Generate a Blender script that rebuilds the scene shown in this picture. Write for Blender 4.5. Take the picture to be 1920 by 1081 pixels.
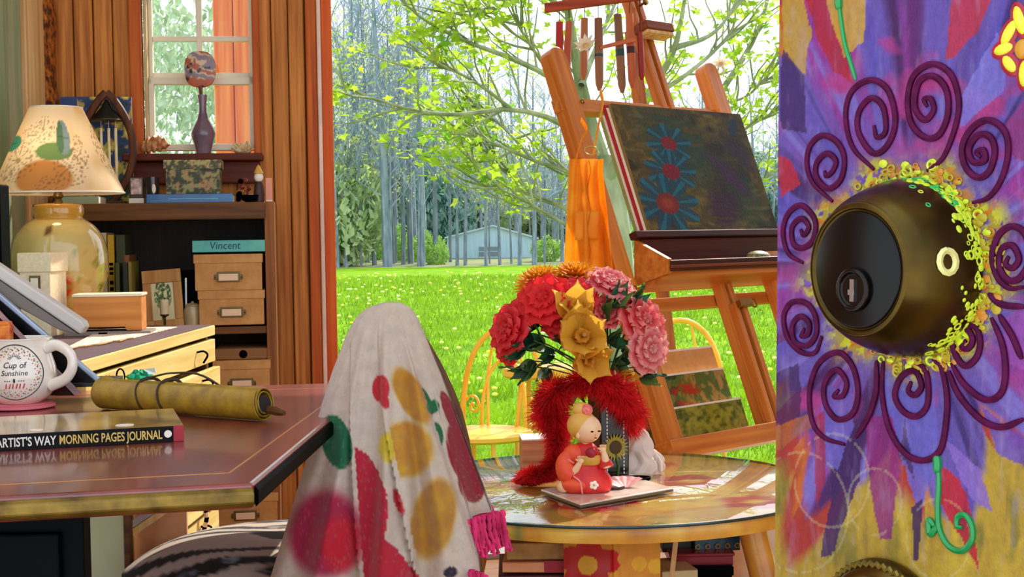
import bpy, math, random
import numpy as np
from mathutils import Vector, Matrix
random.seed(7)
for o in list(bpy.data.objects): bpy.data.objects.remove(o)
sc = bpy.context.scene; col = sc.collection
R = math.radians; PI = math.pi

# ------------------------------------------------------------------ camera
F = 2700.0                                   # focal length in pixels of the 1920 px frame
CAM = np.array((0.0, 0.0, 1.03))
PITCH = math.atan(100.5 / F); ROLL = 0.015
FW = np.array((0, math.cos(PITCH), -math.sin(PITCH)))
_r0 = np.array((1.0, 0, 0)); _u0 = np.array((0, math.sin(PITCH), math.cos(PITCH)))
RT = _r0 * math.cos(ROLL) - _u0 * math.sin(ROLL)
UP = _r0 * math.sin(ROLL) + _u0 * math.cos(ROLL)
cd = bpy.data.cameras.new('camera'); cam = bpy.data.objects.new('camera', cd); col.objects.link(cam)
cd.sensor_width = 36; cd.lens = 36 * F / 1920; cd.clip_start = 0.02; cd.clip_end = 600
cam.matrix_world = Matrix(((RT[0], UP[0], -FW[0], CAM[0]), (RT[1], UP[1], -FW[1], CAM[1]), (RT[2], UP[2], -FW[2], CAM[2]), (0, 0, 0, 1)))
sc.camera = cam

# ------------------------------------------------------------------ sky, sun, exposure
w = bpy.data.worlds.new('sky'); sc.world = w; w.use_nodes = True
nt = w.node_tree; nt.nodes.clear()
o_ = nt.nodes.new('ShaderNodeOutputWorld'); b_ = nt.nodes.new('ShaderNodeBackground')
tc = nt.nodes.new('ShaderNodeTexCoord'); sp = nt.nodes.new('ShaderNodeSeparateXYZ'); rp = nt.nodes.new('ShaderNodeValToRGB')
nt.links.new(tc.outputs['Generated'], sp.inputs[0]); nt.links.new(sp.outputs['Z'], rp.inputs[0])
nt.links.new(rp.outputs[0], b_.inputs[0]); nt.links.new(b_.outputs[0], o_.inputs[0])
e = rp.color_ramp.elements
e[0].position = 0.0; e[0].color = (0.90, 0.95, 1.0, 1)
e[1].position = 0.75; e[1].color = (0.66, 0.80, 1.0, 1)
b_.inputs[1].default_value = 1.25
sd = bpy.data.lights.new('sun', 'SUN'); sun = bpy.data.objects.new('sun', sd); col.objects.link(sun)
sd.energy = 3.6; sd.angle = R(0.8); sd.color = (1.0, 0.91, 0.76)
SUN_AZ, SUN_EL = R(28), R(37)                # to the right of the view direction, above the horizon
sv = Vector((math.sin(SUN_AZ) * math.cos(SUN_EL), math.cos(SUN_AZ) * math.cos(SUN_EL), math.sin(SUN_EL)))
sun.rotation_euler = sv.to_track_quat('Z', 'Y').to_euler()
vs = sc.view_settings
vs.view_transform = 'Standard'; vs.look = 'None'; vs.gamma = 1; vs.use_curve_mapping = False
vs.exposure = 0.75

# ------------------------------------------------------------------ pixel geometry helpers
def ray(px, py):
    d = FW + RT * ((px - 960) / F) + UP * ((540.5 - py) / F)
    return d
def W(px, py, Y):                            # world point of a pixel at world depth Y
    d = ray(px, py); return Vector(CAM + d * (Y / d[1]))
def G(px, py, z):                            # world point of a pixel on the level z
    d = ray(px, py); return Vector(CAM + d * ((z - CAM[2]) / d[2]))
def hit(px, py, M, yl=0.0, ax=1):            # local point on the plane local[ax] = yl
    I = M.inverted(); o = I @ Vector(CAM); d = I.to_3x3() @ Vector(ray(px, py))
    return o + d * ((yl - o[ax]) / d[ax])
def proj(P):                                 # (n,3) world points -> pixels
    d = np.asarray(P) - CAM; z = np.maximum(d @ FW, 0.05)
    return 960 + F * (d @ RT) / z, 540.5 - F * (d @ UP) / z
T = lambda x, y, z: Matrix.Translation((x, y, z))
RZ = lambda a: Matrix.Rotation(R(a), 4, 'Z')
RX = lambda a: Matrix.Rotation(R(a), 4, 'X')
RY = lambda a: Matrix.Rotation(R(a), 4, 'Y')

# ------------------------------------------------------------------ mesh builder
class B:
    def __init__(s): s.v = []; s.f = []
    def add(s, v, f):
        o = len(s.v); s.v += [tuple(p) for p in v]; s.f += [tuple(i + o for i in q) for q in f]; return s
    def box(s, x0, x1, y0, y1, z0, z1, M=None):
        v = [Vector((x, y, z)) for z in (z0, z1) for y in (y0, y1) for x in (x0, x1)]
        if M: v = [M @ p for p in v]
        return s.add(v, [(0, 2, 3, 1), (4, 5, 7, 6), (0, 1, 5, 4), (2, 6, 7, 3), (0, 4, 6, 2), (1, 3, 7, 5)])
    def hexa(s, b, t):                       # two quads (bottom ring, top ring)
        return s.add(list(b) + list(t), [(3, 2, 1, 0), (4, 5, 6, 7), (0, 1, 5, 4), (1, 2, 6, 5), (2, 3, 7, 6), (3, 0, 4, 7)])
    def prism(s, poly, vec):                 # poly: 3D points, extruded by vec
        n = len(poly); vec = Vector(vec); p = [Vector(q) for q in poly]; t = [q + vec for q in p]
        return s.add(p + t, [tuple(range(n - 1, -1, -1)), tuple(range(n, 2 * n))] + [(i, (i + 1) % n, n + (i + 1) % n, n + i) for i in range(n)])
    def tube(s, path, r, n=8, cap=True, flat=None):
        P = [Vector(p) for p in path]; m = len(P)
        rr = list(r) if hasattr(r, '__len__') else [r] * m
        nrm = None; rings = []
        for i in range(m):
            t = (P[min(i + 1, m - 1)] - P[max(i - 1, 0)])
            t = t.normalized() if t.length > 1e-9 else Vector((0, 0, 1))
            if nrm is None:
                a = Vector((0, 0, 1)) if abs(t.z) < 0.9 else Vector((1, 0, 0)); nrm = t.cross(a).normalized()
            nrm = (nrm - t * nrm.dot(t)); nrm = nrm.normalized() if nrm.length > 1e-6 else t.orthogonal().normalized()
            bn = t.cross(nrm)
            for k in range(n):
                a = 2 * PI * k / n
                rings.append(P[i] + (nrm * math.cos(a) + bn * math.sin(a) * (flat or 1)) * rr[i])
        f = []
        for i in range(m - 1):
            for k in range(n):
                a = i * n + k; b = i * n + (k + 1) % n
                f.append((a, b, b + n, a + n))
        if cap: f += [tuple(range(n - 1, -1, -1)), tuple((m - 1) * n + k for k in range(n))]
        return s.add(rings, f)
    def lathe(s, prof, n=24, M=None, sx=1, sy=1):    # prof: (r, z)
        v = []; f = []
        for r, z in prof:
            for k in range(n):
                a = 2 * PI * k / n; p = Vector((r * math.cos(a) * sx, r * math.sin(a) * sy, z)); v.append(M @ p if M else p)
        m = len(prof)
        for i in range(m - 1):
            for k in range(n):
                a = i * n + k; b = i * n + (k + 1) % n; f.append((a, b, b + n, a + n))
        f += [tuple(range(n - 1, -1, -1)), tuple((m - 1) * n + k for k in range(n))]
        return s.add(v, f)
    def ball(s, c, r, n=12, m=8, M=None):
        r = r if hasattr(r, '__len__') else (r, r, r); c = Vector(c); v = []
        for i in range(1, m):
            t = PI * i / m
            for k in range(n):
                a = 2 * PI * k / n; v.append(c + Vector((r[0] * math.sin(t) * math.cos(a), r[1] * math.sin(t) * math.sin(a), r[2] * math.cos(t))))
        v += [c + Vector((0, 0, r[2])), c - Vector((0, 0, r[2]))]; N = (m - 1) * n
        f = [(i * n + k, (i + 1) * n + k, (i + 1) * n + (k + 1) % n, i * n + (k + 1) % n) for i in range(m - 2) for k in range(n)]
        f += [(N, k, (k + 1) % n) for k in range(n)] + [(N + 1, (m - 2) * n + (k + 1) % n, (m - 2) * n + k) for k in range(n)]
        if M: v = [M @ p for p in v]
        return s.add(v, f)
    def grid(s, fn, nu, nv, wrap=False):     # fn(u, v) -> point, u,v in 0..1
        v = [fn(i / nu, j / nv) for j in range(nv + 1) for i in range(nu + (0 if wrap else 1))]
        k = nu + (0 if wrap else 1); f = []
        for j in range(nv):
            for i in range(nu):
                a = j * k + i; b = j * k + (i + 1) % k; f.append((a, b, b + k, a + k))
        return s.add(v, f)
    def mesh(s, name='m', smooth=False, sharp=40):
        me = bpy.data.meshes.new(name); me.from_pydata([tuple(p) for p in s.v], [], s.f); me.update()
        if smooth:
            me.polygons.foreach_set('use_smooth', [True] * len(me.polygons))
            me.set_sharp_from_angle(angle=R(sharp))
        return me

def link(o, parent=None):
    col.objects.link(o)
    if parent: o.parent = parent
    return o
def tag(o, label=None, cat=None, group=None, kind=None):
    if label: o['label'] = label
    if cat: o['category'] = cat
    if group: o['group'] = group
    if kind: o['kind'] = kind
    return o
def thing(name, label, cat, M, group=None, kind=None):
    o = bpy.data.objects.new(name, None); o.empty_display_size = .05; o.matrix_world = M; link(o)
    return tag(o, label, cat, group, kind)
def obj(name, b, m, parent=None, smooth=False, bev=0, seg=2, M=None, sharp=40, solid=0, sub=0, label=None, kind=None):
    me = b if isinstance(b, bpy.types.Mesh) else b.mesh(name, smooth, sharp)
    o = bpy.data.objects.new(name, me)
    if m and not me.materials: me.materials.append(m)
    link(o, parent)
    if M is not None: o.matrix_local = M
    if solid:
        q = o.modifiers.new('thickness', 'SOLIDIFY'); q.thickness = solid; q.offset = 0
    if sub:
        q = o.modifiers.new('smooth', 'SUBSURF'); q.levels = sub; q.render_levels = sub
    if bev:
        q = o.modifiers.new('bevel', 'BEVEL'); q.width = bev; q.segments = seg; q.limit_method = 'ANGLE'; q.angle_limit = R(35)
    if label: o['label'] = label
    if kind: o['kind'] = kind
    return o
def copy_tree(o, parent=None):
    c = o.copy(); link(c)
    if parent: c.parent = parent
    for ch in o.children: copy_tree(ch, c)
    return c

# ------------------------------------------------------------------ colour and materials
def C(h):
    h = h.lstrip('#'); c = [int(h[i:i + 2], 16) / 255 for i in (0, 2, 4)]
    return tuple(x / 12.92 if x <= .04045 else ((x + .055) / 1.055) ** 2.4 for x in c)
MATS = {}
def mat(name, c='#808080', c2=None, rough=.5, metal=0, scale=12, st=(1, 1, 1), bump=0, bscale=None, attr=False, var=.12,
        spec=.5, coat=0, trans=0, rnd=0, detail=4, sheen=0, lo=.35, hi=.65):
    if name in MATS: return MATS[name]
    m = bpy.data.materials.new(name); m.use_nodes = True; MATS[name] = m
    n = m.node_tree.nodes; l = m.node_tree.links; p = n['Principled BSDF']; out = n['Material Output']
    tcn = n.new('ShaderNodeTexCoord'); mp = n.new('ShaderNodeMapping'); mp.inputs['Scale'].default_value = st
    l.new(tcn.outputs['Object'], mp.inputs[0])
    ns = n.new('ShaderNodeTexNoise'); ns.inputs['Scale'].default_value = scale; ns.inputs['Detail'].default_value = detail
    l.new(mp.outputs[0], ns.inputs[0])
    ra = n.new('ShaderNodeValToRGB'); l.new(ns.outputs[0], ra.inputs[0]); ra.color_ramp.elements[0].position = lo; ra.color_ramp.elements[1].position = hi
    a = C(c) if isinstance(c, str) else c
    if c2: b = C(c2) if isinstance(c2, str) else c2
    else: b = tuple(min(1, x * (1 + var)) for x in a); a = tuple(x * (1 - var) for x in a)
    if attr: a = (1 - var,) * 3; b = (1 + var * .3,) * 3
    ra.color_ramp.elements[0].color = (*a, 1); ra.color_ramp.elements[1].color = (*b, 1)
    outc = ra.outputs[0]
    if attr:
        at = n.new('ShaderNodeAttribute'); at.attribute_name = 'Col'
        mx = n.new('ShaderNodeMix'); mx.data_type = 'RGBA'; mx.blend_type = 'MULTIPLY'; mx.inputs[0].default_value = 1
        l.new(at.outputs['Color'], mx.inputs[6]); l.new(outc, mx.inputs[7]); outc = mx.outputs[2]
    if rnd:
        oi = n.new('ShaderNodeObjectInfo'); mr = n.new('ShaderNodeMapRange'); mr.inputs[3].default_value = 1 - rnd; mr.inputs[4].default_value = 1 + rnd
        l.new(oi.outputs['Random'], mr.inputs[0]); hs = n.new('ShaderNodeHueSaturation'); l.new(mr.outputs[0], hs.inputs['Value']); l.new(outc, hs.inputs['Color']); outc = hs.outputs[0]
        ad = n.new('ShaderNodeVectorMath'); ad.operation = 'ADD'; l.new(tcn.outputs['Object'], ad.inputs[0]); cb = n.new('ShaderNodeMath'); cb.operation = 'MULTIPLY'; cb.inputs[1].default_value = 37
        l.new(oi.outputs['Random'], cb.inputs[0]); l.new(cb.outputs[0], ad.inputs[1]); l.new(ad.outputs[0], mp.inputs[0])
    l.new(outc, p.inputs['Base Color'])
    p.inputs['Roughness'].default_value = rough; p.inputs['Metallic'].default_value = metal; p.inputs['Specular IOR Level'].default_value = spec
    p.inputs['Coat Weight'].default_value = coat; p.inputs['Coat Roughness'].default_value = .08; p.inputs['Sheen Weight'].default_value = sheen
    if bump:
        n2 = n.new('ShaderNodeTexNoise'); n2.inputs['Scale'].default_value = bscale or scale * 3; n2.inputs['Detail'].default_value = 4; l.new(mp.outputs[0], n2.inputs[0])
        bp = n.new('ShaderNodeBump'); bp.inputs['Strength'].default_value = bump; bp.inputs['Distance'].default_value = .01; l.new(n2.outputs[0], bp.inputs['Height']); l.new(bp.outputs[0], p.inputs['Normal'])
    if trans:
        tr = n.new('ShaderNodeBsdfTranslucent'); ms = n.new('ShaderNodeMixShader'); ms.inputs[0].default_value = trans
        l.new(outc, tr.inputs[0]); l.new(p.outputs[0], ms.inputs[1]); l.new(tr.outputs[0], ms.inputs[2]); l.new(ms.outputs[0], out.inputs[0])
    return m
def wood(name, c1, c2, axis=2, scale=9, rough=.55, rnd=.08, coat=0, bump=.08, stretch=.045):
    if name in MATS: return MATS[name]
    st = [1, 1, 1]; st[axis] = stretch
    m = mat(name, c1, c2, rough=rough, scale=scale * 7, st=st, bump=bump, bscale=scale * 9, rnd=rnd, coat=coat, detail=7, spec=.3)
    n = m.node_tree.nodes; l = m.node_tree.links                     # cathedral grain rings over the streaks
    mp = [x for x in n if x.type == 'MAPPING'][0]; ns = [x for x in n if x.type == 'TEX_NOISE'][0]; ra = [x for x in n if x.type == 'VALTORGB'][0]
    wv = n.new('ShaderNodeTexWave'); wv.wave_type = 'RINGS'; wv.rings_direction = 'XYZ'[axis]; wv.inputs['Scale'].default_value = scale * 1.4; wv.inputs['Distortion'].default_value = 5; wv.inputs['Detail'].default_value = 3
    wv.inputs['Detail Scale'].default_value = 1.2; l.new(mp.outputs[0], wv.inputs[0])
    mi = n.new('ShaderNodeMix'); mi.inputs[0].default_value = .10; l.new(ns.outputs[0], mi.inputs[2]); l.new(wv.outputs['Fac'], mi.inputs[3]); l.new(mi.outputs[0], ra.inputs[0])
    ra.color_ramp.elements[0].position = .28; ra.color_ramp.elements[1].position = .66
    return m
def glass(name, tint=(.97, .99, 1), ior=1.5, rough=.0):
    if name in MATS: return MATS[name]
    m = bpy.data.materials.new(name); m.use_nodes = True; MATS[name] = m; n = m.node_tree.nodes; l = m.node_tree.links
    n.remove(n['Principled BSDF']); t = n.new('ShaderNodeBsdfTransparent'); t.inputs[0].default_value = (*tint, 1); g = n.new('ShaderNodeBsdfGlossy'); g.inputs['Roughness'].default_value = rough
    lw = n.new('ShaderNodeFresnel'); lw.inputs[0].default_value = ior; ms = n.new('ShaderNodeMixShader')
    ge = n.new('ShaderNodeNewGeometry'); mm = n.new('ShaderNodeMath'); mm.operation = 'SUBTRACT'; mm.use_clamp = True   # inner faces of the thin pane only transmit
    l.new(lw.outputs[0], mm.inputs[0]); l.new(ge.outputs['Backfacing'], mm.inputs[1]); l.new(mm.outputs[0], ms.inputs[0]); l.new(t.outputs[0], ms.inputs[1]); l.new(g.outputs[0], ms.inputs[2]); l.new(ms.outputs[0], n['Material Output'].inputs[0])
    return m
def paint(me, cols):                         # (n,3) linear colours on the vertices
    a = me.color_attributes.new('Col', 'FLOAT_COLOR', 'POINT'); c = np.ones((len(me.vertices), 4), np.float32); c[:, :3] = cols
    a.data.foreach_set('color', c.ravel())
def verts(me):
    a = np.empty(len(me.vertices) * 3, np.float32); me.vertices.foreach_get('co', a); return a.reshape(-1, 3).astype(float)
def vn(x, y, seed=0):                        # value noise 0..1
    xi = np.floor(x); yi = np.floor(y); fx = x - xi; fy = y - yi; fx = fx * fx * (3 - 2 * fx); fy = fy * fy * (3 - 2 * fy)
    h = lambda a, b: np.modf(np.abs(np.sin(a * 127.1 + b * 311.7 + seed * 74.7) * 43758.5453))[0]
    return (h(xi, yi) * (1 - fx) + h(xi + 1, yi) * fx) * (1 - fy) + (h(xi, yi + 1) * (1 - fx) + h(xi + 1, yi + 1) * fx) * fy
def fbm(x, y, seed=0): return .55 * vn(x, y, seed) + .3 * vn(x * 2.1, y * 2.1, seed + 1) + .15 * vn(x * 4.3, y * 4.3, seed + 2)
def blend(c, m, k):                          # c (n,3), m mask, k colour
    m = np.clip(m, 0, 1)[:, None]; return c * (1 - m) + np.asarray(C(k) if isinstance(k, str) else k) * m
def ell(x, y, cx, cy, rx, ry, rot=0, soft=.12):      # soft ellipse mask
    a = R(rot); dx = x - cx; dy = y - cy; u = (dx * math.cos(a) + dy * math.sin(a)) / rx; v = (-dx * math.sin(a) + dy * math.cos(a)) / ry
    return np.clip((1 - np.sqrt(u * u + v * v)) / soft, 0, 1)
def pol(x, y, pts, soft=1.0):                # polygon mask (even-odd)
    ins = np.zeros(len(x), bool); n = len(pts)
    for i in range(n):
        x1, y1 = pts[i]; x2, y2 = pts[(i + 1) % n]
        if y1 == y2: continue
        c = ((y1 > y) != (y2 > y)) & (x < (x2 - x1) * (y - y1) / (y2 - y1) + x1); ins ^= c
    return ins.astype(float)
def spline(pts, n):                          # Catmull-Rom through points
    P = [Vector(p) for p in pts]; P = [P[0] * 2 - P[1]] + P + [P[-1] * 2 - P[-2]]; out = []
    m = len(P) - 3
    for i in range(n + 1):
        t = i / n * m; k = min(int(t), m - 1); t -= k; a, b, c, d = P[k:k + 4]
        out.append(.5 * ((2 * b) + (c - a) * t + (2 * a - 5 * b + 4 * c - d) * t * t + (3 * b - a - 3 * c + d) * t ** 3))
    return out
def text(name, s, size, M, m, parent=None, sx=1, ext=.0004, align='LEFT', shear=0, bold=0):
    cu = bpy.data.curves.new('t', 'FONT'); cu.body = s; cu.size = size; cu.extrude = ext; cu.align_x = align; cu.shear = shear; cu.offset = bold; cu.resolution_u = 3
    o = bpy.data.objects.new('t', cu); col.objects.link(o); dg = bpy.context.evaluated_depsgraph_get()
    me = bpy.data.meshes.new_from_object(o.evaluated_get(dg)); bpy.data.objects.remove(o); me.transform(Matrix.Diagonal((sx, 1, 1, 1)))
    me.materials.clear(); return obj(name, me, m, parent, M=M)
# ================================================================== THE ROOM
PINE = wood('pine_boards', '#98500f', '#dc8f3e', 2, 11)
PINE_IN = wood('pine_trim', '#a03c08', '#d06a1c', 2, 9)
DARKW = wood('dark_walnut', '#3a2413', '#6a4626', 0, 8, rnd=.05)
CREAM = mat('cream_paint', '#e9dfc6', rough=.45, var=.05)
WHITEP = mat('white_paint', '#efe9e0', rough=.5, var=.04)
GLASS = glass('window_glass')
BLACK = mat('black', '#040405', rough=.5, var=.2, spec=.02)
Mw = T(-.617, 4.5, 0) @ RZ(8)                # wall frame: x along the wall, y outward, z up
XC = hit(108, 300, Mw).x                     # corner with the left wall
XR = hit(628, 400, Mw).x                     # near jamb of the wide opening
OPEN = 2.9                                   # width of the opening
ZT = 2.95; ZH = 2.75
XW0 = hit(252, 200, Mw).x; XW1 = hit(480, 200, Mw).x; ZS = hit(380, 290, Mw).z; ZW1 = hit(380, -60, Mw).z
XJ = hit(577, 300, Mw).x
fl = obj('floor', B().box(XC - .1, 3.3, -5.3, .16, -.06, 0), wood('floor_wood', '#6b3f20', '#9a6233', 0, 6, rough=.35, rnd=0), M=Mw); tag(fl, 'brown wooden floor of the studio', 'floor', kind='structure')
cl = obj('ceiling', B().box(XC - .1, 3.3, -3.6, .16, ZT, ZT + .06), WHITEP, M=Mw); tag(cl, 'pale flat ceiling over the studio', 'ceiling', kind='structure')
wb = B().box(XC - .1, XW0, .016, .14, 0, ZT).box(XW1, XR - .02, .016, .14, 0, ZT).box(XW0, XW1, .016, .14, 0, ZS - .03).box(XW0, XW1, .016, .14, ZW1, ZT)
wb.box(XR - .02, XR + OPEN, .016, .14, ZH, ZT).box(XR + OPEN, 3.3, .016, .14, 0, ZT)
wbk = obj('wall_back', wb, DARKW, M=Mw); tag(wbk, 'back wall clad in narrow vertical pine boards', 'wall', kind='structure')
# tongue and groove boards, each one a piece with chamfered edges
def board_mesh(wd, z0, z1):
    c = .0035; pr = [(0, .016), (0, c), (c, 0), (wd - c - .0035, 0), (wd - .0035, c), (wd - .0035, .016)]
    return B().prism([(x, y, z0) for x, y in pr], (0, 0, z1 - z0)).mesh('board')
BW = .0575
def boards(x0, x1, z0, z1):
    n = max(1, round((x1 - x0) / BW)); wd = (x1 - x0) / n; me = board_mesh(wd, z0, z1)
    for i in range(n): obj('board', me, PINE, wbk, M=T(x0 + i * wd, 0, 0))
boards(XC, XW0, 0, ZT); boards(XW1, XJ, 0, ZT); boards(XW0, XW1, 0, ZS - .06); boards(XW0, XW1, ZW1 + .02, ZT)
# left wall with its curtained window
Ml = Matrix.Translation(Mw @ Vector((XC, 0, 0)))  # left wall frame: x into the room, y away
wl = B().box(-.1, 0, -1.0, .02, 0, ZT).box(-.1, 0, -2.3, -1.0, 0, .7).box(-.1, 0, -2.3, -1.0, 2.2, ZT).box(-.1, 0, -3.6, -2.3, 0, ZT)
wlo = obj('wall_left', wl, PINE, M=Ml); tag(wlo, 'pine wall beside the curtained window', 'wall', kind='structure')
yA = hit(52, 200, Ml, .03, 0).y; yB = hit(86, 200, Ml, .02, 0).y; yC = hit(107, 200, Ml, .012, 0).y
PALE = wood('pale_wood', '#c99a5c', '#ecc58c', 2, 10)
wr = B().box(3.2, 3.3, -3.6, .02, 0, ZT); wro = obj('wall_right', wr, PINE, M=Mw); tag(wro, 'pine wall at the far side of the opening', 'wall', kind='structure')
t2 = tag(obj('trim_2', B().box(0, .03, yA, yA + (yB - yA) * .48, 0, ZT).box(0, .02, yA + (yB - yA) * .5, yB, 0, ZT), PALE, M=Ml, bev=.004), 'pale wooden casing between green curtain and mottled strip', 'trim', kind='structure')
MOTT = mat('mottled_brown', '#4a1f0c', '#cf7a22', rough=.6, scale=45, bump=.3, lo=.4, hi=.66)
hang = thing('wall_hanging', 'narrow brown and amber mottled hanging strip beside pale casing', 'hanging', Ml @ T(.012, (yB + yC) / 2, 1.72))
obj('strip', B().grid(lambda u, v: (.012 * math.sin(u * PI) + .004 * math.sin(v * 30), (u - .5) * (yC - yB), (v - .5) * 1.15), 6, 40), MOTT, hang, True, solid=.003)
obj('rod', B().tube([(0, (yB - yC) * .6, .575), (0, (yC - yB) * .6, .575)], .006, 8), DARKW, hang)
# curtain
CUR = mat('green_curtain', '#9db78d', '#d4dcb0', rough=.8, scale=6, st=(1, 5, .2), trans=.55)
cu = thing('curtain', 'pale green pleated curtain at the left window', 'curtain', Ml @ T(.024, hit(50, 200, Ml, .046, 0).y, 0))
obj('panel', B().grid(lambda u, v: (.016 * math.sin(u * 62) * (1 - .15 * math.sin(v * 3)) + .005 * math.sin(u * 140), -u * .95, .35 + v * 1.95), 150, 8), CUR, cu, True)
obj('rail', B().tube([(0, .05, 2.32), (0, -1.0, 2.32)], .012, 8), DARKW, cu)
for i in range(12): obj('curtain_ring', B().tube([(.018 * math.cos(a), -.04 - i * .08, 2.32 + .018 * math.sin(a)) for a in [k * PI / 5 for k in range(11)]], .003, 5), DARKW, cu)
w2 = thing('window_2', 'window behind the green curtain', 'window', Ml @ T(-.05, -1.65, 1.45), kind='structure')
obj('frame', B().box(-.03, .03, -.65, -.6, -.75, .75).box(-.03, .03, .6, .65, -.75, .75).box(-.03, .03, -.6, .6, -.75, -.7).box(-.03, .03, -.6, .6, .7, .75).box(-.02, .02, -.6, .6, -.02, .02), CREAM, w2)
for a, b in ((-.7, -.02), (.02, .7)): obj('pane', B().box(-.003, .003, -.6, .6, a, b), GLASS, w2)
# window 1 (cottage sash over the bookcase)
w1 = thing('window_1', 'cream sash window above the bookcase', 'window', Mw @ T(0, 0, 0), kind='structure')
h = lambda x, y, yl=.05: hit(x, y, Mw, yl)
obj('casing', B().box(XW0 - .01, h(268, 150, 0).x, -.022, .03, ZS - .02, ZW1 + .06), PINE_IN, w1, bev=.004)
obj('casing', B().box(XW1 - .008, XW1 + .014, -.022, .03, ZS - .02, ZW1 + .06), PINE_IN, w1, bev=.004)
obj('casing', B().box(XW0 - .01, XW1 + .01, -.02, .03, ZW1, ZW1 + .06), PINE_IN, w1, bev=.004)
xs0, xs1 = h(274, 150).x, h(478, 150).x; xa, xb = h(285, 60).x, h(466, 60).x; xm = h(373, 60).x
zr0, zr1 = h(380, 160).z, h(380, 146).z; zm = h(380, 72).z; zb = h(380, 283).z
obj('jamb_liner', B().box(xs0, xa - .012, .0, .13, ZS, ZW1).box(xb + .012, xs1, .0, .13, ZS, ZW1), mat('tan_liner', '#cdb27f', rough=.5), w1, bev=.003)
up = obj('upper_sash', B().box(xa - .012, xa, .05, .085, zr1, ZW1).box(xb, xb + .012, .05, .085, zr1, ZW1).box(xa, xb, .05, .085, zr1 - .004, zr1 + .016).box(xa, xb, .05, .085, ZW1 - .03, ZW1), CREAM, w1, bev=.002)
lo = obj('lower_sash', B().box(xa - .012, xa + .004, .02, .055, zb, zr1).box(xb - .002, xb + .012, .02, .055, zb, zr1).box(xa - .012, xb + .012, .02, .055, zr0, zr1).box(xa, xb, .02, .055, zb, zb + .02), CREAM, w1, bev=.002)
obj('sash_lock', B().box(xm - .03, xm - .005, .015, .04, zr1, zr1 + .008), mat('brass', '#9a7a3a', rough=.3, metal=1), lo)
obj('muntin', B().box(xm - .009, xm + .009, .055, .08, zr1 + .016, ZW1), CREAM, up, bev=.003)
obj('muntin', B().box(xa, xb, .056, .079, zm - .008, zm + .008), CREAM, up, bev=.003)
for (a, b) in ((xa, xm), (xm, xb)):
    for (c, d) in ((zr1, zm), (zm, ZW1)): obj('pane', B().box(a, b, .066, .069, c, d), GLASS, up)
obj('pane', B().box(xa, xb, .036, .039, zb, zr0), GLASS, lo)
SILLW = wood('sill_wood', '#4a1a0c', '#7a3014', 0, 9)
obj('window_sill', B().box(XW0 - .03, XW1 + .02, -.085, .14, ZS - .022, ZS), SILLW, w1, bev=.005)
obj('apron_board', B().box(XW0 - .02, XW1 + .01, -.03, .0, ZS - .09, ZS - .022), SILLW, w1, bev=.004)
# casing and jamb of the wide opening
xj1 = hit(592, 300, Mw, -.02).x; xj2 = hit(598, 300, Mw, -.03).x; xj3 = hit(606, 300, Mw, -.03).x
t1 = thing('trim_1', 'orange pine jamb with white edge strip at the wide opening', 'trim', Mw @ T(XR, 0, 0), kind='structure')
obj('casing', B().box(XJ - XR, xj2 - XR, -.025, .0, 0, ZH + .1), PINE_IN, t1, bev=.005)
obj('edge_strip', B().box(xj2 - XR, xj3 - XR, -.035, .02, 0, ZH + .08), mat('pinkish_white', '#e6c9bb', rough=.35), t1, bev=.004)
obj('jamb', B().box(xj3 - XR, 0, -.02, .15, 0, ZH), wood('jamb_wood', '#b83c08', '#e06a1c', 2, 7, rnd=0), t1, bev=.003)
obj('head', B().box(0, OPEN, -.02, .15, ZH - .04, ZH), PINE_IN, t1)
obj('far_jamb', B().box(OPEN, OPEN + .05, -.02, .15, 0, ZH), PINE_IN, t1)
obj('threshold', B().box(0, OPEN, -.02, .2, -.02, .015), mat('alu_sill', '#a9a59c', rough=.35, metal=.6), t1)

# ================================================================== OUTDOORS
def gz(y): return -.28 - .0096 * (max(y, 5) - 5)
LAWN = mat('lawn', '#5c8604', '#7fa80a', rough=.9, scale=1.3, bump=.5, bscale=60, detail=8, spec=.05)
nx, ny = 60, 60
g = B().grid(lambda u, v: ((u - .5) * 160, 4.85 + 101 * v ** 2, gz(4.85 + 101 * v ** 2) + .03 * math.sin(u * 90) * math.sin(v * 40)), nx, ny)
lw = tag(obj('lawn', g, LAWN, smooth=True), 'bright green lawn beyond the studio opening', 'lawn', kind='structure')
lit = B().grid(lambda u, v: ((u - .5) * 240, 103 + 132.5 * v, gz(105) - .1 + 2.4 * v + .05 * math.sin(u * 60)), 60, 10)
tag(obj('woodland_floor', lit, mat('leaf_litter', '#5f7a3c', '#8d8a5c', rough=.95, scale=.6), smooth=True), 'leaf covered ground under the far trees', 'ground', kind='structure')
# grass blades and dandelions close enough to read
GRASS = mat('grass_blades', '#628a05', '#98bc14', rough=.6, scale=2, trans=.3)
rg = random.Random(3); b = B()
for i in range(52000):
    y = 6 + 60 * rg.random() ** 2.2; x = (rg.uniform(-.16, .26)) * y
    hh = rg.uniform(.04, .085) * (1 + y / 40); a = rg.uniform(0, PI); wd = .004 + y * .0006; lx, ly = rg.uniform(-.05, .05), rg.uniform(-.05, .05); z = gz(y) - .01
    b.add([(x - wd * math.cos(a), y - wd * math.sin(a), z), (x + wd * math.cos(a), y + wd * math.sin(a), z), (x + lx, y + ly, z + hh)], [(0, 1, 2)])
tag(obj('grass', b, GRASS), 'short sunlit grass blades of the lawn', 'grass', kind='stuff')
b = B()
for i in range(420):
    y = 7 + 70 * rg.random() ** 1.3; x = rg.uniform(-.15, .21) * y; r_ = .018 + .0007 * y; b.ball((x, y, gz(y) + .085), (r_, r_, r_ * .6), 6, 4)
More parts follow.
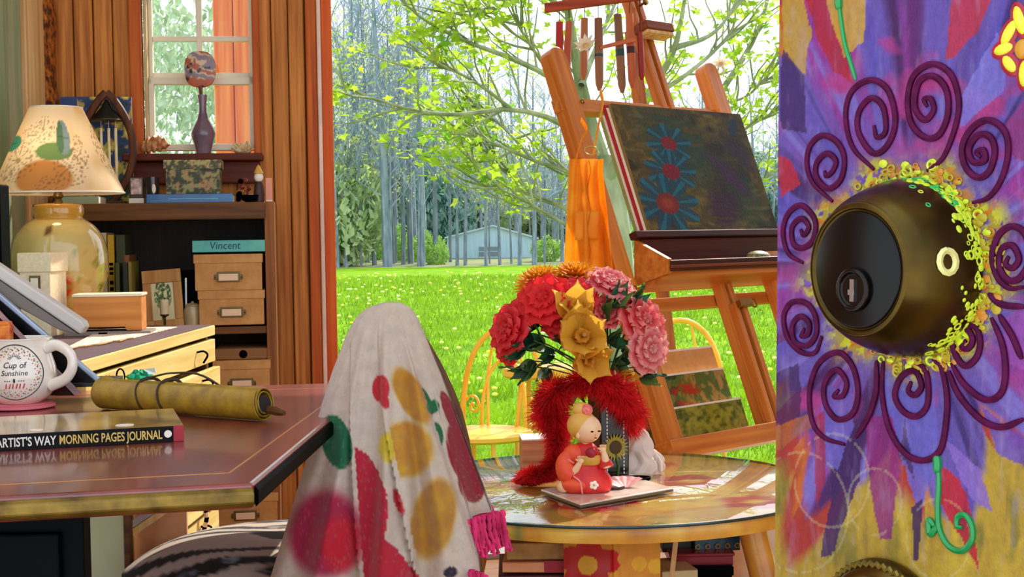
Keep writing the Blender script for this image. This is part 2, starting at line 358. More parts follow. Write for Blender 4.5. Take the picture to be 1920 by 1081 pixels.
tag(obj('dandelion', b, mat('dandelion_yellow', '#ffe02a', '#fff6c0', rough=.8, scale=.7)), 'tiny pale and yellow dandelions dotted over the lawn', 'flowers', kind='stuff')

BARK = mat('hazy_grey_bark', '#64717b', '#8e9aa4', rough=.9, scale=3, st=(1, 1, .2), var=.2)  # blue-grey haze of distance is put into the bark and twig colours
TWIG = mat('hazy_grey_twigs', '#7c8b99', '#a4b1be', rough=.9, scale=2)
BUD = mat('spring_buds', '#c3d25e', '#e4e592', rough=.8, scale=1.5, trans=.4)
OLIVE = mat('far_olive_leaves', '#8fa86e', '#c2cf9a', rough=.85, scale=.8, trans=.3)
def tree_mesh(seed, H, r0, spread, buds):
    rn = random.Random(seed); t = B(); tw = B(); bu = B()
    def limb(p, d, L, r, lev):
        n = 5 if lev == 0 else 4; pts = [p]; q = Vector(p); dd = Vector(d)
        for i in range(n):
            dd = (dd + Vector((rn.uniform(-1, 1), rn.uniform(-1, 1), rn.uniform(-.2, .6))) * (.035 if lev == 0 else .2)).normalized(); q = q + dd * L / n; pts.append(q.copy())
        (t if lev < 1 else tw).tube(pts, [r * (1 - .85 * i / n) for i in range(n + 1)], 6 if lev == 0 else 3, False)
        if lev >= 3:
            if rn.random() < buds:
                for _ in range(3):
                    c = pts[-1] + Vector((rn.uniform(-.4, .4), rn.uniform(-.4, .4), rn.uniform(-.4, .4))); s_ = rn.uniform(.08, .2)
                    bu.add([c, c + Vector((s_, rn.uniform(-s_, s_), s_)), c + Vector((-s_ * .3, rn.uniform(-s_, s_), s_ * 1.4))], [(0, 1, 2)])
            return
        k = (15, 5, 4)[lev]
        for i in range(k):
            f = rn.uniform(.3, 1) if lev == 0 else rn.uniform(.25, 1); j = min(int(f * n), n - 1); a = pts[j].lerp(pts[j + 1], f * n - j)
            az = rn.uniform(0, 2 * PI); e_ = rn.uniform(.25, 1.0)
            d2 = (dd * (.5 if lev else .2) + Vector((math.cos(az), math.sin(az), e_)) * .8).normalized()
            limb(a, d2, L * ((.27 * spread) if lev == 0 else .55) * rn.uniform(.6, 1.2), r * (1 - .8 * f) * .5 + .012, lev + 1)
    limb(Vector((0, 0, -.4)), Vector((rn.uniform(-.05, .05), 0, 1)), H, r0, 0)
    return t.mesh('trunk', True), tw.mesh('branches'), bu.mesh('buds') if bu.v else None
KIND = []
for i, (H, r0, s_, bd) in enumerate([(27, .34, 1, .1), (24, .26, .9, 0), (29, .42, 1.1, .05), (20, .16, .8, .25), (25, .22, .8, .15), (16, .12, 1.1, .7), (30, .3, .7, 0)]):
    KIND.append((tree_mesh(11 + i, H, r0, s_, bd), ['tall grey-barked bare tree of the far wood', 'slim bare grey tree in the far wood', 'stout bare tree with spreading crown in the far wood', 'slender young tree with sparse spring buds in the far wood', 'straight grey tree with few buds in the far wood', 'small yellow-green budding tree at the wood edge', 'very tall straight bare trunk in the far wood'][i]))
def far_tree(k, px, Y, sc_=1.0, rot=None):
    if 810 < px < 1035 and 119 < Y < 138: Y += 20             # keep clear of the barn
    sc_ *= .88 if px < 880 else (.62 if px < 1000 else .5)
    (tm, bm_, bu), lab = KIND[k]; lab += ' beside the pine jamb' if px < 690 else ' before the barn' if 836 < px < 1008 and Y < 124 else ' beyond the easel' if px > 1030 else ''; x = (px - 960) / F * Y
    o = thing('woodland_tree', lab, 'tree', T(x, Y, gz(105) + max(0, (Y - 106)) * .018) @ RZ(rg.uniform(0, 360) if rot is None else rot) @ Matrix.Scale(sc_, 4), 'trees of the far wood')
    obj('trunk', tm, BARK, o); obj('branches', bm_, TWIG, o)
    if bu: obj('buds', bu, BUD, o, kind='stuff')
for px, Y, k in [(727, 108, 2), (792, 109, 0), (757, 112, 4), (741, 116, 1), (703, 111, 4), (817, 113, 1), (771, 114, 6), (690, 118, 1), (662, 112, 0), (640, 116, 4), (845, 117, 3), (858, 110, 3), (873, 110, 3), (912, 109, 1), (938, 110, 4), (960, 112, 3), (975, 109, 6), (1003, 109, 2), (1022, 112, 4), (1040, 116, 1), (650, 108, 5), (678, 109, 5), (635, 107, 5), (1180, 112, 0), (1270, 114, 4), (1330, 110, 1), (1420, 112, 2), (1450, 115, 4), (1120, 114, 1), (590, 112, 2)]: far_tree(k, px, Y)
for i in range(64): far_tree(rg.choice([0, 1, 2, 3, 4, 6]), rg.uniform(500, 1560), rg.uniform(120, 175), rg.uniform(.8, 1.15))
for i in range(46): far_tree(rg.choice([1, 3, 3, 4, 5, 6, 0]), rg.uniform(600, 1080), rg.uniform(108, 170), rg.uniform(.75, 1.1))
def bush_mesh(seed, n, rx, rz, leaf):
    rn = random.Random(seed); b = B()
    for i in range(n):
        v = Vector((rn.gauss(0, 1), rn.gauss(0, 1), rn.gauss(0, 1))).normalized() * rn.uniform(.5, 1) ** .5
        c = Vector((v.x * rx, v.y * rx, rz + v.z * rz)); c *= 1 + .15 * math.sin(v.x * 7 + seed) * math.cos(v.y * 5)
        a = Vector((rn.uniform(-1, 1), rn.uniform(-1, 1), rn.uniform(-1, 1))) * leaf; d = Vector((rn.uniform(-1, 1), rn.uniform(-1, 1), rn.uniform(-1, 1))) * leaf
        b.add([c - a * .5, c + d * .4, c + a * .6, c - d * .4], [(0, 1, 2, 3)])
    return b.mesh('foliage')
BM = [bush_mesh(s, 1500, 3.2, 2.6, .55) for s in (1, 2)]
LEAFM = [mat('shrub_green', '#7fae4e', '#b6d46e', rough=.85, scale=1, trans=.35), OLIVE, mat('evergreen_far', '#4f7a6c', '#7fa392', rough=.9, scale=1.2)]
BMS = [[None] * 3, [None] * 3]
for a in (0, 1):
    for c in range(3):
        me = BM[a].copy(); me.materials.append(LEAFM[c]); BMS[a][c] = me
stem = B().tube([(0, 0, -.3), (.1, 0, 1.2), (.05, .1, 2.4)], [.12, .09, .04], 6).mesh('stem', True); stem.materials.append(BARK)
def shrub(px, Y, s_, c, lab, hz=1.0, grp='shrubs of the far wood'):
    o = thing('woodland_shrub', lab, 'shrub', T((px - 960) / F * Y, Y, gz(105) - .1) @ RZ(rg.uniform(0, 360)) @ Matrix.Diagonal((s_, s_, s_ * hz, 1)), grp)
    obj('foliage', BMS[rg.randrange(2)][c], None, o, kind='stuff'); obj('stem', stem, None, o)
for px, Y, s_, c in [(655, 118, .6, 0), (690, 124, .6, 0), (725, 130, .7, 0), (768, 122, .45, 0), (800, 119, .5, 0), (818, 112.5, .33, 0), (640, 113, .5, 0), (1026, 116, .40, 0), (1180, 120, .6, 0), (1300, 124, .7, 0), (1400, 119, .6, 0)]: shrub(px, Y, s_, c, 'low leafy green shrub under the far trees')
for px, Y, s_, nm in [(648, 110, 1.0, 'pale yellow-green shrub beside the pine jamb'), (612, 112, 1.2, 'larger pale shrub half hidden by the pine jamb')]: shrub(px, Y, s_, 1, nm, 1.6)
shrub(833, 140, .95, 2, 'dark evergreen beside the blue-grey barn', 1.5); shrub(806, 140, .9, 2, 'blue-green conifer deep among the far trunks', 1.8)
for i in range(26): shrub(520 + i * 40 + rg.uniform(-15, 15), rg.uniform(180, 215), rg.uniform(1.5, 2.3), rg.choice([1, 1, 2]), 'hazy greenish thicket behind the ' + ('far trunks' if i < 8 else 'barn' if i < 13 else 'maple trunk' if i < 18 else 'easel mast'), 1.25, 'thickets behind the wood')
# barn
Yb = 126
br = thing('barn', 'pale blue-grey gabled barn among the far trees', 'building', T(0, Yb, 0)); BLUEP = mat('blue_grey_siding', '#b3cfe0', '#c9dfeb', rough=.7, scale=2, st=(6, 1, .2))
q = [W(836, 501, Yb), W(1006, 499, Yb), W(1006, 447, Yb), W(924, 424, Yb), W(838, 446, Yb)]; q = [Vector((p.x, 0, p.z)) for p in q]
obj('wall', B().prism(q, (0, 7, 0)), BLUEP, br)
for i in range(17):
    xx = q[0].x + (i + .5) * (q[1].x - q[0].x) / 17; obj('batten', B().box(xx - .04, xx + .04, -.04, 0, q[0].z, q[2].z + .2), BLUEP, br)
rf = mat('barn_roof', '#c4cdd6', rough=.6)
for a, c in ((q[4], q[3]), (q[3], q[2])):
    d = (c - a).normalized(); obj('roof', B().prism([a + Vector((0, -.25, 0)) - (d * .2 if a is q[4] else d * 0), c + Vector((0, -.25, 0)) + (d * .2 if c is q[2] else d * 0), c + Vector((0, -.25, .14)) + (d * .2 if c is q[2] else d * 0), a + Vector((0, -.25, .14)) - (d * .2 if a is q[4] else d * 0)], (0, 7.5, 0)), rf, br)
a, c = W(898, 480, Yb), W(937, 462, Yb); dk = mat('barn_window', '#7b8a96', rough=.4)
bwn = obj('window', B().box(a.x, c.x, -.06, .02, a.z, c.z), dk, br); obj('frame', B().box(a.x - .05, a.x, -.09, 0, a.z, c.z).box(c.x, c.x + .05, -.09, 0, a.z, c.z).box((a.x + c.x) / 2 - .03, (a.x + c.x) / 2 + .03, -.09, 0, a.z, c.z).box(a.x, c.x, -.09, 0, (a.z + c.z) / 2 - .03, (a.z + c.z) / 2 + .03), BLUEP, bwn)
Yp = 150; a, c = W(1018, 498, Yp), W(1062, 484, Yp); s1 = thing('far_shed', 'tiny maroon roofed shed at the lawn edge far off', 'building', T((a.x + c.x) / 2, Yp, a.z)); wd = (c.x - a.x) / 2; hh = c.z - a.z
obj('wall', B().box(-wd, wd, 0, 2, -1, hh * .55), mat('shed_wall', '#b9a9b6', rough=.7), s1); obj('roof', B().prism([(-wd - .1, -.2, hh * .5), (wd + .1, -.2, hh * .5), (wd * .8, -.2, hh), (-wd * .8, -.2, hh)], (0, 2.4, 0)), mat('maroon', '#93506c', rough=.6), s1)

# maple close to the house: limbs traced as paths with their own depths
MAPB = mat('maple_bark', '#6f7a52', '#a7a884', rough=.9, scale=9, st=(1, 1, .25), bump=.4)
Ym = 9.6
mp_ = thing('maple_tree', 'maple with fresh yellow-green leaves on the lawn behind the easel', 'tree', T(W(1150, 600, Ym).x, Ym, gz(Ym)))
O = mp_.matrix_world.translation
def P3(px, py, dy=0): return W(px, py, Ym + dy) - O
tr_ = [P3(1172, 1010), P3(1166, 800), P3(1160, 620), P3(1156, 500), P3(1148, 400), P3(1128, 300, .1)]
obj('trunk', B().tube([Vector((tr_[0].x, 0, -.2))] + spline(tr_, 14), [.2] + [.15 - .004 * i for i in range(15)], 12, False), MAPB, mp_, True)
LIMBS = [  # px, py, depth offset; base radius
 ([(1128, 300, .1), (1098, 200, .1), (1078, 100, 0), (1062, 0, -.2), (1050, -120, -.3)], .085), ([(1148, 400, 0), (1230, 300, .3), (1330, 200, .5), (1420, 60, .6), (1450, -60, .6)], .06),
 ([(1140, 340, 0), (1210, 190, -.2), (1265, 90, -.4), (1290, -40, -.5)], .06), ([(1100, 210, 0), (1040, 150, -.3), (960, 110, -.6), (880, 80, -.8), (800, 40, -1), (740, -10, -1.1)], .035),
 ([(1120, 290, 0), (1050, 230, -.2), (960, 205, -.3), (860, 215, -.5), (780, 208, -.7), (700, 185, -.8), (650, 178, -.9)], .035), ([(1150, 400, 0), (1080, 330, .1), (1000, 300, .1), (930, 270, 0), (850, 235, -.2)], .03),
 ([(1150, 440, 0), (1060, 390, .2), (980, 360, .3), (900, 330, .3), (860, 310, .3)], .028), ([(1156, 470, 0), (1060, 420, .1), (1000, 385, .1), (950, 360, 0), (905, 345, 0)], .022),
 ([(1090, 160, 0), (1130, 60, .4), (1180, -50, .6)], .035), ([(1060, 20, 0), (1000, -20, -.3), (940, 10, -.6), (880, 30, -.8)], .03), ([(1040, 150, -.3), (985, 70, -.5), (940, -10, -.6)], .022),
 ([(1230, 300, .3), (1320, 290, .4), (1400, 240, .4), (1470, 200, .4)], .03), ([(1265, 90, -.4), (1340, 60, -.3), (1400, -20, -.2)], .03), ([(1210, 190, -.2), (1300, 130, 0), (1370, 60, .1), (1380, 0, .2)], .028),
 ([(960, 205, -.3), (900, 160, -.5), (840, 130, -.7), (770, 128, -.8)], .02), ([(1000, 300, .1), (940, 235, .3), (890, 195, .4)], .018), ([(1160, 520, 0), (1300, 420, .6), (1440, 330, .8), (1520, 280, .9)], .03), ([(1330, 200, .5), (1400, 180, .6), (1460, 120, .6)], .02), ([(980, 360, .3), (935, 300, .4), (880, 262, .4)], .014)]
twl = B(); ends = []; rm = random.Random(21)
for pts, r_ in LIMBS:
    sp_ = spline([P3(*p) for p in pts], 14); L_ = len(sp_)
    obj('limb', B().tube(sp_, [r_ * .68 * (1 - .8 * i / (L_ - 1)) for i in range(L_)], 7, False), MAPB, mp_, True)
    for k in range(13):
        i = rm.randrange(3, L_); s0 = sp_[i]; d = (sp_[i] - sp_[i - 1]).normalized()
        q0 = s0; dd = (d + Vector((rm.uniform(-.9, .9), rm.uniform(-.6, .6), rm.uniform(-.5, .9)))).normalized(); path = [q0]
        for _ in range(4):
            dd = (dd + Vector((rm.uniform(-.3, .3), rm.uniform(-.3, .3), rm.uniform(-.2, .35)))).normalized(); q0 = q0 + dd * rm.uniform(.07, .16); path.append(q0)
        twl.tube(path, [.009, .007, .006, .004, .003], 4, False); ends += [path[-1], path[-2], path[2]]
    ends += [sp_[-1]] * 3
obj('twigs', twl, MAPB, mp_, True)
LEAF = [mat('maple_leaf_%d' % i, a, c, rough=.5, scale=8, trans=.6) for i, (a, c) in enumerate([('#93b428', '#c6d848'), ('#6aa428', '#98c63e'), ('#b4c044', '#dade70')])]
def maple_leaf():
    o = []; n = 10
    rr = [.15, .55, .45, .85, .5, 1.0, .5, .85, .45, .55]
    for k in range(n):
        a = -PI / 2 + 2 * PI * k / n; o.append((rr[k] * math.cos(a), .12 * abs(math.cos(a)), rr[k] * math.sin(a) + .5))
    return B().add([(0, 0, .4)] + o, [(0, i + 1, (i + 1) % n + 1) for i in range(n)]).mesh('leaf')
LM = []
for m_ in LEAF:
    me = maple_leaf(); me.materials.append(m_); LM.append(me)
def leafM():
    c = rm.choice(ends); s_ = rm.uniform(.03, .062)
    return T(c.x + rm.gauss(0, .06), c.y + rm.gauss(0, .06), c.z + rm.gauss(0, .05)) @ Matrix.Rotation(rm.uniform(0, 2 * PI), 4, 'Z') @ Matrix.Rotation(rm.uniform(.3, 2.8), 4, 'X') @ Matrix.Rotation(rm.uniform(-1, 1), 4, 'Y') @ Matrix.Scale(s_, 4)
for i in range(290): obj('leaf', LM[i % 3], None, mp_, M=leafM())
lb = B(); lv = [v.co.copy() for v in LM[0].vertices]; lf = [tuple(p.vertices) for p in LM[0].polygons]
for i in range(2300):
    M_ = leafM(); lb.add([M_ @ v for v in lv], lf)
obj('small_leaves', lb, LEAF[0], mp_, kind='stuff')

# exterior wing seen through the small window, and the shrub beside it
Mx = T(*W(402, 150, 5.6)) @ RZ(8); Mx.translation.z = 0
ew = tag(obj('exterior_wing', B().box(0, .31, 0, 1.2, -.4, 2.6), PINE, M=Mx), 'orange boarded corner of the house outside the small window', 'wall', kind='structure')
ORA = wood('orange_siding', '#dd5a10', '#fb9a4a', 2, 7, rough=.6)
bm2 = board_mesh(.0775, -.4, 2.6)
for i in range(4): obj('board', bm2, ORA, ew, M=T(i * .0775, -.017, 0))
sh = bush_mesh(9, 9000, 1.5, 1.9, .085); sh.materials.append(mat('garden_shrub', '#7f9a62', '#c3d3b0', rough=.7, scale=4, trans=.3))
for px, Y, s_, nm in [(290, 8.6, .85, 'dense grey-green garden shrub outside the small window'), (235, 11, 1.0, 'tall grey-green shrub behind the garden shrub')]:
    o = thing('garden_shrub', nm, 'shrub', T((px - 960) / F * Y, Y, gz(Y) - .2) @ Matrix.Diagonal((s_ * .62, s_ * .62, s_ * .95, 1))); obj('foliage', sh, None, o, kind='stuff'); obj('stem', stem, None, o)

# yellow wire chairs and tables on the lawn
YEL = mat('yellow_enamel', '#f2b41a', '#ffd24a', rough=.35, scale=6)
def wire_chair(px, Y, rz, lab):
    x = (px - 960) / F * Y; o = thing('garden_chair', lab, 'chair', T(x, Y, gz(Y)) @ RZ(rz), 'yellow wire garden chairs on the lawn')
    hoop = [(-.2 * math.cos(a) * (1 + .1 * math.sin(a)), .17 + .05 * math.sin(a), .47 + .44 * math.sin(a) ** .8) for a in [PI * k / 22 for k in range(23)]]
    obj('back_hoop', B().tube(hoop, .013, 8), YEL, o, True)
    inner = [(-.11 * math.cos(a), .18 + .04 * math.sin(a), .47 + .30 * math.sin(a) ** .7) for a in [PI * k / 16 for k in range(17)]]
    obj('inner_hoop', B().tube(inner, .008, 6), YEL, o, True)
    for s_ in (-1, 1):
        sc_ = [(s_ * (.155 - .045 * t * math.cos(t * 9) * .9), .19, .56 + .05 * t * math.sin(t * 9)) for t in [k / 24 for k in range(25)]]
        obj('scroll', B().tube(sc_, .006, 6), YEL, o, True); obj('spindle', B().tube([(s_ * .07, .17, .47), (s_ * .09, .21, .7), (s_ * .06, .22, .88)], .007, 6), YEL, o, True)
    obj('seat', B().lathe([(.0, .445), (.2, .445), (.215, .455), (.215, .47), (.2, .478), (0, .474)], 28), YEL, o, True)
    for a in (45, 135, 225, 315):
        c, s_ = math.cos(R(a)), math.sin(R(a)); obj('leg', B().tube([(.15 * c, .15 * s_, .45), (.17 * c, .17 * s_, .25), (.21 * c, .21 * s_, 0)], .011, 8), YEL, o, True)
    obj('leg_ring', B().tube([(.17 * math.cos(t), .17 * math.sin(t), .23) for t in [2 * PI * k / 24 for k in range(25)]], .007, 6), YEL, o, True)
    return o
wire_chair(902, 6.2, -28, 'yellow wire garden chair nearest the draped scarf'); wire_chair(1296, 6.6, 8, 'yellow wire garden chair seen between the easel legs')
tb = thing('garden_table', 'small yellow garden table behind the bouquet', 'table', T((1010 - 960) / F * 6.9, 6.9, gz(6.9))); zt = W(1000, 686, 6.9).z - gz(6.9)
obj('table_top', B().lathe([(0, zt - .05), (.17, zt - .05), (.18, zt - .04), (.18, zt - .005), (.17, zt), (0, zt)], 28), YEL, tb, True)
for a in (30, 120, 210, 300):
    c, s_ = math.cos(R(a)), math.sin(R(a)); obj('leg', B().tube([(.1 * c, .1 * s_, zt - .04), (.13 * c, .13 * s_, zt * .5), (.16 * c, .16 * s_, 0)], .013, 8), YEL, tb, True)
# ================================================================== BOOKCASE AND WHAT STANDS ON IT
Mb = Mw @ T(0, -.32, 0)                      # bookcase frame, front face at y = 0
hb = lambda px, py, yl=0: hit(px, py, Mb, yl)
BKW = wood('bookcase_wood', '#3c220c', '#7a4c1c', 0, 8, rnd=.04); BKV = wood('bookcase_side', '#6a3a14', '#a0622a', 2, 9, rnd=.04)
xl, xr = hb(58, 500).x, hb(518, 560).x; xri = hb(499, 560).x; zt = hb(330, 380).z; ztb = hb(330, 412).z; zsh = hb(440, 612).z; zsb = hb(440, 626).z
bc = thing('bookcase', 'brown wooden bookcase under the sash window', 'bookcase', Mb)
obj('top_board', B().box(xl - .01, xri + .003, -.012, .3, ztb, zt), BKW, bc, bev=.003)
obj('side_panel', B().box(xri, xr, -.004, .3, 0, zt + .001), BKV, bc, bev=.002); obj('side_panel', B().box(xl, xl + .025, 0, .3, 0, ztb), BKV, bc)
obj('back_panel', B().box(xl + .025, xri, .285, .298, 0, ztb), wood('shade_dark_back', '#160c06', '#2a180c', 2, 8, rnd=0), bc)  # back wood darkened to stand in for shade inside the shelves
z3 = hb(440, 812).z
for a, c in ((zsb, zsh), (z3 - .02, z3), (hb(440, 1059).z - .02, hb(440, 1059).z - .0005)): obj('shelf', B().box(xl + .025, xri, .005, .285, a, c), BKW, bc, bev=.002)
obj('plinth', B().box(xl + .025, xri, .02, .04, 0, .06), BKW, bc)
# kraft storage boxes
KR = mat('kraft_card', '#c08848', '#cf9a5c', rough=.75, scale=30, var=.05); METAL = mat('antique_brass', '#6a5a3c', rough=.35, metal=.9); PAPER = mat('white_card', '#efe2cf', rough=.7, var=.04)
PINKCARD = mat('label_card', '#f0cfae', rough=.7, var=.04)
def storage_box(px0, px1, py0, py1, lab, y0=-.005, dep=.25, rz=0, lidh=.25, kr=None, hole=False, label=True, tilt=0):
    a, c = hb(px0, (py0 + py1) / 2, y0), hb(px1, (py0 + py1) / 2, y0); m = hb((px0 + px1) / 2, py1, y0); t = hb((px0 + px1) / 2, py0, y0)
    wd = c.x - a.x; hh = t.z - m.z; kr = kr or KR
    o = thing('storage_box', lab, 'box', Mb @ T((a.x + c.x) / 2, y0, m.z) @ RZ(rz), 'kraft storage boxes in the bookcase')
    obj('box_body', B().box(-wd / 2 + .003, wd / 2 - .003, .003, dep - .003, 0, hh - .003), kr, o, bev=.002)
    ld = obj('lid', B().box(-wd / 2, wd / 2, 0, dep, hh * (1 - lidh), hh), kr, o, bev=.002)
    if hole:
        obj('thumb_hole', B().lathe([(0, 0), (.012, 0), (.012, .0015), (.009, .002), (.009, .0008), (0, .0008)], 16, M=T(.0, .0005, hh * .5) @ RX(90)), BLACK, ld)
    if label:
        z = hh * .36; hd = obj('label_holder', B().box(-.032, .032, -.003, .001, z - .013, z + .016).box(-.04, -.03, -.0025, .001, z - .006, z + .008).box(.03, .04, -.0025, .001, z - .006, z + .008), METAL, o, bev=.001)
        obj('label_card', B().box(-.027, .027, -.0042, -.0028, z - .009, z + .010), PINKCARD, hd)
        for s_ in (-1, 1): obj('rivet', B().ball((s_ * .037, -.003, z), .0025, 8, 6), METAL, hd)
    return o
storage_box(363, 493, 476, 544, 'kraft storage box under the teal book', -.012, rz=0)
storage_box(371, 497, 544, 609, 'kraft storage box beneath another, on the upper shelf', -.010)
storage_box(404, 508, 653, 674, 'flat brown box with a dark thumb hole', .002, hole=True, label=False, lidh=.95, kr=mat('brown_card', '#8f6132', rough=.75, var=.06))
storage_box(399, 508, 675, 744, 'kraft storage box below the flat brown box', -.008)
storage_box(399, 509, 744, 811, 'kraft storage box standing on the middle shelf', -.006)
storage_box(398, 522, 925, 990, 'kraft storage box seen under the desk edge', -.012)
storage_box(398, 522, 990, 1058, 'kraft storage box low behind the patterned seat', -.008)
def M_at(px, py, yl, rz=0, z=None):
    p = hb(px, py, yl); return Mb @ T(p.x, yl, p.z if z is None else z) @ RZ(rz)
def book(name, lab, M, wd, th, dep, cover, pages=None, grp=None, cat='book', spine=True, up=False):
    # lying: width along x (spine side faces -y), thickness z; up: standing, spine faces -y
    o = thing(name, lab, cat, M, grp); pg = MATS.get('paper_pages') or mat('paper_pages', '#e9dcc0', rough=.8, scale=80, st=(.1, .1, 6), var=.1)
    if up:
        obj('cover', B().box(0, th, 0, .003, 0, wd).box(0, .002, 0, dep, 0, wd).box(th - .002, th, 0, dep, 0, wd), cover, o, bev=.0008); obj('pages', B().box(.002, th - .002, .003, dep - .004, .003, wd - .003), pg, o)
    else:
        obj('cover', B().box(-wd / 2, wd / 2, 0, .003, 0, th).box(-wd / 2, wd / 2, 0, dep, 0, .002).box(-wd / 2, wd / 2, 0, dep, th - .002, th), cover, o, bev=.0008); obj('pages', B().box(-wd / 2 + .003, wd / 2 - .003, .003, dep - .004, .002, th - .002), pg, o)
    return o
# teal book lettered by hand
zb1 = hb(430, 476, -.012).z
tb_ = book('teal_book', 'teal hardback lying on the kraft storage boxes', Mb @ T((hb(366, 460).x + hb(492, 460).x) / 2, -.008, zb1 + .006) @ RZ(2), .205, .034, .2, mat('teal_cloth', '#4fb0a8', '#6cc4b8', rough=.6), None)
text('lettering', 'Vincent', .03, T(-.055, -.0006, .009) @ RX(90), mat('navy_ink', '#16345e', rough=.6), tb_, .95, shear=.1)
obj('folder', B().box(-.1, .1, .002, .19, -.006, -.001), BLACK, tb_)
# upright books behind the lamp
zs = zsh
for i, (px, hpx, th, c, tx) in enumerate([(186, 436, .022, '#d8c99a', ''), (202, 440, .019, '#d8a818', 'x'), (218, 440, .026, '#3c4222', ''), (231, 478, .018, '#8f5326', ''), (222, 492, .012, '#46501f', ''), (236, 492, .014, '#232a20', ''), (246, 490, .010, '#8a7c2a', ''), (176, 450, .02, '#7a3a20', '')]):
    a = hb(px, 560, .03 + .02 * (i > 3)); z1 = hb(px, hpx, .03).z
    if i in (4, 5, 6): a.y -= .0; y_ = -.005
    else: y_ = .05
    o = book('upright_book', ['cream spined book behind the lamp', 'yellow spined book with black letters behind the lamp', 'tall dark olive book beside the yellow spine', 'tan spined book among the upright books', 'thin olive booklet before the tan book', 'thin black booklet before the tan book', 'thin mustard booklet before the tan book', 'rust brown book behind the lamp jar'][i], Mb @ T(a.x, y_, zs), z1 - zs, th, .17, mat('book_%d' % i, c, rough=.55), grp='upright books in the bookcase', up=True)
    if tx:
        for zz0, zz1 in ((.155, .195), (.09, .145), (.062, .082), (.02, .05)):
            for k_ in range(3): obj('spine_mark', B().box(.004, .015, -.0006, 0, zz0 + (zz1 - zz0) * k_ / 3, zz0 + (zz1 - zz0) * (k_ + .6) / 3), BLACK, o)
# botanical picture, dark frame, candle, cream jar
p0, p1 = hb(272, 606, .02), hb(346, 606, .02); wd = p1.x - p0.x; hh = hb(300, 502, .06).z - zs
pf = thing('botanical_picture', 'light wood framed botanical print leaning in the bookcase', 'picture', Mb @ T((p0.x + p1.x) / 2, .02, zs) @ RX(-13) @ RY(-4))
FR = wood('frame_wood', '#b07436', '#cf9a58', 2, 10, rnd=.03); fw = .024
for x0, x1, z0, z1 in ((-wd / 2, wd / 2, 0, fw), (-wd / 2, wd / 2, hh - fw * 1.6, hh), (-wd / 2, -wd / 2 + fw, fw, hh - fw * 1.6), (wd / 2 - fw, wd / 2, fw, hh - fw * 1.6)): obj('frame_rail', B().box(x0, x1, 0, .014, z0, z1), FR, pf, bev=.002)
me = B().grid(lambda u, v: (-wd / 2 + fw + u * (wd - 2 * fw), .006, fw + v * (hh - 2.6 * fw)), 50, 70).mesh('print'); V = verts(me); x = V[:, 0] / wd; z = V[:, 2] / hh
c = np.tile(C('#e6dcae'), (len(V), 1)); n_ = fbm(x * 22, z * 26, 3); c = blend(c, ((x + .0) ** 2 * 14 + (z - .55) ** 2 * 12 < .7) * (n_ > .42), '#7d9a52'); c = blend(c, ((x) ** 2 * 16 + (z - .62) ** 2 * 16 < .7) * (n_ > .56), '#3c5a34'); c = blend(c, (abs(x + .01 + .03 * np.sin(z * 9)) < .018) * (z < .45), '#5a6a34'); paint(me, c)
obj('print', me, mat('printed_paper', attr=True, rough=.6, var=.05), pf)
a = hb(354, 605, .06); df = thing('dark_picture', 'narrow dark picture frame leaning behind the cream jar', 'picture', Mb @ T(a.x, .09, zs) @ RX(-8)); obj('frame', B().box(-.03, .03, 0, .012, 0, hb(354, 505, .09).z - zs), BLACK, df, bev=.002); obj('picture_edge', B().box(-.012, -.007, -.002, .0, .02, hb(354, 520, .09).z - zs), mat('silver', '#b9b4a8', rough=.3, metal=.8), df)
a = hb(361, 606, .02); cj = thing('cream_jar', 'small cream ceramic jar beside the kraft boxes', 'jar', Mb @ T(a.x, .03, zs)); jm = mat('cream_glaze', '#b9a77c', rough=.3, coat=.4)
obj('body', B().lathe([(.016, 0), (.022, .004), (.025, .03), (.024, .05), (.02, .06)], 20), jm, cj, True); obj('lid', B().lathe([(.021, .06), (.022, .064), (.012, .069), (.004, .07), (.004, .074), (0, .075)], 20), jm, cj, True)
a = hb(309, 607, -.03); cn = thing('candle', 'short ivory candle on a thin holder before the botanical print', 'candle', Mb @ T(a.x, -.03, zs - .002)); wx = mat('ivory_wax', '#f0e2bd', rough=.5, trans=.2)
obj('holder', B().lathe([(.017, 0), (.017, .004), (.004, .008), (.003, .035), (.012, .04), (.012, .044), (0, .044)], 16), mat('dark_brass', '#4a3a20', rough=.4, metal=.8), cn, True); obj('wax', B().lathe([(.0125, .044), (.0125, .083), (.011, .086), (0, .084)], 16), wx, cn, True); obj('wick', B().tube([(0, 0, .084), (.001, 0, .092)], .001, 5), BLACK, cn)
# on top of the bookcase
bb = book('blue_book', 'blue hardback lying flat on the bookcase top', M_at(356, 379, .0, z=zt), hb(438, 370).x - hb(276, 370).x, hb(356, 363).z - zt, .16, mat('blue_cover', '#0f5590', '#1d70ac', rough=.35, coat=.3))
obj('title_band', B().box(-.06, .08, -.0008, 0, .010, .013), mat('pale_blue_print', '#6aa6d0'), bb)
px0, px1 = hb(308, 330, .06).x, hb(416, 330, .06).x; z0 = hb(356, 362).z; z1 = hb(356, 300, .06).z
fb = thing('floral_box', 'dark floral patterned box on the blue book', 'box', Mb @ T((px0 + px1) / 2, .04, z0)); wd = (px1 - px0) / 2; hh = z1 - z0
def floral(me, seed, cs, sc_=90):
    V = verts(me); x, z = V[:, 0] + V[:, 1] * .7, V[:, 2]; c = np.tile(C(cs[0]), (len(V), 1)); n1 = fbm(x * sc_, z * sc_, seed); n2 = fbm(x * sc_ * .8 + 9, z * sc_ * .8, seed + 5)
    c = blend(c, (n1 - .5) * 14, cs[1]); c = blend(c, (n2 - .6) * 16, cs[2]); c = blend(c, (.3 - n1) * 14, cs[3]); paint(me, c)
FLOR = mat('printed_pattern', attr=True, rough=.55, var=.08)
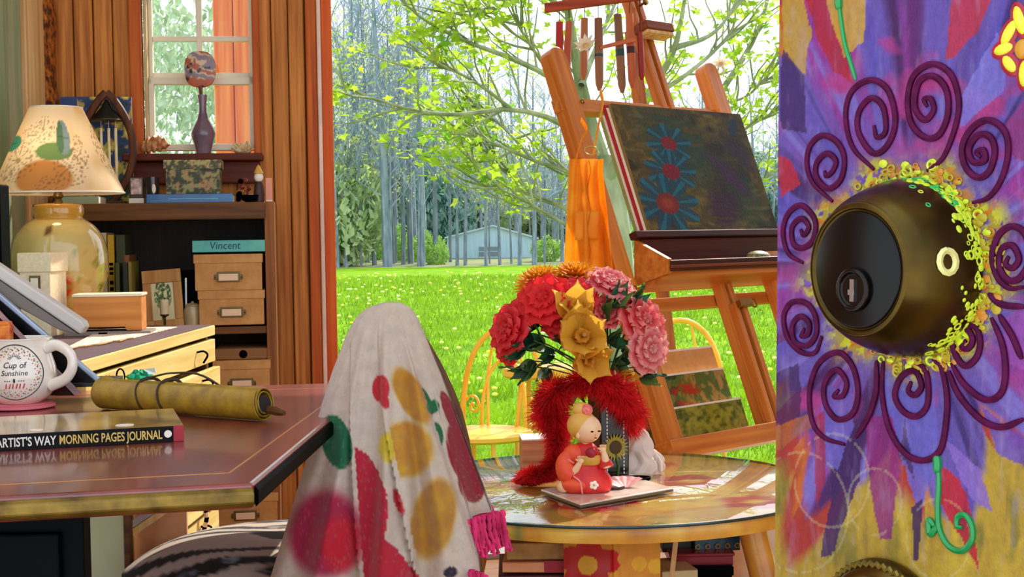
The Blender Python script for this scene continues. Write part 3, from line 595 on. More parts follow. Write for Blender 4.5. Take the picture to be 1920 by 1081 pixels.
def dense_box(x0, x1, y0, y1, z0, z1, n=40):
    b = B(); m = max(2, int(n * (z1 - z0) / (x1 - x0)))
    b.grid(lambda u, v: (x0 + u * (x1 - x0), y0, z0 + v * (z1 - z0)), n, m); b.grid(lambda u, v: (x1, y0 + u * (y1 - y0), z0 + v * (z1 - z0)), n, m); b.grid(lambda u, v: (x1 - u * (x1 - x0), y1, z0 + v * (z1 - z0)), n, m); b.grid(lambda u, v: (x0, y1 - u * (y1 - y0), z0 + v * (z1 - z0)), n, m)
    b.grid(lambda u, v: (x0 + u * (x1 - x0), y0 + v * (y1 - y0), z1), n, n); b.grid(lambda u, v: (x1 - u * (x1 - x0), y0 + v * (y1 - y0), z0), n, n); return b
cs = ('#3a4026', '#98935a', '#b88a5a', '#20301c'); me = dense_box(-wd + .006, wd - .006, .004, .12, 0, hh * .74).mesh(); floral(me, 2, cs); obj('box_body', me, FLOR, fb)
me = dense_box(-wd, wd, 0, .124, hh * .74, hh).mesh(); floral(me, 6, ('#4a4a2a', '#b0a468', '#c49a60', '#2a3820')); obj('lid', me, FLOR, fb)
def trinket(px, py0, py1, yl, lab, name, cat, prof, m, n=16):
    a = hb(px, py1, yl); hh = hb(px, py0, yl).z - zt; o = thing(name, lab, cat, Mb @ T(a.x, yl, zt), 'trinkets on the bookcase top'); return o, hh
o, hh = trinket(256, 332, 378, .03, 'small pink and white photo cube on the bookcase top', 'photo_cube', 'ornament', None, None); obj('block', B().box(-.02, .02, 0, .03, 0, hh), mat('cube_dark', '#3a2a24', rough=.4), o, bev=.003); obj('photo', B().box(-.015, .015, -.001, 0, hh * .35, hh * .95), mat('pink_photo', '#8a5a52', '#e2c9c4', scale=60, rough=.4), o); obj('base_strip', B().box(-.021, .021, -.002, .031, 0, hh * .2), PAPER, o)
o, hh = trinket(286, 332, 374, .03, 'small dark glass with a white painted bird', 'dark_glass', 'glass', None, None); obj('cup', B().lathe([(.016, 0), (.019, .01), (.02, hh), (.017, hh), (.016, .012), (0, .01)], 18), mat('dark_glaze', '#171a22', rough=.15, coat=.5), o, True); obj('painted_mark', B().ball((.006, -.0185, hh * .55), (.006, .002, .014), 8, 6), PAPER, o)
o, hh = trinket(486, 308, 378, .02, 'little doll with white face and yellow hat on bookcase end', 'peg_doll', 'figurine', None, None); obj('body', B().lathe([(.014, 0), (.016, .02), (.013, hh * .45), (.008, hh * .55)], 16), mat('dark_coat', '#3c1c18', rough=.5), o, True); obj('head', B().ball((0, 0, hh * .66), (.013, .013, hh * .14), 14, 10), WHITEP, o, True); obj('hat', B().lathe([(.014, hh * .76), (.012, hh * .8), (.005, hh * .95), (0, hh)], 14), mat('gold_hat', '#d8a53c', rough=.5), o, True)
o, hh = trinket(459, 335, 378, .05, 'red and brown clustered trinket beside the peg doll', 'bead_cluster', 'ornament', None, None)
for i in range(14): obj('bead', B().ball((random.uniform(-.02, .02), random.uniform(-.01, .01), .008 + random.uniform(0, hh - .012)), .008, 8, 6), [mat('red_bead', '#7a2018', rough=.3), mat('amber_bead', '#a8652a', rough=.3), BLACK][i % 3], o, True)
o, hh = trinket(468, 365, 378, .0, 'black and white little dish before the bead cluster', 'little_dish', 'dish', None, None); obj('bowl', B().lathe([(.012, 0), (.022, .006), (.026, hh), (.023, hh), (.012, .005), (0, .004)], 18), BLACK, o, True); obj('cream_fill', B().ball((.004, 0, hh * .8), (.017, .015, .006), 10, 6), PAPER, o, True)
o, hh = trinket(504, 333, 378, .02, 'pink card standing at the bookcase corner', 'pink_card', 'card', None, None); obj('card', B().box(-.008, .010, 0, .003, 0, hh, M=RX(-6)), mat('pink_paper', '#e39a80', rough=.7), o); obj('stand', B().box(-.008, .01, .0, .02, 0, .006), PAPER, o)
o, hh = trinket(150, 368, 379, .02, 'pale green booklet under the lampshade edge', 'green_booklet', 'book', None, None); obj('cover', B().box(-.05, .05, 0, .15, 0, hh), mat('pale_green_cover', '#a8b48a', rough=.6), o, bev=.001); obj('pages', B().box(-.048, .052, .003, .148, .002, hh - .002), PAPER, o)
# floral canvas and the pointed oval chime against the wall
a = hb(112, 250, .24); c_ = hb(246, 250, .24); z1 = hb(180, 180, .24).z
me = B().grid(lambda u, v: (a.x + u * (c_.x - a.x), .262, zt + v * (z1 - zt)), 90, 90).mesh(); V = verts(me); x, z = V[:, 0], V[:, 2]
fcn = thing('floral_canvas', 'blue canvas with yellow blossoms behind the oval chime', 'painting', Mb @ T(a.x, .27, zt)); me.transform(T(-a.x, -.27, -zt))
n1 = fbm(x * 45, z * 45, 8); cc = np.tile(C('#1f3f78'), (len(V), 1)); cc = blend(cc, (z < zt + .09) * 1.0, '#23523a'); cc = blend(cc, ((n1 - .5) * 14) * (x > a.x + .05), '#c7b23a'); cc = blend(cc, ((n1 - .66) * 14) * (x > a.x + .05), '#ece07a'); cc = blend(cc, (.33 - n1) * 14, '#15352e'); paint(me, cc)
obj('painted_face', me, FLOR, fcn); obj('stretcher', B().box(0, c_.x - a.x, -.006, .012, 0, z1 - zt), PAPER, fcn)
yl = .19; cx = hb(201, 250, yl).x; ztop = hb(201, 173, yl).z; zmid = hb(201, 262, yl).z; hw = hb(250, 262, yl).x - cx
ch = thing('oval_chime', 'pointed oval wooden frame with hanging tubes and dark cone', 'chime', Mb @ T(cx, yl, zt)); H = ztop - zt; zm_ = zmid - zt
ov = [(-hw * math.sin(PI * t) ** .8 * (1 if t > .45 else 1), 0, H * (1 - t)) for t in [k / 20 for k in range(21)]]; ov += [(hw * math.sin(PI * t) ** .8, 0, H * t * 0 + H * (1 - (1 - t))) for t in [k / 20 for k in range(21)]][1:]
obj('frame', B().tube(ov, .009, 8, flat=1.3), wood('chime_wood', '#3a1c0c', '#6e3a18', 2, 10), ch, True); obj('foot', B().box(-.05, .05, -.025, .025, 0, .012), DARKW, ch, bev=.003)
obj('cone', B().lathe([(hw * .62, H * .76), (hw * .6, H * .77), (hw * .2, H * .87), (.006, H * .93), (0, H * .94)], 20), mat('dark_green_metal', '#16221e', rough=.3, metal=.5), ch, True); obj('cone_rim', B().lathe([(hw * .64, H * .745), (hw * .66, H * .75), (hw * .64, H * .76)], 20), METAL, ch, True)
TUBE = mat('ivory_tube', '#efdca6', rough=.35)
for dx, z0 in ((-.016, .32), (.006, .25), (.026, .12)):
    t_ = obj('tube', B().tube([(dx, -.012, H * z0), (dx, -.012, H * .68)], .0042, 8), TUBE, ch, True); obj('string', B().tube([(dx, -.012, H * .68), (dx, -.008, H * .76)], .0008, 4), PAPER, t_)
# window sill: vase with marbled paddle, conch shell, coral
Ms = Mw @ T(0, -.045, ZS); hs_ = lambda px, py: hit(px, py, Mw, -.045)
a = hs_(382, 287); va = thing('bud_vase', 'slim mauve bud vase on the window sill', 'vase', Mw @ T(a.x, -.045, ZS)); k = (hs_(382, 178).z - ZS)
obj('body', B().lathe([(.022 * 1.0, 0), (.028, .03 * k / .18), (.036, .052 * k / .18), (.038, .06 * k / .18), (.034, .075 * k / .18), (.018, .105 * k / .18), (.0115, .13 * k / .18), (.0115, .15 * k / .18), (.0155, k), (.0125, k), (.009, .15 * k / .18), (0, .14 * k / .18)], 28), mat('mauve_glaze', '#6a5668', '#8a7080', rough=.22, coat=.5), va, True)
a2 = hs_(377, 130); md = thing('marbled_paddle', 'marbled oval disc on a stem standing in the bud vase', 'ornament', Mw @ T(a.x - .005, -.045, ZS + k * .9)); zc = a2.z - ZS - k * .9; rx = (hs_(408, 130).x - hs_(347, 130).x) / 2; rz = (hs_(377, 97).z - hs_(377, 168).z) / 2
def disc(u, v):
    th = 2 * PI * u; r_ = min(1, v / .8) if v < .8 else 1 - (v - .8) / .2; y = -.008 * math.cos(PI * min(1, v / .8) / 2) if v < .8 else .008 * (v - .8) / .2
    e_ = 1 / (abs(math.cos(th)) ** 2.6 + abs(math.sin(th)) ** 2.6) ** (1 / 2.6); return (r_ * e_ * rx * math.cos(th), y, zc + r_ * e_ * rz * math.sin(th))
me = B().grid(disc, 60, 26, wrap=True).mesh('disc', True, 80); V = verts(me); x, z = V[:, 0] / rx, (V[:, 2] - zc) / rz; n1 = fbm(x * 2 + 3, z * 2 + 5, 4); s_ = np.sin(6 * (z + .5 * x + 1.3 * n1)); c = np.tile(C('#d9bf9c'), (len(V), 1)); c = blend(c, (s_ - .1) * 4, '#8c7a86'); c = blend(c, (-s_ - .55) * 6, '#b35a34'); c = blend(c, (-z - .55 + .5 * n1 - .1) * 8, '#b8562c'); c = blend(c, (n1 - .68) * 20, '#2c2430'); paint(me, c)
obj('disc', me, mat('marbled', attr=True, rough=.3, var=.05), md); obj('stem', B().tube([(.004, 0, -.1), (.003, 0, 0), (-.001, 0, zc - rz * .9)], [.003, .004, .007], 8), mat('rust', '#6e2a12', rough=.4), md, True)
a = hs_(290, 287); cs_ = thing('conch_shell', 'orange-brown conch shell on the window sill', 'shell', Mw @ T(a.x, -.04, ZS)); 
def shell(u, v):
    t = v; r_ = .024 * math.sin(PI * min(1, .08 + .92 * t)) ** .8 * (1 + .16 * math.sin(5 * 2 * PI * t)) + .001; th = 2 * PI * u; bulge = 1 + .22 * max(0, math.cos(th * 4 + t * 6)); return (-.04 + .085 * t, r_ * bulge * math.cos(th), .022 + .011 * math.sin(PI * t * .8) + r_ * bulge * math.sin(th) * .95)
obj('shell_body', B().grid(shell, 28, 40, wrap=True), mat('shell_orange', '#a04c18', '#e6b078', rough=.35, scale=60), cs_, True, 80); obj('spire_tip', B().lathe([(.008, 0), (.004, .01), (0, .018)], 10, M=T(-.018, 0, .04)), PAPER, cs_, True)
a = hs_(455, 288); co = thing('coral', 'cream branching coral on the window sill', 'coral', Mw @ T(a.x, -.04, ZS)); rc = random.Random(5); cb = B()
for i in range(46):
    d = Vector((rc.uniform(-1, 1), rc.uniform(-.7, .7), rc.uniform(.1, 1))).normalized() * rc.uniform(.025, .04); cb.tube([(d.x * .2, d.y * .2, .004), d * .6 + Vector((0, 0, .004)), d + Vector((rc.uniform(-.006, .006), 0, .004))], [.005, .004, .0025], 6)
obj('branches', cb, mat('coral_cream', '#c9a66a', '#ecd9ae', rough=.7, scale=90), co, True); obj('base', B().ball((0, 0, .006), (.026, .018, .007), 12, 6), MATS['coral_cream'], co, True)

# ================================================================== LAMP CORNER
zc_ = .803
YELC = wood('pale_yellow_wood', '#d8b45c', '#f0d88e', 1, 8, rnd=.03)
YL = 3.66; lp = W(115, 590, YL); lz = zc_ + .0015
la = thing('table_lamp', 'ceramic jar lamp with leaf pressed shade', 'lamp', T(lp.x, YL, lz)); kx = YL / F
zof = lambda py: W(115, py, YL).z - lz
r_ = lambda px: px * kx
jar = [(r_(62), 0), (r_(74), zof(560)), (r_(86), zof(520)), (r_(88), zof(485)), (r_(82), zof(450)), (r_(66), zof(425)), (r_(50), zof(413)), (r_(44), zof(408)), (r_(46), zof(400)), (r_(45), zof(388)), (r_(40), zof(383)), (r_(10), zof(380)), (0, zof(380))]
sj = spline([(a, 0, c) for a, c in jar], 60); me = B().lathe([(max(p.x, 0), p.z) for p in sj], 72).mesh('jar', True, 60); V = verts(me); ang = np.degrees(np.arctan2(V[:, 0], -V[:, 1])); zz = V[:, 2]
zpx = np.interp(zz, [zof(600), zof(380)], [600, 380]); c = np.tile(C('#c9b06a'), (len(V), 1)); c = blend(c, (zz > zof(412)) * 1.0, '#c8963a'); c = blend(c, ell(ang, zpx, 22, 535, 14, 26, 0, .3), '#c8401c'); c = blend(c, ell(ang, zpx, 16, 497, 5, 14, 20, .4), '#e08a2c'); c = blend(c, ell(ang, zpx, 2, 432, 6, 12, 10, .3), '#6a4a2a'); c = blend(c, (fbm(ang * .12, zpx * .08, 4) - .62) * 8 * (ang > 25) * (zz < zof(470)), '#8a8a3c'); paint(me, c)
obj('jar_base', me, mat('lamp_glaze', attr=True, rough=.12, coat=.7, var=.06), la)
obj('neck', B().lathe([(.02, zof(383)), (.012, zof(380)), (.008, zof(372)), (.014, zof(368)), (.01, zof(362)), (.006, zof(350)), (.006, zof(300))], 16), METAL, la, True)
tb0, tt0 = r_(121), r_(48); zb0, zt0 = zof(362), zof(202)
me = B().grid(lambda u, v: ((tb0 + (tt0 - tb0) * v) * math.cos(2 * PI * u), (tb0 + (tt0 - tb0) * v) * math.sin(2 * PI * u), zb0 + (zt0 - zb0) * v), 200, 60, wrap=True).mesh('shade', True); V = verts(me)
ang = np.degrees(np.arctan2(V[:, 0], -V[:, 1])); t = (V[:, 2] - zb0) / (zt0 - zb0); y = 1 - t
c = np.tile(C('#f0dcb8'), (len(V), 1)); c = blend(c, (fbm(ang * .03, t * 3, 5) - .5) * 3, '#e8c48a'); c = blend(c, ell(ang, y, 4, .84, 30, .22, 0, .15), '#c98a4a')
def sprig(c, a0, y0, ra, ry, seed, k='#7a5a40'):
    d = ((ang - a0) / ra) ** 2 + ((y - y0) / ry) ** 2; th = np.arctan2((y - y0) / ry, (ang - a0) / ra); n_ = fbm(ang * .8 + seed, y * 50, seed); rr_ = np.sqrt(d); ray_ = (np.cos(th * 9 + seed) > .86) & (rr_ < .8); dots = (np.cos(th * 18 + 3 * np.floor(rr_ * 6)) > .1) & (np.cos(rr_ * 26) > .1) & (rr_ > .5) & (n_ > .4)
    return blend(c, (rr_ < 1) * (ray_ | dots | (rr_ < .14)) * .65, k)
for a0, y0, ra, ry, s_ in [(-2, .28, 17, .16, 1), (-28, .64, 24, .22, 2), (30, .72, 17, .22, 3), (-40, .85, 18, .14, 4), (10, .92, 12, .09, 5), (-25, .35, 14, .12, 6), (45, .55, 10, .2, 7), (95, .5, 25, .3, 8), (150, .6, 25, .3, 9), (-100, .6, 25, .3, 10)]: c = sprig(c, a0, y0, ra, ry, s_)
for a0, y0, ra, ry, rot, k in [(-55, .43, 22, .10, 0, '#3f8f7c'), (14, .54, 22, .11, 0, '#6f9058'), (26, .38, 9, .21, 0, '#7f97a0'), (22, .37, 5, .2, 0, '#55785c')]:
    c = blend(c, ell(ang, y, a0, y0, ra, ry, rot, .06), k)
    c = blend(c, ell(ang, y, a0, y0, ra * .95, ry * .05, rot, .2) * .6, '#2f5a40')
paint(me, c); sd_ = obj('lamp_shade', me, mat('parchment', attr=True, rough=.7, trans=.45, var=.04), la)
obj('shade_rim', B().tube([(tb0 * math.cos(a), tb0 * math.sin(a), zb0) for a in [2 * PI * k / 60 for k in range(61)]], .0022, 6, False).tube([(tt0 * math.cos(a), tt0 * math.sin(a), zt0) for a in [2 * PI * k / 40 for k in range(41)]], .002, 6, False), PAPER, sd_, True)
for a in (0, 2.09, 4.19): obj('spider_arm', B().tube([(.004 * math.cos(a), .004 * math.sin(a), zof(300)), (tt0 * .98 * math.cos(a), tt0 * .98 * math.sin(a), zt0 - .012)], .0015, 5), METAL, sd_)
obj('bulb', B().ball((0, 0, zof(318)), (.026, .026, .034), 16, 10), mat('opal_bulb', '#fff4e0', rough=.3, trans=.5), la, True)
bl_ = bpy.data.lights.new('bulb_light', 'POINT'); bl_.energy = .3; bl_.color = (1, .72, .42); bl_.shadow_soft_size = .03; blo = bpy.data.objects.new('bulb_light', bl_); link(blo, la); blo.location = (0, -.045, zof(290))
# small cream box with label frame
Yc = 3.42; a, c_ = W(32, 550, Yc), W(97, 550, Yc); wd = (c_.x - a.x) / 2; h0 = zc_ + .0015; hh = W(60, 476, Yc).z - h0
sb = thing('cream_label_box', 'small cream box with a dark label frame beside the lamp', 'box', T((a.x + c_.x) / 2, Yc, h0) @ RZ(-6)); cm = mat('cream_linen', '#e6cfa6', '#f0dfbf', rough=.8, scale=120, var=.05)
obj('box_body', B().box(-wd + .004, wd - .004, .003, .1, 0, hh), cm, sb, bev=.002); obj('lid', B().box(-wd, wd, 0, .104, hh * .78, hh + .003), cm, sb, bev=.002); lh = obj('label_frame', B().box(-.012, .014, -.001, .004, hh * .54, hh * .74), METAL, sb, bev=.001); obj('label_card', B().box(-.008, .010, -.0018, 0, hh * .57, hh * .71), PAPER, lh)
# honey wood chest
Yh = 3.44; a, c_ = W(140, 600, Yh), W(264, 600, Yh); hz0 = zc_ + .012; top = W(200, 556, Yh).z - hz0; wd = (c_.x - a.x) / 2
hc = thing('honey_wood_box', 'honey coloured wooden box before the ceramic lamp', 'box', T((a.x + c_.x) / 2, Yh, hz0) @ RZ(7)); HON = wood('honey_wood', '#b9692a', '#d88f46', 0, 7, rnd=0)
obj('front_panel', B().prism([(-wd, 0, 0), (-wd * .72, 0, 0), (-wd * .6, 0, .009), (wd * .5, 0, .009), (wd * .55, 0, 0), (wd, 0, 0), (wd, 0, top), (-wd, 0, top)], (0, .01, 0)), HON, hc, bev=.0015)
obj('side_panel', B().box(-wd, -wd + .01, .01, .085, 0, top), HON, hc); obj('side_panel', B().box(wd - .01, wd, .01, .085, 0, top), HON, hc); obj('back_panel', B().box(-wd, wd, .085, .092, 0, top), HON, hc)
obj('lid', B().box(-wd - .003, wd + .003, -.003, .095, top, top + .007), wood('pale_lid', '#e8cfa6', '#f6e8cc', 0, 7, rnd=0), hc, bev=.002)
# pale yellow drawer cabinet with drawers pulled open
XF = W(403, 610, 3.8).x; Mc = Matrix.Translation((XF, 3.8, 0)) @ RZ(-1.6)      # right face at x = 0, runs towards -y
hx = lambda px, py: hit(px, py, Mc, 0, 0)
dc = thing('drawer_cabinet', 'pale yellow flat drawer cabinet with drawers ajar', 'cabinet', Mc); ztc = hx(403, 609).z
zc_top = ztc
obj('top_board', B().box(-.5, 0, -1.08, 0, ztc - .026, ztc), YELC, dc, bev=.002)
obj('top_mat', B().box(-.49, -.004, -1.07, -.004, ztc, ztc + .0015), mat('mauve_felt', '#5a3e48', rough=.9), dc)
obj('carcass', B().box(-.5, -.02, -1.08, -1.06, 0, ztc - .026).box(-.5, -.02, -.02, 0, 0, ztc - .026).box(-.5, -.48, -1.06, -.02, 0, ztc - .026), BKW, dc)
zz_ = ztc - .036
for i, (ex, hh) in enumerate([(.0, .058), (.012, .062), (.006, .07), (0, .08), (.01, .1), (0, .12)]):
    d = obj('drawer', B().box(-.018 + ex, ex, -1.06, -.003, zz_ - hh, zz_).box(-.46 + ex, -.018 + ex, -1.04, -1.03, zz_ - hh, zz_ - .012).box(-.46 + ex, -.018 + ex, -.03, -.02, zz_ - hh, zz_ - .012).box(-.46 + ex, -.018 + ex, -1.03, -.03, zz_ - hh, zz_ - hh + .006), YELC, dc, bev=.0015)
    for yy in (-.18, -.9): obj('handle', B().tube(spline([(ex, yy - .02, zz_ - .02), (ex + .016, yy - .014, zz_ - .018), (ex + .02, yy + .01, zz_ - .03), (ex + .006, yy + .022, zz_ - .05)], 10), .0028, 6), BLACK, d, True)
    zz_ -= hh + .014
# paper sheets on the cabinet top, papers slipping out
pm = mat('speckled_paper', '#b89a8a', '#f0e2d0', rough=.8, scale=70, lo=.38, hi=.5)
pb = thing('portfolio_board', 'thin grey portfolio board under the honey wood box', 'board', T(hc.matrix_world.translation.x, Yh, ztc + .0016) @ RZ(7)); obj('board', B().box(-.1, .1, -.012, .1, 0, .0085), mat('grey_board', '#8a7a70', rough=.8), pb, bev=.001); obj('ribbon', B().box(-.02, .0, -.014, -.012, .001, .007), BLACK, pb)
pa = [G(150, 645, ztc + .0025), G(330, 612, ztc + .0025), G(262, 610.5, ztc + .0025), G(120, 618, ztc + .0025)]; ps = thing('speckled_paper_sheet', 'speckled handmade paper sheet on the drawer cabinet', 'paper', Matrix.Translation(pa[0]))
obj('sheet', B().prism([(p - pa[0]) for p in (G(120, 655, ztc + .0025), G(250, 634, ztc + .0025), G(332, 613.5, ztc + .0025), G(200, 614.5, ztc + .0025))], (0, 0, .002)), pm, ps); obj('deckle_edge', B().tube([(G(120 + i * 13, 655 - i * 2.1 + random.uniform(-1.5, 1.5), ztc + .0045) - pa[0]) for i in range(11)], .002, 5), mat('tan_fibre', '#b98a4a', rough=.9), ps)
# charcoal drawer tower at the frame edge
tw_ = thing('charcoal_tower', 'charcoal stack of small drawers beside the curtain', 'drawers', T(W(2, 500, 2.9).x - .2, 2.9, zc_ + .0015)); tz = W(10, 345, 2.9).z - zc_ - .0015
obj('carcass', B().box(0, .2, .004, .06, .0, tz), BLACK, tw_, bev=.003)
for i in range(7):
    z1 = tz - .006 - i * .042; d = obj('drawer_front', B().box(.004, .196, -.008, .004, z1 - .037, z1), mat('charcoal_plastic', '#4a474c', rough=.4), tw_, bev=.002); obj('pull', B().box(.15, .18, -.014, -.008, z1 - .026, z1 - .014), mat('yellowish_pull', '#8a7c3c', rough=.4), d)

# ================================================================== DESK AND WHAT LIES ON IT
zd = .75
D0, D1, D2, D3 = G(-130, 937, zd), G(476, 905, zd), G(702, 715, zd), G(-130, 740, zd)
dk_ = thing('desk', 'dark red wooden desk with inlaid line and bronze edge', 'desk', T(-.6, 2.1, 0)); o0 = Vector((-.6, 2.1, 0)); L = lambda p: p - o0
th = .030
DESK = mat('red_lacquer', '#5a1a16', '#8a3228', rough=.34, scale=5, st=(3, .3, 1), coat=.5, bump=.015, bscale=14, spec=.9)
bt = [L(p) for p in (D0, D1, D2, D3)]; dn = Vector((0, 0, -th))
obj('desk_top', B().hexa([p + dn for p in bt], bt), DESK, dk_, bev=.006, seg=3)
cen = sum(bt, Vector()) / 4
EDGE = mat('bronze_edge', '#5a4416', '#8a6e28', rough=.3, metal=.55, scale=30)
n0 = (bt[1] - bt[0]).normalized(); out = Vector((n0.y, -n0.x, 0))
obj('front_edging', B().prism([bt[0] + out * .001 + Vector((0, 0, -.004)), bt[0] + out * .007 + Vector((0, 0, -.010)), bt[0] + out * .007 + Vector((0, 0, -.022)), bt[0] + out * .001 + Vector((0, 0, -th + .002))], bt[1] - bt[0]), EDGE, dk_, bev=.002)
n1_ = (bt[2] - bt[1]).normalized(); out2 = Vector((n1_.y, -n1_.x, 0))
obj('side_edging', B().prism([bt[1] + out2 * .001 + Vector((0, 0, -.003)), bt[1] + out2 * .005 + Vector((0, 0, -.008)), bt[1] + out2 * .005 + Vector((0, 0, -.024)), bt[1] + out2 * .001 + Vector((0, 0, -th + .002))], bt[2] - bt[1]), BLACK, dk_, bev=.0015)
INL = mat('inlay_gold', '#c9884a', rough=.3)
def strip(a, c, wd=.0012):
    a, c = L(G(*a, zd)), L(G(*c, zd)); d = (c - a).normalized(); s_ = Vector((d.y, -d.x, 0)) * wd; up_ = Vector((0, 0, .0006)); return B().hexa([a - s_, a + s_, c + s_, c - s_], [a - s_ + up_, a + s_ + up_, c + s_ + up_, c - s_ + up_])
obj('inlay_line', strip((430, 886), (652, 726)), INL, dk_); obj('inlay_line', strip((430, 886), (-120, 915)), INL, dk_); obj('inlay_line', strip((652, 726), (-120, 748)), INL, dk_)
PED = mat('navy_black', '#020305', '#06080e', spec=.06, rough=.5, scale=4)
xq = G(168, 958, zd - th); pd_ = obj('pedestal', B().box(-.36, L(W(166, 1000, 1.7)).x, 1.68 - 2.1, 1.71 - 2.1, 0, zd - th), PED, dk_, bev=.002)
for i in range(3):
    z1 = zd - th - .03 - i * .22; d = obj('drawer', B().box(-.34, L(W(145, 1000, 1.74)).x, 1.668 - 2.1, 1.68 - 2.1, z1 - .2, z1), PED, dk_, bev=.003); obj('drawer_pull', B().tube([(-.10, 1.664 - 2.1, z1 - .035), (-.06, 1.655 - 2.1, z1 - .035), (-.02, 1.664 - 2.1, z1 - .035)], .003, 6), MATS['silver'], d, True)
obj('rear_leg', B().box(L(G(640, 722, zd)).x - .03, L(G(640, 722, zd)).x + .01, L(G(640, 735, zd)).y - .08, L(G(640, 735, zd)).y - .04, 0, zd - th), PED, dk_) if False else obj('side_leg', B().box(L(G(680, 735, zd)).x - .04, L(G(680, 735, zd)).x, .40, .44, 0, zd - th), PED, dk_)
# journal book
a, c_ = G(-55, 848.5, zd), G(345, 826.5, zd); v = c_ - a; jl = v.length; ang = math.degrees(math.atan2(v.y, v.x)); mj = (a + c_) / 2
jr = thing('journal', 'thick paperback journal with gold cover and lettered black spine', 'book', T(mj.x, mj.y, zd + .0005) @ RZ(ang)); jt = .0215; jd = .215
GOLD = mat('gold_cover', '#7a5c1c', '#d0a440', rough=.22, scale=14, coat=.7, bump=.02)
obj('back_cover', B().box(-jl / 2, jl / 2, 0, jd, 0, .0012), GOLD, jr); obj('pages', B().box(-jl / 2 + .003, jl / 2 - .002, .002, jd - .002, .0012, jt - .0012), MATS['paper_pages'], jr)
cv = obj('front_cover', B().box(-jl / 2, jl / 2, 0, jd, jt - .0012, jt), GOLD, jr); sp_ = obj('spine', B().box(-jl / 2, jl / 2, -.001, .001, 0, jt), mat('black_spine', '#060507', rough=.4, spec=.15), jr)
obj('red_band', B().box(jl / 2 - .014, jl / 2, -.0016, .004, -.0, jt + .0004), mat('crimson_band', '#9a1a2c', rough=.3), jr)
TX = mat('silver_ink', '#e8e0d2', rough=.5); TG = mat('gold_ink', '#d8b45a', rough=.5)
k = jl / 400                                  # metres per photo pixel along the spine
sx0 = -jl / 2
t1_ = text('lettering', "THE ARTIST'S WAY", .0172, T(sx0 + .010, -.0012, .0048) @ RX(90), TX, sp_, .92, ext=.0002, bold=.0003); t2_ = text('lettering', 'MORNING PAGES JOURNAL', .0172, T(0, -.0012, .0048) @ RX(90), TG, sp_, .9, ext=.0002, bold=.0003)
for t_, xa_, xb_ in ((t1_, -45, 102), (t2_, 108, 303)):
    me = t_.data; V = verts(me); x0, x1 = V[:, 0].min(), V[:, 0].max(); s_ = (xb_ - xa_) * k / (x1 - x0); me.transform(Matrix.Diagonal((s_, 1, 1, 1))); t_.location.x = sx0 + (xa_ + 55) * k - x0 * s_
obj('emblem', B().lathe([(0, 0), (.0052, 0), (.0052, .0006), (0, .0006)], 18, M=T(sx0 + (314 + 55) * k, -.001, .011) @ RX(90)), PAPER, sp_)
obj('cover_motif', B().tube([(sx0 + .30 * jl + .008 * math.cos(t) + .011 * (i % 1), .03 + .007 * math.sin(t), jt + .0003) for i, t in enumerate([2 * PI * q / 20 for q in range(21)])], .0009, 5), PAPER, cv); obj('cover_motif', B().tube([(sx0 + .72 * jl + .012 * math.cos(t), .035 + .008 * math.sin(t), jt + .0003) for t in [2 * PI * q / 20 for q in range(21)]], .0009, 5), PAPER, cv)
# rolled leather brush case
a, c_ = G(196, 766, zd), G(497, 789, zd); rr = .0275; a.z = c_.z = zd + rr; v = c_ - a; ln = v.length; LEA = mat('mustard_leather', '#8a6a0c', '#b08a18', rough=.5, scale=40, bump=.12, bscale=300)
rl = thing('leather_roll', 'rolled mustard leather brush case tied with a thong', 'brush roll', Matrix.Translation(a) @ Matrix(((v.x / ln, -v.y / ln, 0, 0), (v.y / ln, v.x / ln, 0, 0), (0, 0, 1, 0), (0, 0, 0, 1))))
def spiral_sheet(u, v_):
    t = u * 2 * PI * 2.6; r_ = rr - .0052 * u * 2.6; sag = 1 + .03 * math.sin(v_ * 9); return (ln * v_ + .004 * math.sin(t) * (v_ > .5), r_ * math.cos(t + 2.2) * sag, r_ * math.sin(t + 2.2))
obj('leather', B().grid(spiral_sheet, 130, 16), LEA, rl, True, 80, solid=.0022)
obj('end_flap', B().ball((.004, 0, 0), (.02, rr * .985, rr * .985), 24, 12), LEA, rl, True); obj('inner_roll', B().lathe([(0, 0), (.015, 0), (.016, .004), (.014, .008), (0, .009)], 20, M=T(ln - .006, -.002, -.003) @ RY(90)), mat('dark_lining', '#120b08', rough=.7), rl, True)
THG = mat('dark_thong', '#38240e', rough=.6)
for x0 in (.30, .435): obj('thong', B().tube([(ln * x0 + .004 * math.sin(t * 2), (rr + .0012) * math.cos(t), (rr + .0012) * math.sin(t)) for t in [2 * PI * q / 30 for q in range(31)]], .0028, 6, flat=.5), THG, rl, True)
obj('thong_tail', B().tube(spline([(ln * .3, .004, rr + .002), (ln * .42, .01, rr + .010), (ln * .55, .03, rr + .006), (ln * .72, .05, -.004)], 16), .0035, 6, flat=.5), THG, rl, True)
obj('brush_handle', B().tube([(ln - .02, .006, -.008), (ln + .018, .006, -.012), (ln + .034, .006, -.014)], [.006, .007, .004], 8), mat('walnut_handle', '#5a3414', rough=.4), rl, True)
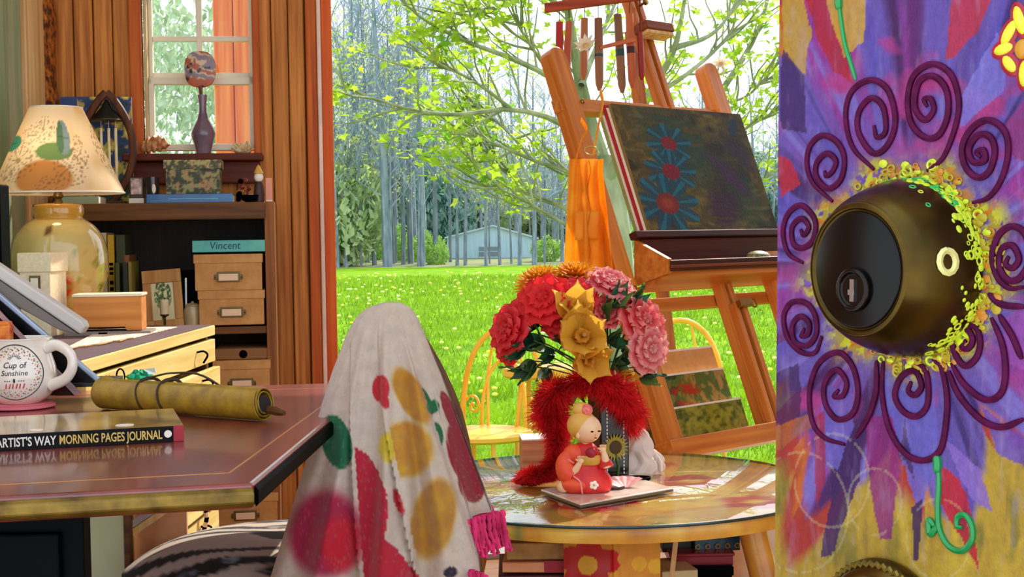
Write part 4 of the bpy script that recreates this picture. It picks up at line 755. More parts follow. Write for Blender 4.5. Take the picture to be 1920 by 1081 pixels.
# mug on a pink coaster
Mx_ = G(40, 764, zd); mg = thing('coffee_mug', 'round bellied white mug with a cup of sunshine print', 'mug', T(Mx_.x, Mx_.y, zd + .0085)); CER = mat('white_glaze', '#f0e6d6', rough=.15, coat=.6, var=.03); kk = Mx_.y / F
prof = [(.030, 0), (.034, .002), (.048, .012), (.057, .028), (.060, .045), (.058, .062), (.0525, .080), (.0505, .092), (.052, .106), (.0535, .110), (.0515, .1105), (.0485, .104), (.0475, .09), (.054, .05), (.04, .014), (0, .010)]
obj('body', B().lathe([(p.x, p.z) for p in spline([(a, 0, c) for a, c in prof], 70)], 56), CER, mg, True, 80)
obj('handle', B().tube(spline([(.049, -.012, .094), (.070, -.018, .098), (.092, -.024, .084), (.096, -.026, .062), (.083, -.022, .042), (.055, -.014, .030)], 26), [.0075 + .002 * abs(i - 13) / 13 for i in range(27)], 12, flat=1.1), CER, mg, True)
def on_mug(a_, z_, dr=.0008):                  # a_ in metres around the belly from the front
    r_ = np.interp(z_, [p[1] for p in prof[:10]], [p[0] for p in prof[:10]]) + dr; t = a_ / .058 + .16; return Vector((r_ * math.sin(t), -r_ * math.cos(t), z_))
INK = mat('black_ink', '#1a1614', rough=.5); rgm = random.Random(8)
ring = obj('print_ring', B().tube([on_mug(.048 * math.cos(t) * (1 + .012 * math.sin(5 * t)), .056 + .046 * math.sin(t)) for t in [2 * PI * q / 60 for q in range(61)]], .0008, 5), INK, mg)
for k_, (cc_, rd) in enumerate([('#d0343c', .041), ('#e8b42c', .037), ('#57a05a', .043), ('#d86a9a', .034), ('#3c3c3c', .039)]):
    for q in range(22):
        t = 2 * PI * (q + .2 * k_) / 22; obj('print_dot', B().ball(on_mug(rd * math.cos(t), .056 + rd * .95 * math.sin(t)), .0012, 6, 4), mat('print_%d' % k_, cc_, rough=.5), ring)
def mug_text(s, size, z, m, sx=1, shear=.15):
    t_ = text('lettering', s, size, Matrix.Identity(4), m, mg, sx, ext=.0001, align='CENTER', shear=shear, bold=.0001); me = t_.data
    for vx in me.vertices: vx.co = on_mug(vx.co.x, z + vx.co.y, .0006 + vx.co.z)
mug_text('Cup of', .0135, .064, INK); mug_text('Sunshine', .012, .0515, INK, 1.0)
obj('print_arrow', B().ball(on_mug(0, .043), (.0018, .001, .004), 8, 6), INK, ring)
for q in (-4, -3, -2, 2, 3, 4): obj('print_dash', B().ball(on_mug(q * .0036, .0425), (.0012, .0008, .0008), 6, 4), INK, ring)
for q in range(6): obj('print_dash', B().tube([on_mug(-.014 + q * .0055, .030), on_mug(-.0125 + q * .0055 + .001 * (q % 2), .038)], .0011, 5), MATS['print_0'], ring)
for q in range(9):
    t = PI * (q + .5) / 9; obj('print_ray', B().tube([on_mug(.006 * math.cos(t), .078 + .004 * math.sin(t)), on_mug(.012 * math.cos(t), .078 + .009 * math.sin(t))], .0005, 4), INK, ring)
cs2 = thing('coaster', 'round pink coaster under the white mug', 'coaster', T(Mx_.x, Mx_.y, zd + .0005)); obj('disc', B().lathe([(0, 0), (.052, 0), (.056, .002), (.056, .006), (.053, .008), (0, .008)], 32), mat('pink_cork', '#d8707a', rough=.6), cs2, True); obj('rim', B().tube([(.054 * math.cos(t), .054 * math.sin(t), .007) for t in [2 * PI * q / 40 for q in range(41)]], .0012, 5), mat('rose_rim', '#b04a5a', rough=.5), cs2)
# maroon folder, laptop, grey drawing tablet
def slab(name, lab, cat, quad, Y, dep, m, parts):   # cross-section in pixels at depth Y, running back by dep
    o = thing(name, lab, cat, Matrix.Translation(W(*quad[0], Y))); p0 = W(*quad[0], Y); return o, [W(*q, Y) - p0 for q in quad], p0
o, q, p0 = slab('laptop', 'open laptop with black screen and silver rim behind the mug', 'laptop', [(193, 716), (60, 603), (-70, 492), (-76, 498), (54, 609), (184, 719)], 2.5, 0, None, None)
obj('screen_lid', B().prism(q, (0, .012, 0)), mat('silver_blue', '#aebdd2', rough=.25, metal=.3), o, bev=.0015)
q2 = [W(*s_, 2.495) - p0 for s_ in [(184, 719), (54, 609), (-76, 498), (-110, 540), (-110, 722)]]
obj('screen', B().prism(q2, (0, .008, 0)), mat('screen_black', '#040406', rough=.3, spec=.25), o)
q3 = [W(*s_, 2.485) - p0 for s_ in [(196, 716), (-200, 727), (-200, 735), (196, 724)]]; obj('keyboard_base', B().prism(q3, (0, .12, 0)), mat('dark_slate', '#26282c', rough=.35, metal=.4), o, bev=.001)
o, q, p0 = slab('drawing_tablet', 'light grey drawing tablet tilted over the drawer cabinet', 'tablet', [(150, 627), (160, 613), (155, 602), (-60, 458), (-60, 484)], 2.52, 0, None, None)
obj('casing', B().prism(q, (0, .03, 0)), mat('light_grey_plastic', '#c9c2ba', rough=.4, var=.03), o, bev=.004); q2 = [W(*s_, 2.525) - p0 for s_ in [(148, 627), (-60, 484), (-60, 524), (110, 618)]]; obj('back_shell', B().prism(q2, (0, .02, 0)), mat('warm_grey_plastic', '#7d7168', rough=.5, var=.04), o, bev=.002)
obj('stand_arm', B().box(-.26, -.23, .005, .025, -.125, .1), mat('warm_grey_plastic'), o)
o, q, p0 = slab('maroon_folder', 'maroon folder with a pale edge leaning behind the mug', 'folder', [(152, 737), (50, 636), (-60, 520), (-66, 527), (45, 642), (140, 741)], 2.46, 0, None, None)
MAR = mat('maroon_card', '#2a080c', '#380e12', rough=.6, spec=.2); q2 = [W(*s_, 2.465) - p0 for s_ in [(140, 741), (45, 642), (-66, 527), (-100, 741)]]
obj('cover', B().prism(q2, (0, .006, 0)), MAR, o); obj('page_edge', B().prism(q, (0, .004, 0)), mat('pink_edge', '#a08080', rough=.6), o)
o = thing('orange_tin', 'orange and red tin standing behind the mug rim', 'tin', Matrix.Translation(W(-5, 640, 2.44))); obj('body', B().box(-.03, .022, 0, .02, -.04, .032), mat('orange_print', '#c8341c', '#f09a2c', scale=50, rough=.35), o, bev=.004); obj('lid', B().box(-.031, .020, -.001, .021, .026, .034), mat('tin_lid', '#e07828', rough=.3), o, bev=.003)
# green foil twist and small clutter behind the leather roll
def crumple(name, lab, cat, M, sx, sy, sz, m, seed, n=14):
    o = thing(name, lab, cat, M); rn = random.Random(seed); b = B().ball((0, 0, sz), (sx, sy, sz), n, 8); b.v = [(x * rn.uniform(.7, 1.25), y * rn.uniform(.7, 1.25), max(0, z * rn.uniform(.75, 1.15))) for x, y, z in b.v]; obj('wrap', b, m, o); return o
p = G(262, 716, zd); o = crumple('green_foil_sweet', 'crumpled emerald foil twist behind the leather roll', 'sweet', Matrix.Translation(p), .026, .018, .012, mat('green_foil', '#0c7a54', '#1fae7c', rough=.2, metal=.6), 4); obj('silver_fold', B().prism([(.012, -.01, .014), (.034, -.006, .018), (.03, .0, .028), (.01, -.004, .026)], (0, .004, 0)), mat('pale_foil', '#c9d8d0', rough=.2, metal=.7), o)
p = G(205, 722, zd); o = crumple('amber_bead_string', 'amber wooden bead and dark cord behind the leather roll', 'beads', Matrix.Translation(p), .014, .012, .010, mat('amber_wood', '#b98a4a', '#dcb474', rough=.5), 9); obj('cord_loop', B().tube([(.022 + .008 * math.cos(t), 0, .016 + .016 * math.sin(t)) for t in [2 * PI * q / 18 for q in range(19)]], .0018, 5), BLACK, o, True)
# framed glass panels, rail and bits seen under the desk
a = W(166, 1035, 2.62); c_ = W(232, 940, 2.62)
gp = thing('glass_screen', 'pale green framed panel leaning under the desk', 'panel', T(a.x, 2.62, 0)); obj('panel', B().box(-.03, c_.x - a.x, 0, .006, .05, .70), mat('pale_green_glass', '#aab98a', '#c8d0a0', rough=.25, scale=5), gp); obj('frame', B().box(c_.x - a.x, c_.x - a.x + .012, -.008, .014, 0, .71).box(-.035, c_.x - a.x, -.006, .012, .03, .05), DARKW, gp, bev=.002)
a = W(242, 1000, 2.67); sl = thing('leaning_slats', 'pale wooden slat frame leaning under the desk', 'frame', T(a.x, 2.67, 0))
for k_, (x0, x1, y0, y1) in enumerate([(242, 330, 1000, 940), (242, 330, 985, 925)]): p_, q_ = W(x0, y0, 2.67), W(x1, y1, 2.67); obj('slat', B().prism([(p_.x - a.x, 0, p_.z - .01), (q_.x - a.x, 0, q_.z - .01), (q_.x - a.x, 0, q_.z + .006), (p_.x - a.x, 0, p_.z + .006)], (0, .03, 0)), [MATS['pale_wood'], mat('lilac_slat', '#b9a6b4', rough=.5)][k_], sl)
obj('post', B().box(-.004, .004, 0, .02, 0, .7), PALE, sl); obj('backing', B().box(.0, .1, .035, .045, 0, .66), mat('peach_board', '#d9a078', rough=.7), sl)
p_ = W(328, 985, 2.74); o = thing('red_print_card', 'small orange red printed card under the desk', 'card', T(p_.x, 2.74, 0)); obj('card', B().box(-.035, .008, 0, .004, .28, W(328, 955, 2.74).z), mat('red_print', '#c8281c', '#f0a050', scale=60, rough=.6), o); obj('easel_back', B().box(-.02, -.01, .004, .03, 0, .4), DARKW, o)
p_ = W(385, 970, 3.6); o = thing('braided_cord', 'black and white braided cord hanging beside the storage boxes', 'cord', T(p_.x, 3.6, 0)); zt_ = W(385, 935, 3.6).z
for i in range(16): obj('braid_segment', B().tube([(.004 * math.sin(i), 0, zt_ - .012 * i + .05), (.004 * math.sin(i + 1), 0, zt_ - .012 * (i + 1) + .05)], .006, 6), [BLACK, PINKCARD][i % 2], o)
obj('hook', B().tube([(0, 0, zt_ + .05), (0, .02, zt_ + .07), (0, .05, zt_ + .06)], .003, 5), METAL, o)
# ================================================================== DRAPED CHAIR
Yk = 2.2
SEATP = mat('seat_print', attr=True, rough=.75, var=.05)
sil = [(566, 722, 748), (574, 694, 766), (586, 676, 778), (602, 663, 786), (630, 648, 798), (660, 637, 809), (700, 622, 826), (760, 603, 848), (830, 585, 874), (900, 563, 900), (960, 546, 922), (1020, 527, 940), (1081, 508, 955), (1170, 482, 975), (1260, 455, 998)]
sy = [s[0] for s in sil]
sxl = lambda y: float(np.interp(y, sy, [s[1] for s in sil])); sxr = lambda y: float(np.interp(y, sy, [s[2] for s in sil]))
kp = Yk / F
chair = thing('desk_chair', 'chair with a dark patterned seat beneath the draped scarf', 'chair', T(W(715, 700, Yk).x, Yk + .08, 0)); oc = chair.matrix_world.translation
LC = lambda px, py, Y: W(px, py, Y) - oc
ztop_ = LC(735, 592, Yk + .08).z; xm_ = LC(735, 700, Yk).x
WOODC = wood('chair_wood', '#3a2010', '#6a3e1c', 2, 9)
obj('backrest', B().tube(spline([(xm_ - .12, .03, .46), (xm_ - .1, .03, .7), (xm_ - .06, .03, ztop_ - .07), (xm_, .03, ztop_ - .015), (xm_ + .05, .03, ztop_ - .07), (xm_ + .1, .03, .7), (xm_ + .12, .03, .46)], 24), .014, 8).tube([(xm_, .03, .46), (xm_, .03, ztop_ - .03)], .012, 8), WOODC, chair, True)
sc0 = LC(345, 1075, 2.45); sz = .44
def seatf(u, v):
    th_ = 2 * PI * u; r_ = min(v / .75, 1); z = .055 * (1 - r_ ** 4) if v < .75 else -(v - .75) * .3; return (-.19 + r_ * .29 * math.cos(th_) * (1 + .04 * abs(math.sin(2 * th_))), .24 + r_ * .25 * math.sin(th_) * (1 + .04 * abs(math.sin(2 * th_))), .458 + z)
me = B().grid(seatf, 120, 60, wrap=True).mesh('seat', True, 80); V = verts(me); x, y = V[:, 0] * 9, V[:, 1] * 9
q = fbm(x * .35 + .5 * y, y * 1.2 - x * .15, 3); s_ = np.sin(12 * q + 9 * y + 1.4 * x); c = np.tile(C('#c2b4a8'), (len(V), 1)); c = blend(c, (s_ - .15) * 5, '#14121a'); c = blend(c, (fbm(x * 1.6, y * 2.6, 12) - .62) * 10 * (s_ > .5), '#8fa0ae'); c = blend(c, (fbm(x * 2, y * 2, 9) - .68) * 8, '#9a8c84'); paint(me, c)
obj('seat_cushion', me, SEATP, chair); obj('seat_frame', B().lathe([(.0, .44), (.21, .44), (.22, .45), (.22, .49), (0, .49)], 30, M=T(-.19, .24, -.042)), WOODC, chair, True)
for dx, dy in ((-.33, .1), (-.33, .38), (-.06, .1), (-.06, .38)): obj('leg', B().tube([(dx, dy, .45), (dx * 1.05, dy * 1.05, 0)], [.018, .012], 8), WOODC, chair, True)
# scarf: a cloth draped over the chair back, pleated, open at the bottom
scf = thing('draped_scarf', 'white scarf with bold fruit blotches draped over the chair', 'scarf', Matrix.Translation(W(735, 575, Yk + .06))); os_ = scf.matrix_world.translation
NU, NV = 380, 150
F1 = lambda y: float(np.interp(y, [566, 600, 650, 850, 1081, 1250], [738, 744, 765, 834, 912, 965])); F2 = lambda y: float(np.interp(y, [640, 760, 1081, 1250], [712, 722, 788, 822])); F3 = lambda y: float(np.interp(y, [566, 640, 840, 1081, 1250], [690, 660, 665, 682, 690]))
PLEAT = [(-.62, .35), (-.1, .3), (.3, .35)]
def drape(u, v):
    th_ = 2 * PI * u - PI / 2                 # u = .25: right edge, 0: front
    front = math.cos(2 * PI * u) > 0
    X = math.sin(2 * PI * u)                  # -1 left .. 1 right
    right = max(0, X)
    yend = 962
    fx = (F1(1000) - 731) / 196
    if not front: yend = 960
    if X <= .80 and front: yend = 1250 - 160 * max(0, X + .1) - 130 * min(1, max(0, (X - .78) / .02))
    if X < -.2 and not front: yend = 960 + 290 * min(1, (-X - .2) / .5)
    t = v ** 1.25; py = 566 + (yend - 566) * t
    a, b_ = sxl(py), sxr(py); px = (a + b_) / 2 + X * (b_ - a) / 2
    dep = (.006 + .085 * min(1, (py - 566) / 380) ** .7)
    cz = math.cos(2 * PI * u); d = -dep * (abs(cz) ** .7) * (1 if cz > 0 else -1)
    g_ = min(1, max(0, (py - 590) / 330))
    if front:
        for pc, am in PLEAT: d += .030 * am * g_ * math.exp(-((X - pc - .04 * math.sin(py * .01)) / .07) ** 2)
        d += -.014 * g_ * math.sin(X * 11 + 1.3) + .006 * g_ * math.sin(X * 23 + py * .006)
        k_ = lambda f, w_: min(1, max(0, (px - f(py)) / w_))
        d += .034 * k_(F1, 4) * g_
        if px < F2(py): d += .016 * g_ * math.exp(-(F2(py) - px) / 26)
        if px < F3(py): d += .020 * g_ * math.exp(-(F3(py) - px) / 20)
    else: d += .018 * g_ * math.sin(X * 13)
    p = W(px, py, Yk + .06) - os_; p.y += d; return p
b = B().grid(drape, NU, NV, wrap=True); me = b.mesh('cloth', True, 180); Vw = verts(me) + np.array(os_); x, y = proj(Vw)
CL = np.tile(C('#d8c6b4'), (len(x), 1)); nn = fbm(x * .05, y * .05, 2); nf = fbm(x * .25, y * .25, 6)
fr = (Vw[:, 1] < Yk + .075)
def blot(c, m, k1, k2=None, edge=None):
    c = blend(c, m * (1 if k2 is None else 1), k1)
    if k2: c = blend(c, np.clip(m * 1.6 - .5, 0, 1) * (.4 + .6 * nn), k2)
    return c
f1x = np.interp(y, [566, 600, 650, 850, 1081, 1250], [738, 744, 765, 834, 912, 965]); f2x = np.interp(y, [640, 760, 1081, 1250], [712, 722, 788, 822]); f3x = np.interp(y, [566, 640, 840, 1081, 1250], [690, 660, 665, 682, 690]); L1 = (x < f1x); R2 = (x > f2x); R3 = (x > f3x)
wx = x + 5 * (nn - .5); wy = y + 5 * (nn - .5)
CL = blot(CL, ell(wx, wy, 610, 1000, 82, 98, 0, .3), '#c41f5c', '#a81840'); CL = blot(CL, ell(wx, wy, 640, 1020, 46, 62, 0, .35), '#cf1230')
CL = blot(CL, pol(wx, wy, [(655, 832), (690, 852), (710, 885), (725, 925), (728, 960), (722, 1010), (745, 1030), (790, 1085), (800, 1260), (600, 1260), (640, 950)]) * R3, '#b81e3c', '#c41830')
CL = blot(CL, ell(x, y, 631, 828, 29, 54, -14, .06), '#0a6a40'); CL = blot(CL, np.maximum(ell(x, y, 714, 728, 17, 27, 0, .08), ell(x, y, 721, 752, 9, 16, -20, .1)), '#c8242c')
CL = blot(CL, ell(wx, wy, 772, 742, 30, 68, -30, .25) * L1, '#d8b02c', '#c07a24'); CL = blot(CL, ell(wx, wy, 762, 842, 58, 60, 0, .25) * R2, '#dcbc2c', '#c4792a'); CL = blot(CL, ell(wx, wy, 728, 838, 22, 34, 0, .3) * ~R2, '#e0c634')
CL = blot(CL, ell(wx, wy, 812, 972, 48, 88, 14, .25) * R2 * L1, '#d8b02c', '#b8752a'); CL = blot(CL, ell(x, y, 792, 752, 16, 36, -24, .1) * ~L1, '#0b6a3c'); CL = blot(CL, ell(x, y, 812, 762, 13, 14, 0, .1), '#0b6a3c'); CL = blot(CL, ell(x, y, 818, 815, 14, 26, -8, .12) * ~L1, '#0b6a3c')
CL = blot(CL, np.maximum(ell(wx, wy, 866, 850, 27, 62, -16, .1), np.maximum(ell(wx, wy, 845, 775, 11, 48, -22, .1), ell(wx, wy, 884, 905, 26, 38, -10, .1))), '#a8122c', '#8c1226'); CL = blot(CL, ell(wx, wy, 747, 940, 8, 28, -18, .15), '#c8242c'); CL = blot(CL, ell(wx, wy, 845, 1073, 15, 13, 0, .15), '#2a2030')
CL = blend(CL, (nf - .62) * 3 * .4, '#a89a8c')
CL[~fr] = CL[~fr] * .5 + np.array(C('#d8cfc6')) * .5
paint(me, CL); obj('cloth', me, mat('scarf_cloth', attr=True, rough=.85, trans=.3, var=.10, scale=60, bump=.15, bscale=500, sheen=.3), scf)
FRG = mat('magenta_fringe', '#b0104c', '#e0306e', rough=.8, scale=30)
def fringe(px0, py0, px1, py1, n, L_, Y, dx):
    b = B()
    for i in range(n):
        t = i / (n - 1); p = W(px0 + (px1 - px0) * t, py0 + (py1 - py0) * t + random.uniform(-3, 3), Y + random.uniform(-.006, .006)) - os_
        path = [p, p + Vector((dx * .4 + random.uniform(-.003, .003), random.uniform(-.004, .004), -L_ * .5)), p + Vector((dx + random.uniform(-.005, .005), random.uniform(-.006, .006), -L_ * random.uniform(.85, 1.1)))]
        sp_ = spline(path, 12); b.tube(sp_, [.0032 * (1 + .3 * math.sin(k * 2.2)) for k in range(13)], 5)
    return b
obj('fringe_band', B().prism([W(868, 966, Yk + .02) - os_, W(924, 948, Yk + .10) - os_, W(930, 966, Yk + .10) - os_, W(872, 992, Yk + .02) - os_], (0, .008, 0)), FRG, scf, bev=.002)
obj('fringe', fringe(866, 978, 944, 956, 36, .058, Yk + .03, .010), FRG, scf, True, kind='stuff'); obj('fringe', fringe(880, 1068, 912, 1078, 14, .05, Yk - .03, .006), FRG, scf, True, kind='stuff')

# ================================================================== ROUND TABLE
ZT_ = .46; pc = G(1140, 905, ZT_); R0 = 395 / F * pc.y
rt = thing('round_table', 'round painted yellow table with glass top', 'table', T(pc.x, pc.y, 0)); PNT = mat('table_paint', attr=True, rough=.4, coat=.3, var=.12, scale=25)
def ring_paint(me, seed=0):
    V = verts(me); a = np.arctan2(V[:, 0], -V[:, 1]); x, y = V[:, 0] * 9, V[:, 1] * 9; n = fbm(x + 3, y + 7 + V[:, 2] * 9, seed); c = np.tile(C('#dd9a34'), (len(V), 1)); c = blend(c, (n - .5) * 6, '#e8b84a'); c = blend(c, (.4 - n) * 7, '#b8762a'); n2 = fbm(x * 1.6 + 11, y * 1.6, seed + 4); c = blend(c, (n2 - .68) * 14, '#a81c28'); c = blend(c, (.28 - n2) * 10, '#8a8a40'); return V, c
b = B(); nr = 24
b.grid(lambda u, v: (R0 * v * math.cos(2 * PI * u), R0 * v * math.sin(2 * PI * u), ZT_ - .007), 140, nr, wrap=True)
b.grid(lambda u, v: (R0 * (1 + .004 * math.sin(PI * v)) * math.cos(2 * PI * u), R0 * (1 + .004 * math.sin(PI * v)) * math.sin(2 * PI * u), ZT_ - .037 + .03 * v), 140, 4, wrap=True)
b.grid(lambda u, v: (R0 * (1 - v) * math.cos(2 * PI * u), R0 * (1 - v) * math.sin(2 * PI * u), ZT_ - .037), 140, 4, wrap=True)
me = b.mesh('table_top', True, 40); V, c = ring_paint(me, 3)
for fx, fy, fr_ in [(-.05, -.2, .1), (.2, .05, .09), (-.25, .1, .1), (.1, .3, .09), (.3, -.22, .08), (-.3, -.18, .09)]:
    d = np.hypot(V[:, 0] - fx, V[:, 1] - fy); th_ = np.arctan2(V[:, 1] - fy, V[:, 0] - fx); top = V[:, 2] > ZT_ - .009
    c = blend(c, ((d < fr_ * (.75 + .3 * np.abs(np.cos(2.5 * th_)))) & top) * 1.0, '#c4202c'); c = blend(c, ((d < fr_ * .3) & top) * 1.0, '#e8b040')
paint(me, c); obj('table_top', me, PNT, rt)
obj('glass_top', B().lathe([(0, ZT_ - .0065), (R0 * 1.0, ZT_ - .0065), (R0 * 1.012, ZT_ - .005), (R0 * 1.012, ZT_ - .0015), (R0 * 1.0, ZT_), (0, ZT_)], 120), glass('table_glass', (.93, .97, .95), ior=2.9), rt, True)
obj('glass_edge', B().tube([(R0 * 1.013 * math.cos(t), R0 * 1.013 * math.sin(t), ZT_ - .0035) for t in [2 * PI * k / 120 for k in range(121)]], .0032, 6, False), mat('green_glass_edge', '#1c3a34', '#2c4a40', rough=.1), rt, True)
# pillar: two boards of an upright box meeting at a corner, plus splayed legs
ax0, ax1, axm = 1060, 1234, 1147; Yf = pc.y - R0 * .86
pl, pm_, pr = [W(a, 1020, Yv) for a, Yv in ((ax0, Yf + .07), (axm, Yf), (ax1, Yf + .075))]
def wallgrid(a, c, nm):
    me = B().grid(lambda u, v: (a.x + (c.x - a.x) * u - pc.x, a.y + (c.y - a.y) * u - pc.y, v * (ZT_ - .037)), 60, 110).mesh(nm); V, cc = ring_paint(me, 8); cc = cc * .4 + np.array(C('#e2a23c')) * .6
    X, Y_ = proj(V + np.array((pc.x, pc.y, 0)))
    for cx, cy, rr_, kc in [(1105, 1058, 56, '#c8202a'), (1195, 1055, 42, '#e09a3c')]:
        d = np.hypot(X - cx, Y_ - cy); th_ = np.arctan2(Y_ - cy, X - cx); cc = blend(cc, (d < rr_ * (.72 + .3 * np.abs(np.cos(2.5 * th_ + .6)))) * 1.0, kc); cc = blend(cc, (d < rr_ * .33) * 1.0, '#efb83c')
    d = np.hypot(X - 1225, Y_ - 1060); cc = blend(cc, (d < 14) * 1.0, '#f0c040'); paint(me, cc); return me
obj('pillar_panel', wallgrid(pl, pm_, 'p'), PNT, rt, solid=.012); obj('pillar_panel', wallgrid(pm_, pr, 'p'), PNT, rt, solid=.012)
obj('pillar_core', B().box(-.06, .06, -R0 * .7, R0 * .3, 0, ZT_ - .04), mat('orange_stain', '#c8842c', rough=.5), rt); obj('bottom_shelf', B().lathe([(0, .1), (R0 * .8, .1), (R0 * .8, .12), (0, .12)], 60), MATS['orange_stain'], rt)
for a in (-36, -144, 60, 120):
    c_, s_ = math.cos(R(a)), math.sin(R(a)); b = B(); P_ = [(R0 * (.74 + .24 * t) * c_, R0 * (.74 + .24 * t) * s_, (ZT_ - .037) * (1 - t)) for t in [k / 20 for k in range(21)]]; b.tube(P_, .03, 14); me = b.mesh('leg', True, 60); V, cc = ring_paint(me, 5); paint(me, cc); obj('leg', me, PNT, rt)
# books and tins on the table's shelf
def shelf_item(name, lab, cat, px0, px1, py0, py1, Y, dep, m, rz=0, kind='book', grp=None):
    a, c_ = W(px0, py1, Y), W(px1, py0, Y); o = thing(name, lab, cat, T((a.x + c_.x) / 2, Y, a.z) @ RZ(rz), grp); wd = (c_.x - a.x) / 2; hh = c_.z - a.z
    if kind == 'book': obj('cover', B().box(-wd, wd, 0, dep, 0, .003).box(-wd, wd, 0, dep, hh - .003, hh).box(-wd, wd, 0, .003, 0, hh), m, o, bev=.001); obj('pages', B().box(-wd + .003, wd - .004, .002, dep - .004, .003, hh - .003), MATS['paper_pages'], o)
    else: obj('box_body', B().box(-wd + .003, wd - .003, .003, dep, 0, hh * .75), m, o, bev=.002); obj('lid', B().box(-wd, wd, 0, dep + .003, hh * .75, hh), m, o, bev=.002)
    return o
Yq = pc.y - .32
o = shelf_item('peach_book', 'peach and red covered book under the table', 'book', 942, 1062, 1052, 1074, Yq, .2, mat('peach_cover', '#e8905a', '#f4c08a', rough=.5, scale=9), -4, grp='books under the round table'); obj('red_end', B().box(.02, .071, -.0006, .002, .001, .025), mat('crimson_paper', '#b01c34', rough=.5), o)
shelf_item('tan_notebook', 'worn tan notebook lying on the peach book', 'book', 950, 1060, 1016, 1050, Yq + .01, .2, mat('tan_cover', '#a87a3c', '#cfa460', rough=.7, scale=20), -2, grp='books under the round table'); shelf_item('red_book_low', 'dark red book at the bottom of the shelf pile', 'book', 935, 1062, 1076, 1110, Yq, .2, mat('oxblood', '#5a1a1c', rough=.5), grp='books under the round table')
shelf_item('patterned_pouch', 'black speckled cream box behind the tan notebook', 'box', 944, 1040, 988, 1040, Yq + .22, .12, mat('speckle_print', '#1c1410', '#d8a878', scale=90, rough=.7, lo=.4, hi=.48), 0, 'box')
me_o = shelf_item('blue_floral_tin', 'dark blue floral tin under the table', 'tin', 1300, 1392, 982, 1034, pc.y - .16, .14, mat('blue_floral', '#123a52', '#1f5a70', rough=.3, scale=60), 6, 'box')
for i in range(10): obj('painted_flower', B().tube([(-.045 + i % 5 * .022 + .005 * math.cos(t), -.001, .012 + .03 * (i % 2) + .005 * math.sin(t)) for t in [2 * PI * q / 10 for q in range(11)]], .0014, 5), mat('ochre_paint', '#b9862c', rough=.5), me_o)
shelf_item('dark_green_tin', 'dark green box beside the blue floral tin', 'box', 1240, 1300, 985, 1036, pc.y - .14, .14, mat('dark_green_box', '#1c2a1c', '#3a3a20', rough=.5, scale=30), 0, 'box'); shelf_item('red_flat_box', 'flat red lacquer box below the blue floral tin', 'box', 1255, 1378, 1036, 1062, pc.y - .2, .2, mat('red_lacquer_box', '#8a1420', rough=.25), 0, 'box'); shelf_item('black_portfolio', 'black flat case under the red lacquer box', 'case', 1300, 1376, 1062, 1130, pc.y - .22, .22, BLACK, 0, 'box')
shelf_item('ivory_paper_pad', 'ivory paper pad lying beside the table pillar', 'book', 1240, 1310, 1068, 1090, pc.y - .28, .12, mat('ivory_pad', '#c9b27a', rough=.7), 12, grp='books under the round table')
p_ = W(1232, 1075, pc.y - .3); o = thing('tilted_slat', 'thin wooden slat leaning on the table pillar', 'slat', T(p_.x, pc.y - .3, 0)); q_ = W(1262, 1000, pc.y - .26); obj('slat', B().prism([(0, 0, .12), (.012, 0, .12), (q_.x - p_.x + .01, .02, q_.z), (q_.x - p_.x, .02, q_.z)], (0, .008, 0)), PALE, o); obj('tip', B().ball((q_.x - p_.x + .005, .024, q_.z), .006, 8, 6), PALE, o)
p_ = W(1436, 1020, pc.y + .45); o = thing('white_basket', 'pale storage tub behind the table leg', 'tub', T(p_.x, pc.y + .5, 0)); obj('tub', B().lathe([(.09, 0), (.11, .3), (.12, .31), (.11, .312), (.1, .3), (.08, .01), (0, .01)], 28), mat('peach_white', '#e8cdb0', rough=.6), o, True); obj('rim', B().tube([(.115 * math.cos(t), .115 * math.sin(t), .31) for t in [2 * PI * q / 30 for q in range(31)]], .005, 6), WHITEP, o, True)

# ================================================================== VASE, BOUQUET, BOA
zg = ZT_
pv = G(1142, 894, zg); vz = thing('black_vase', 'square black vase with white stitched lines and a sunflower', 'vase', T(pv.x, pv.y, zg + .0005) @ RZ(20)); hv = W(1142, 715, pv.y).z - zg; w0 = .036
BLV = mat('black_lacquer', '#08080a', rough=.18, coat=.5)
obj('body', B().hexa([(-w0, -w0, 0), (w0, -w0, 0), (w0, w0, 0), (-w0, w0, 0)], [(-w0 * 1.05, -w0 * 1.05, hv), (w0 * 1.05, -w0 * 1.05, hv), (w0 * 1.05, w0 * 1.05, hv), (-w0 * 1.05, w0 * 1.05, hv)]), BLV, vz, bev=.004); obj('rim', B().box(-w0 * 1.1, w0 * 1.1, -w0 * 1.1, w0 * 1.1, hv - .008, hv), BLV, vz, bev=.003)
for x0 in (-.02, .022):
    for i in range(22): obj('stitch', B().box(x0 - .0012, x0 + .0012, -w0 * (1.002 + .05 * i / 22) - .0012, -w0, .012 + i * .0085, .017 + i * .0085), WHITEP, vz)
sf = B()
for k in range(22):
    a = 2 * PI * k / 22; c_, s_ = math.cos(a), math.sin(a); sf.add([(.014 * c_ - .005 * s_, -w0 - .003, .075 + .014 * s_ + .005 * c_), (.014 * c_ + .005 * s_, -w0 - .003, .075 + .014 * s_ - .005 * c_), (.034 * c_, -w0 - .005, .075 + .034 * s_)], [(0, 1, 2)])
obj('sunflower_petals', sf, mat('olive_gold', '#8a7a1c', '#b09a2c', rough=.6), vz); obj('sunflower_disc', B().ball((0, -w0 - .003, .075), (.016, .005, .016), 16, 8), mat('seed_brown', '#4a3410', rough=.8), vz, True); obj('painted_stem', B().tube([(0, -w0 - .002, .06), (.008, -w0 - .002, .03), (.006, -w0 - .001, .004)], .003, 6), mat('stem_green', '#3a5a24', rough=.6), vz)
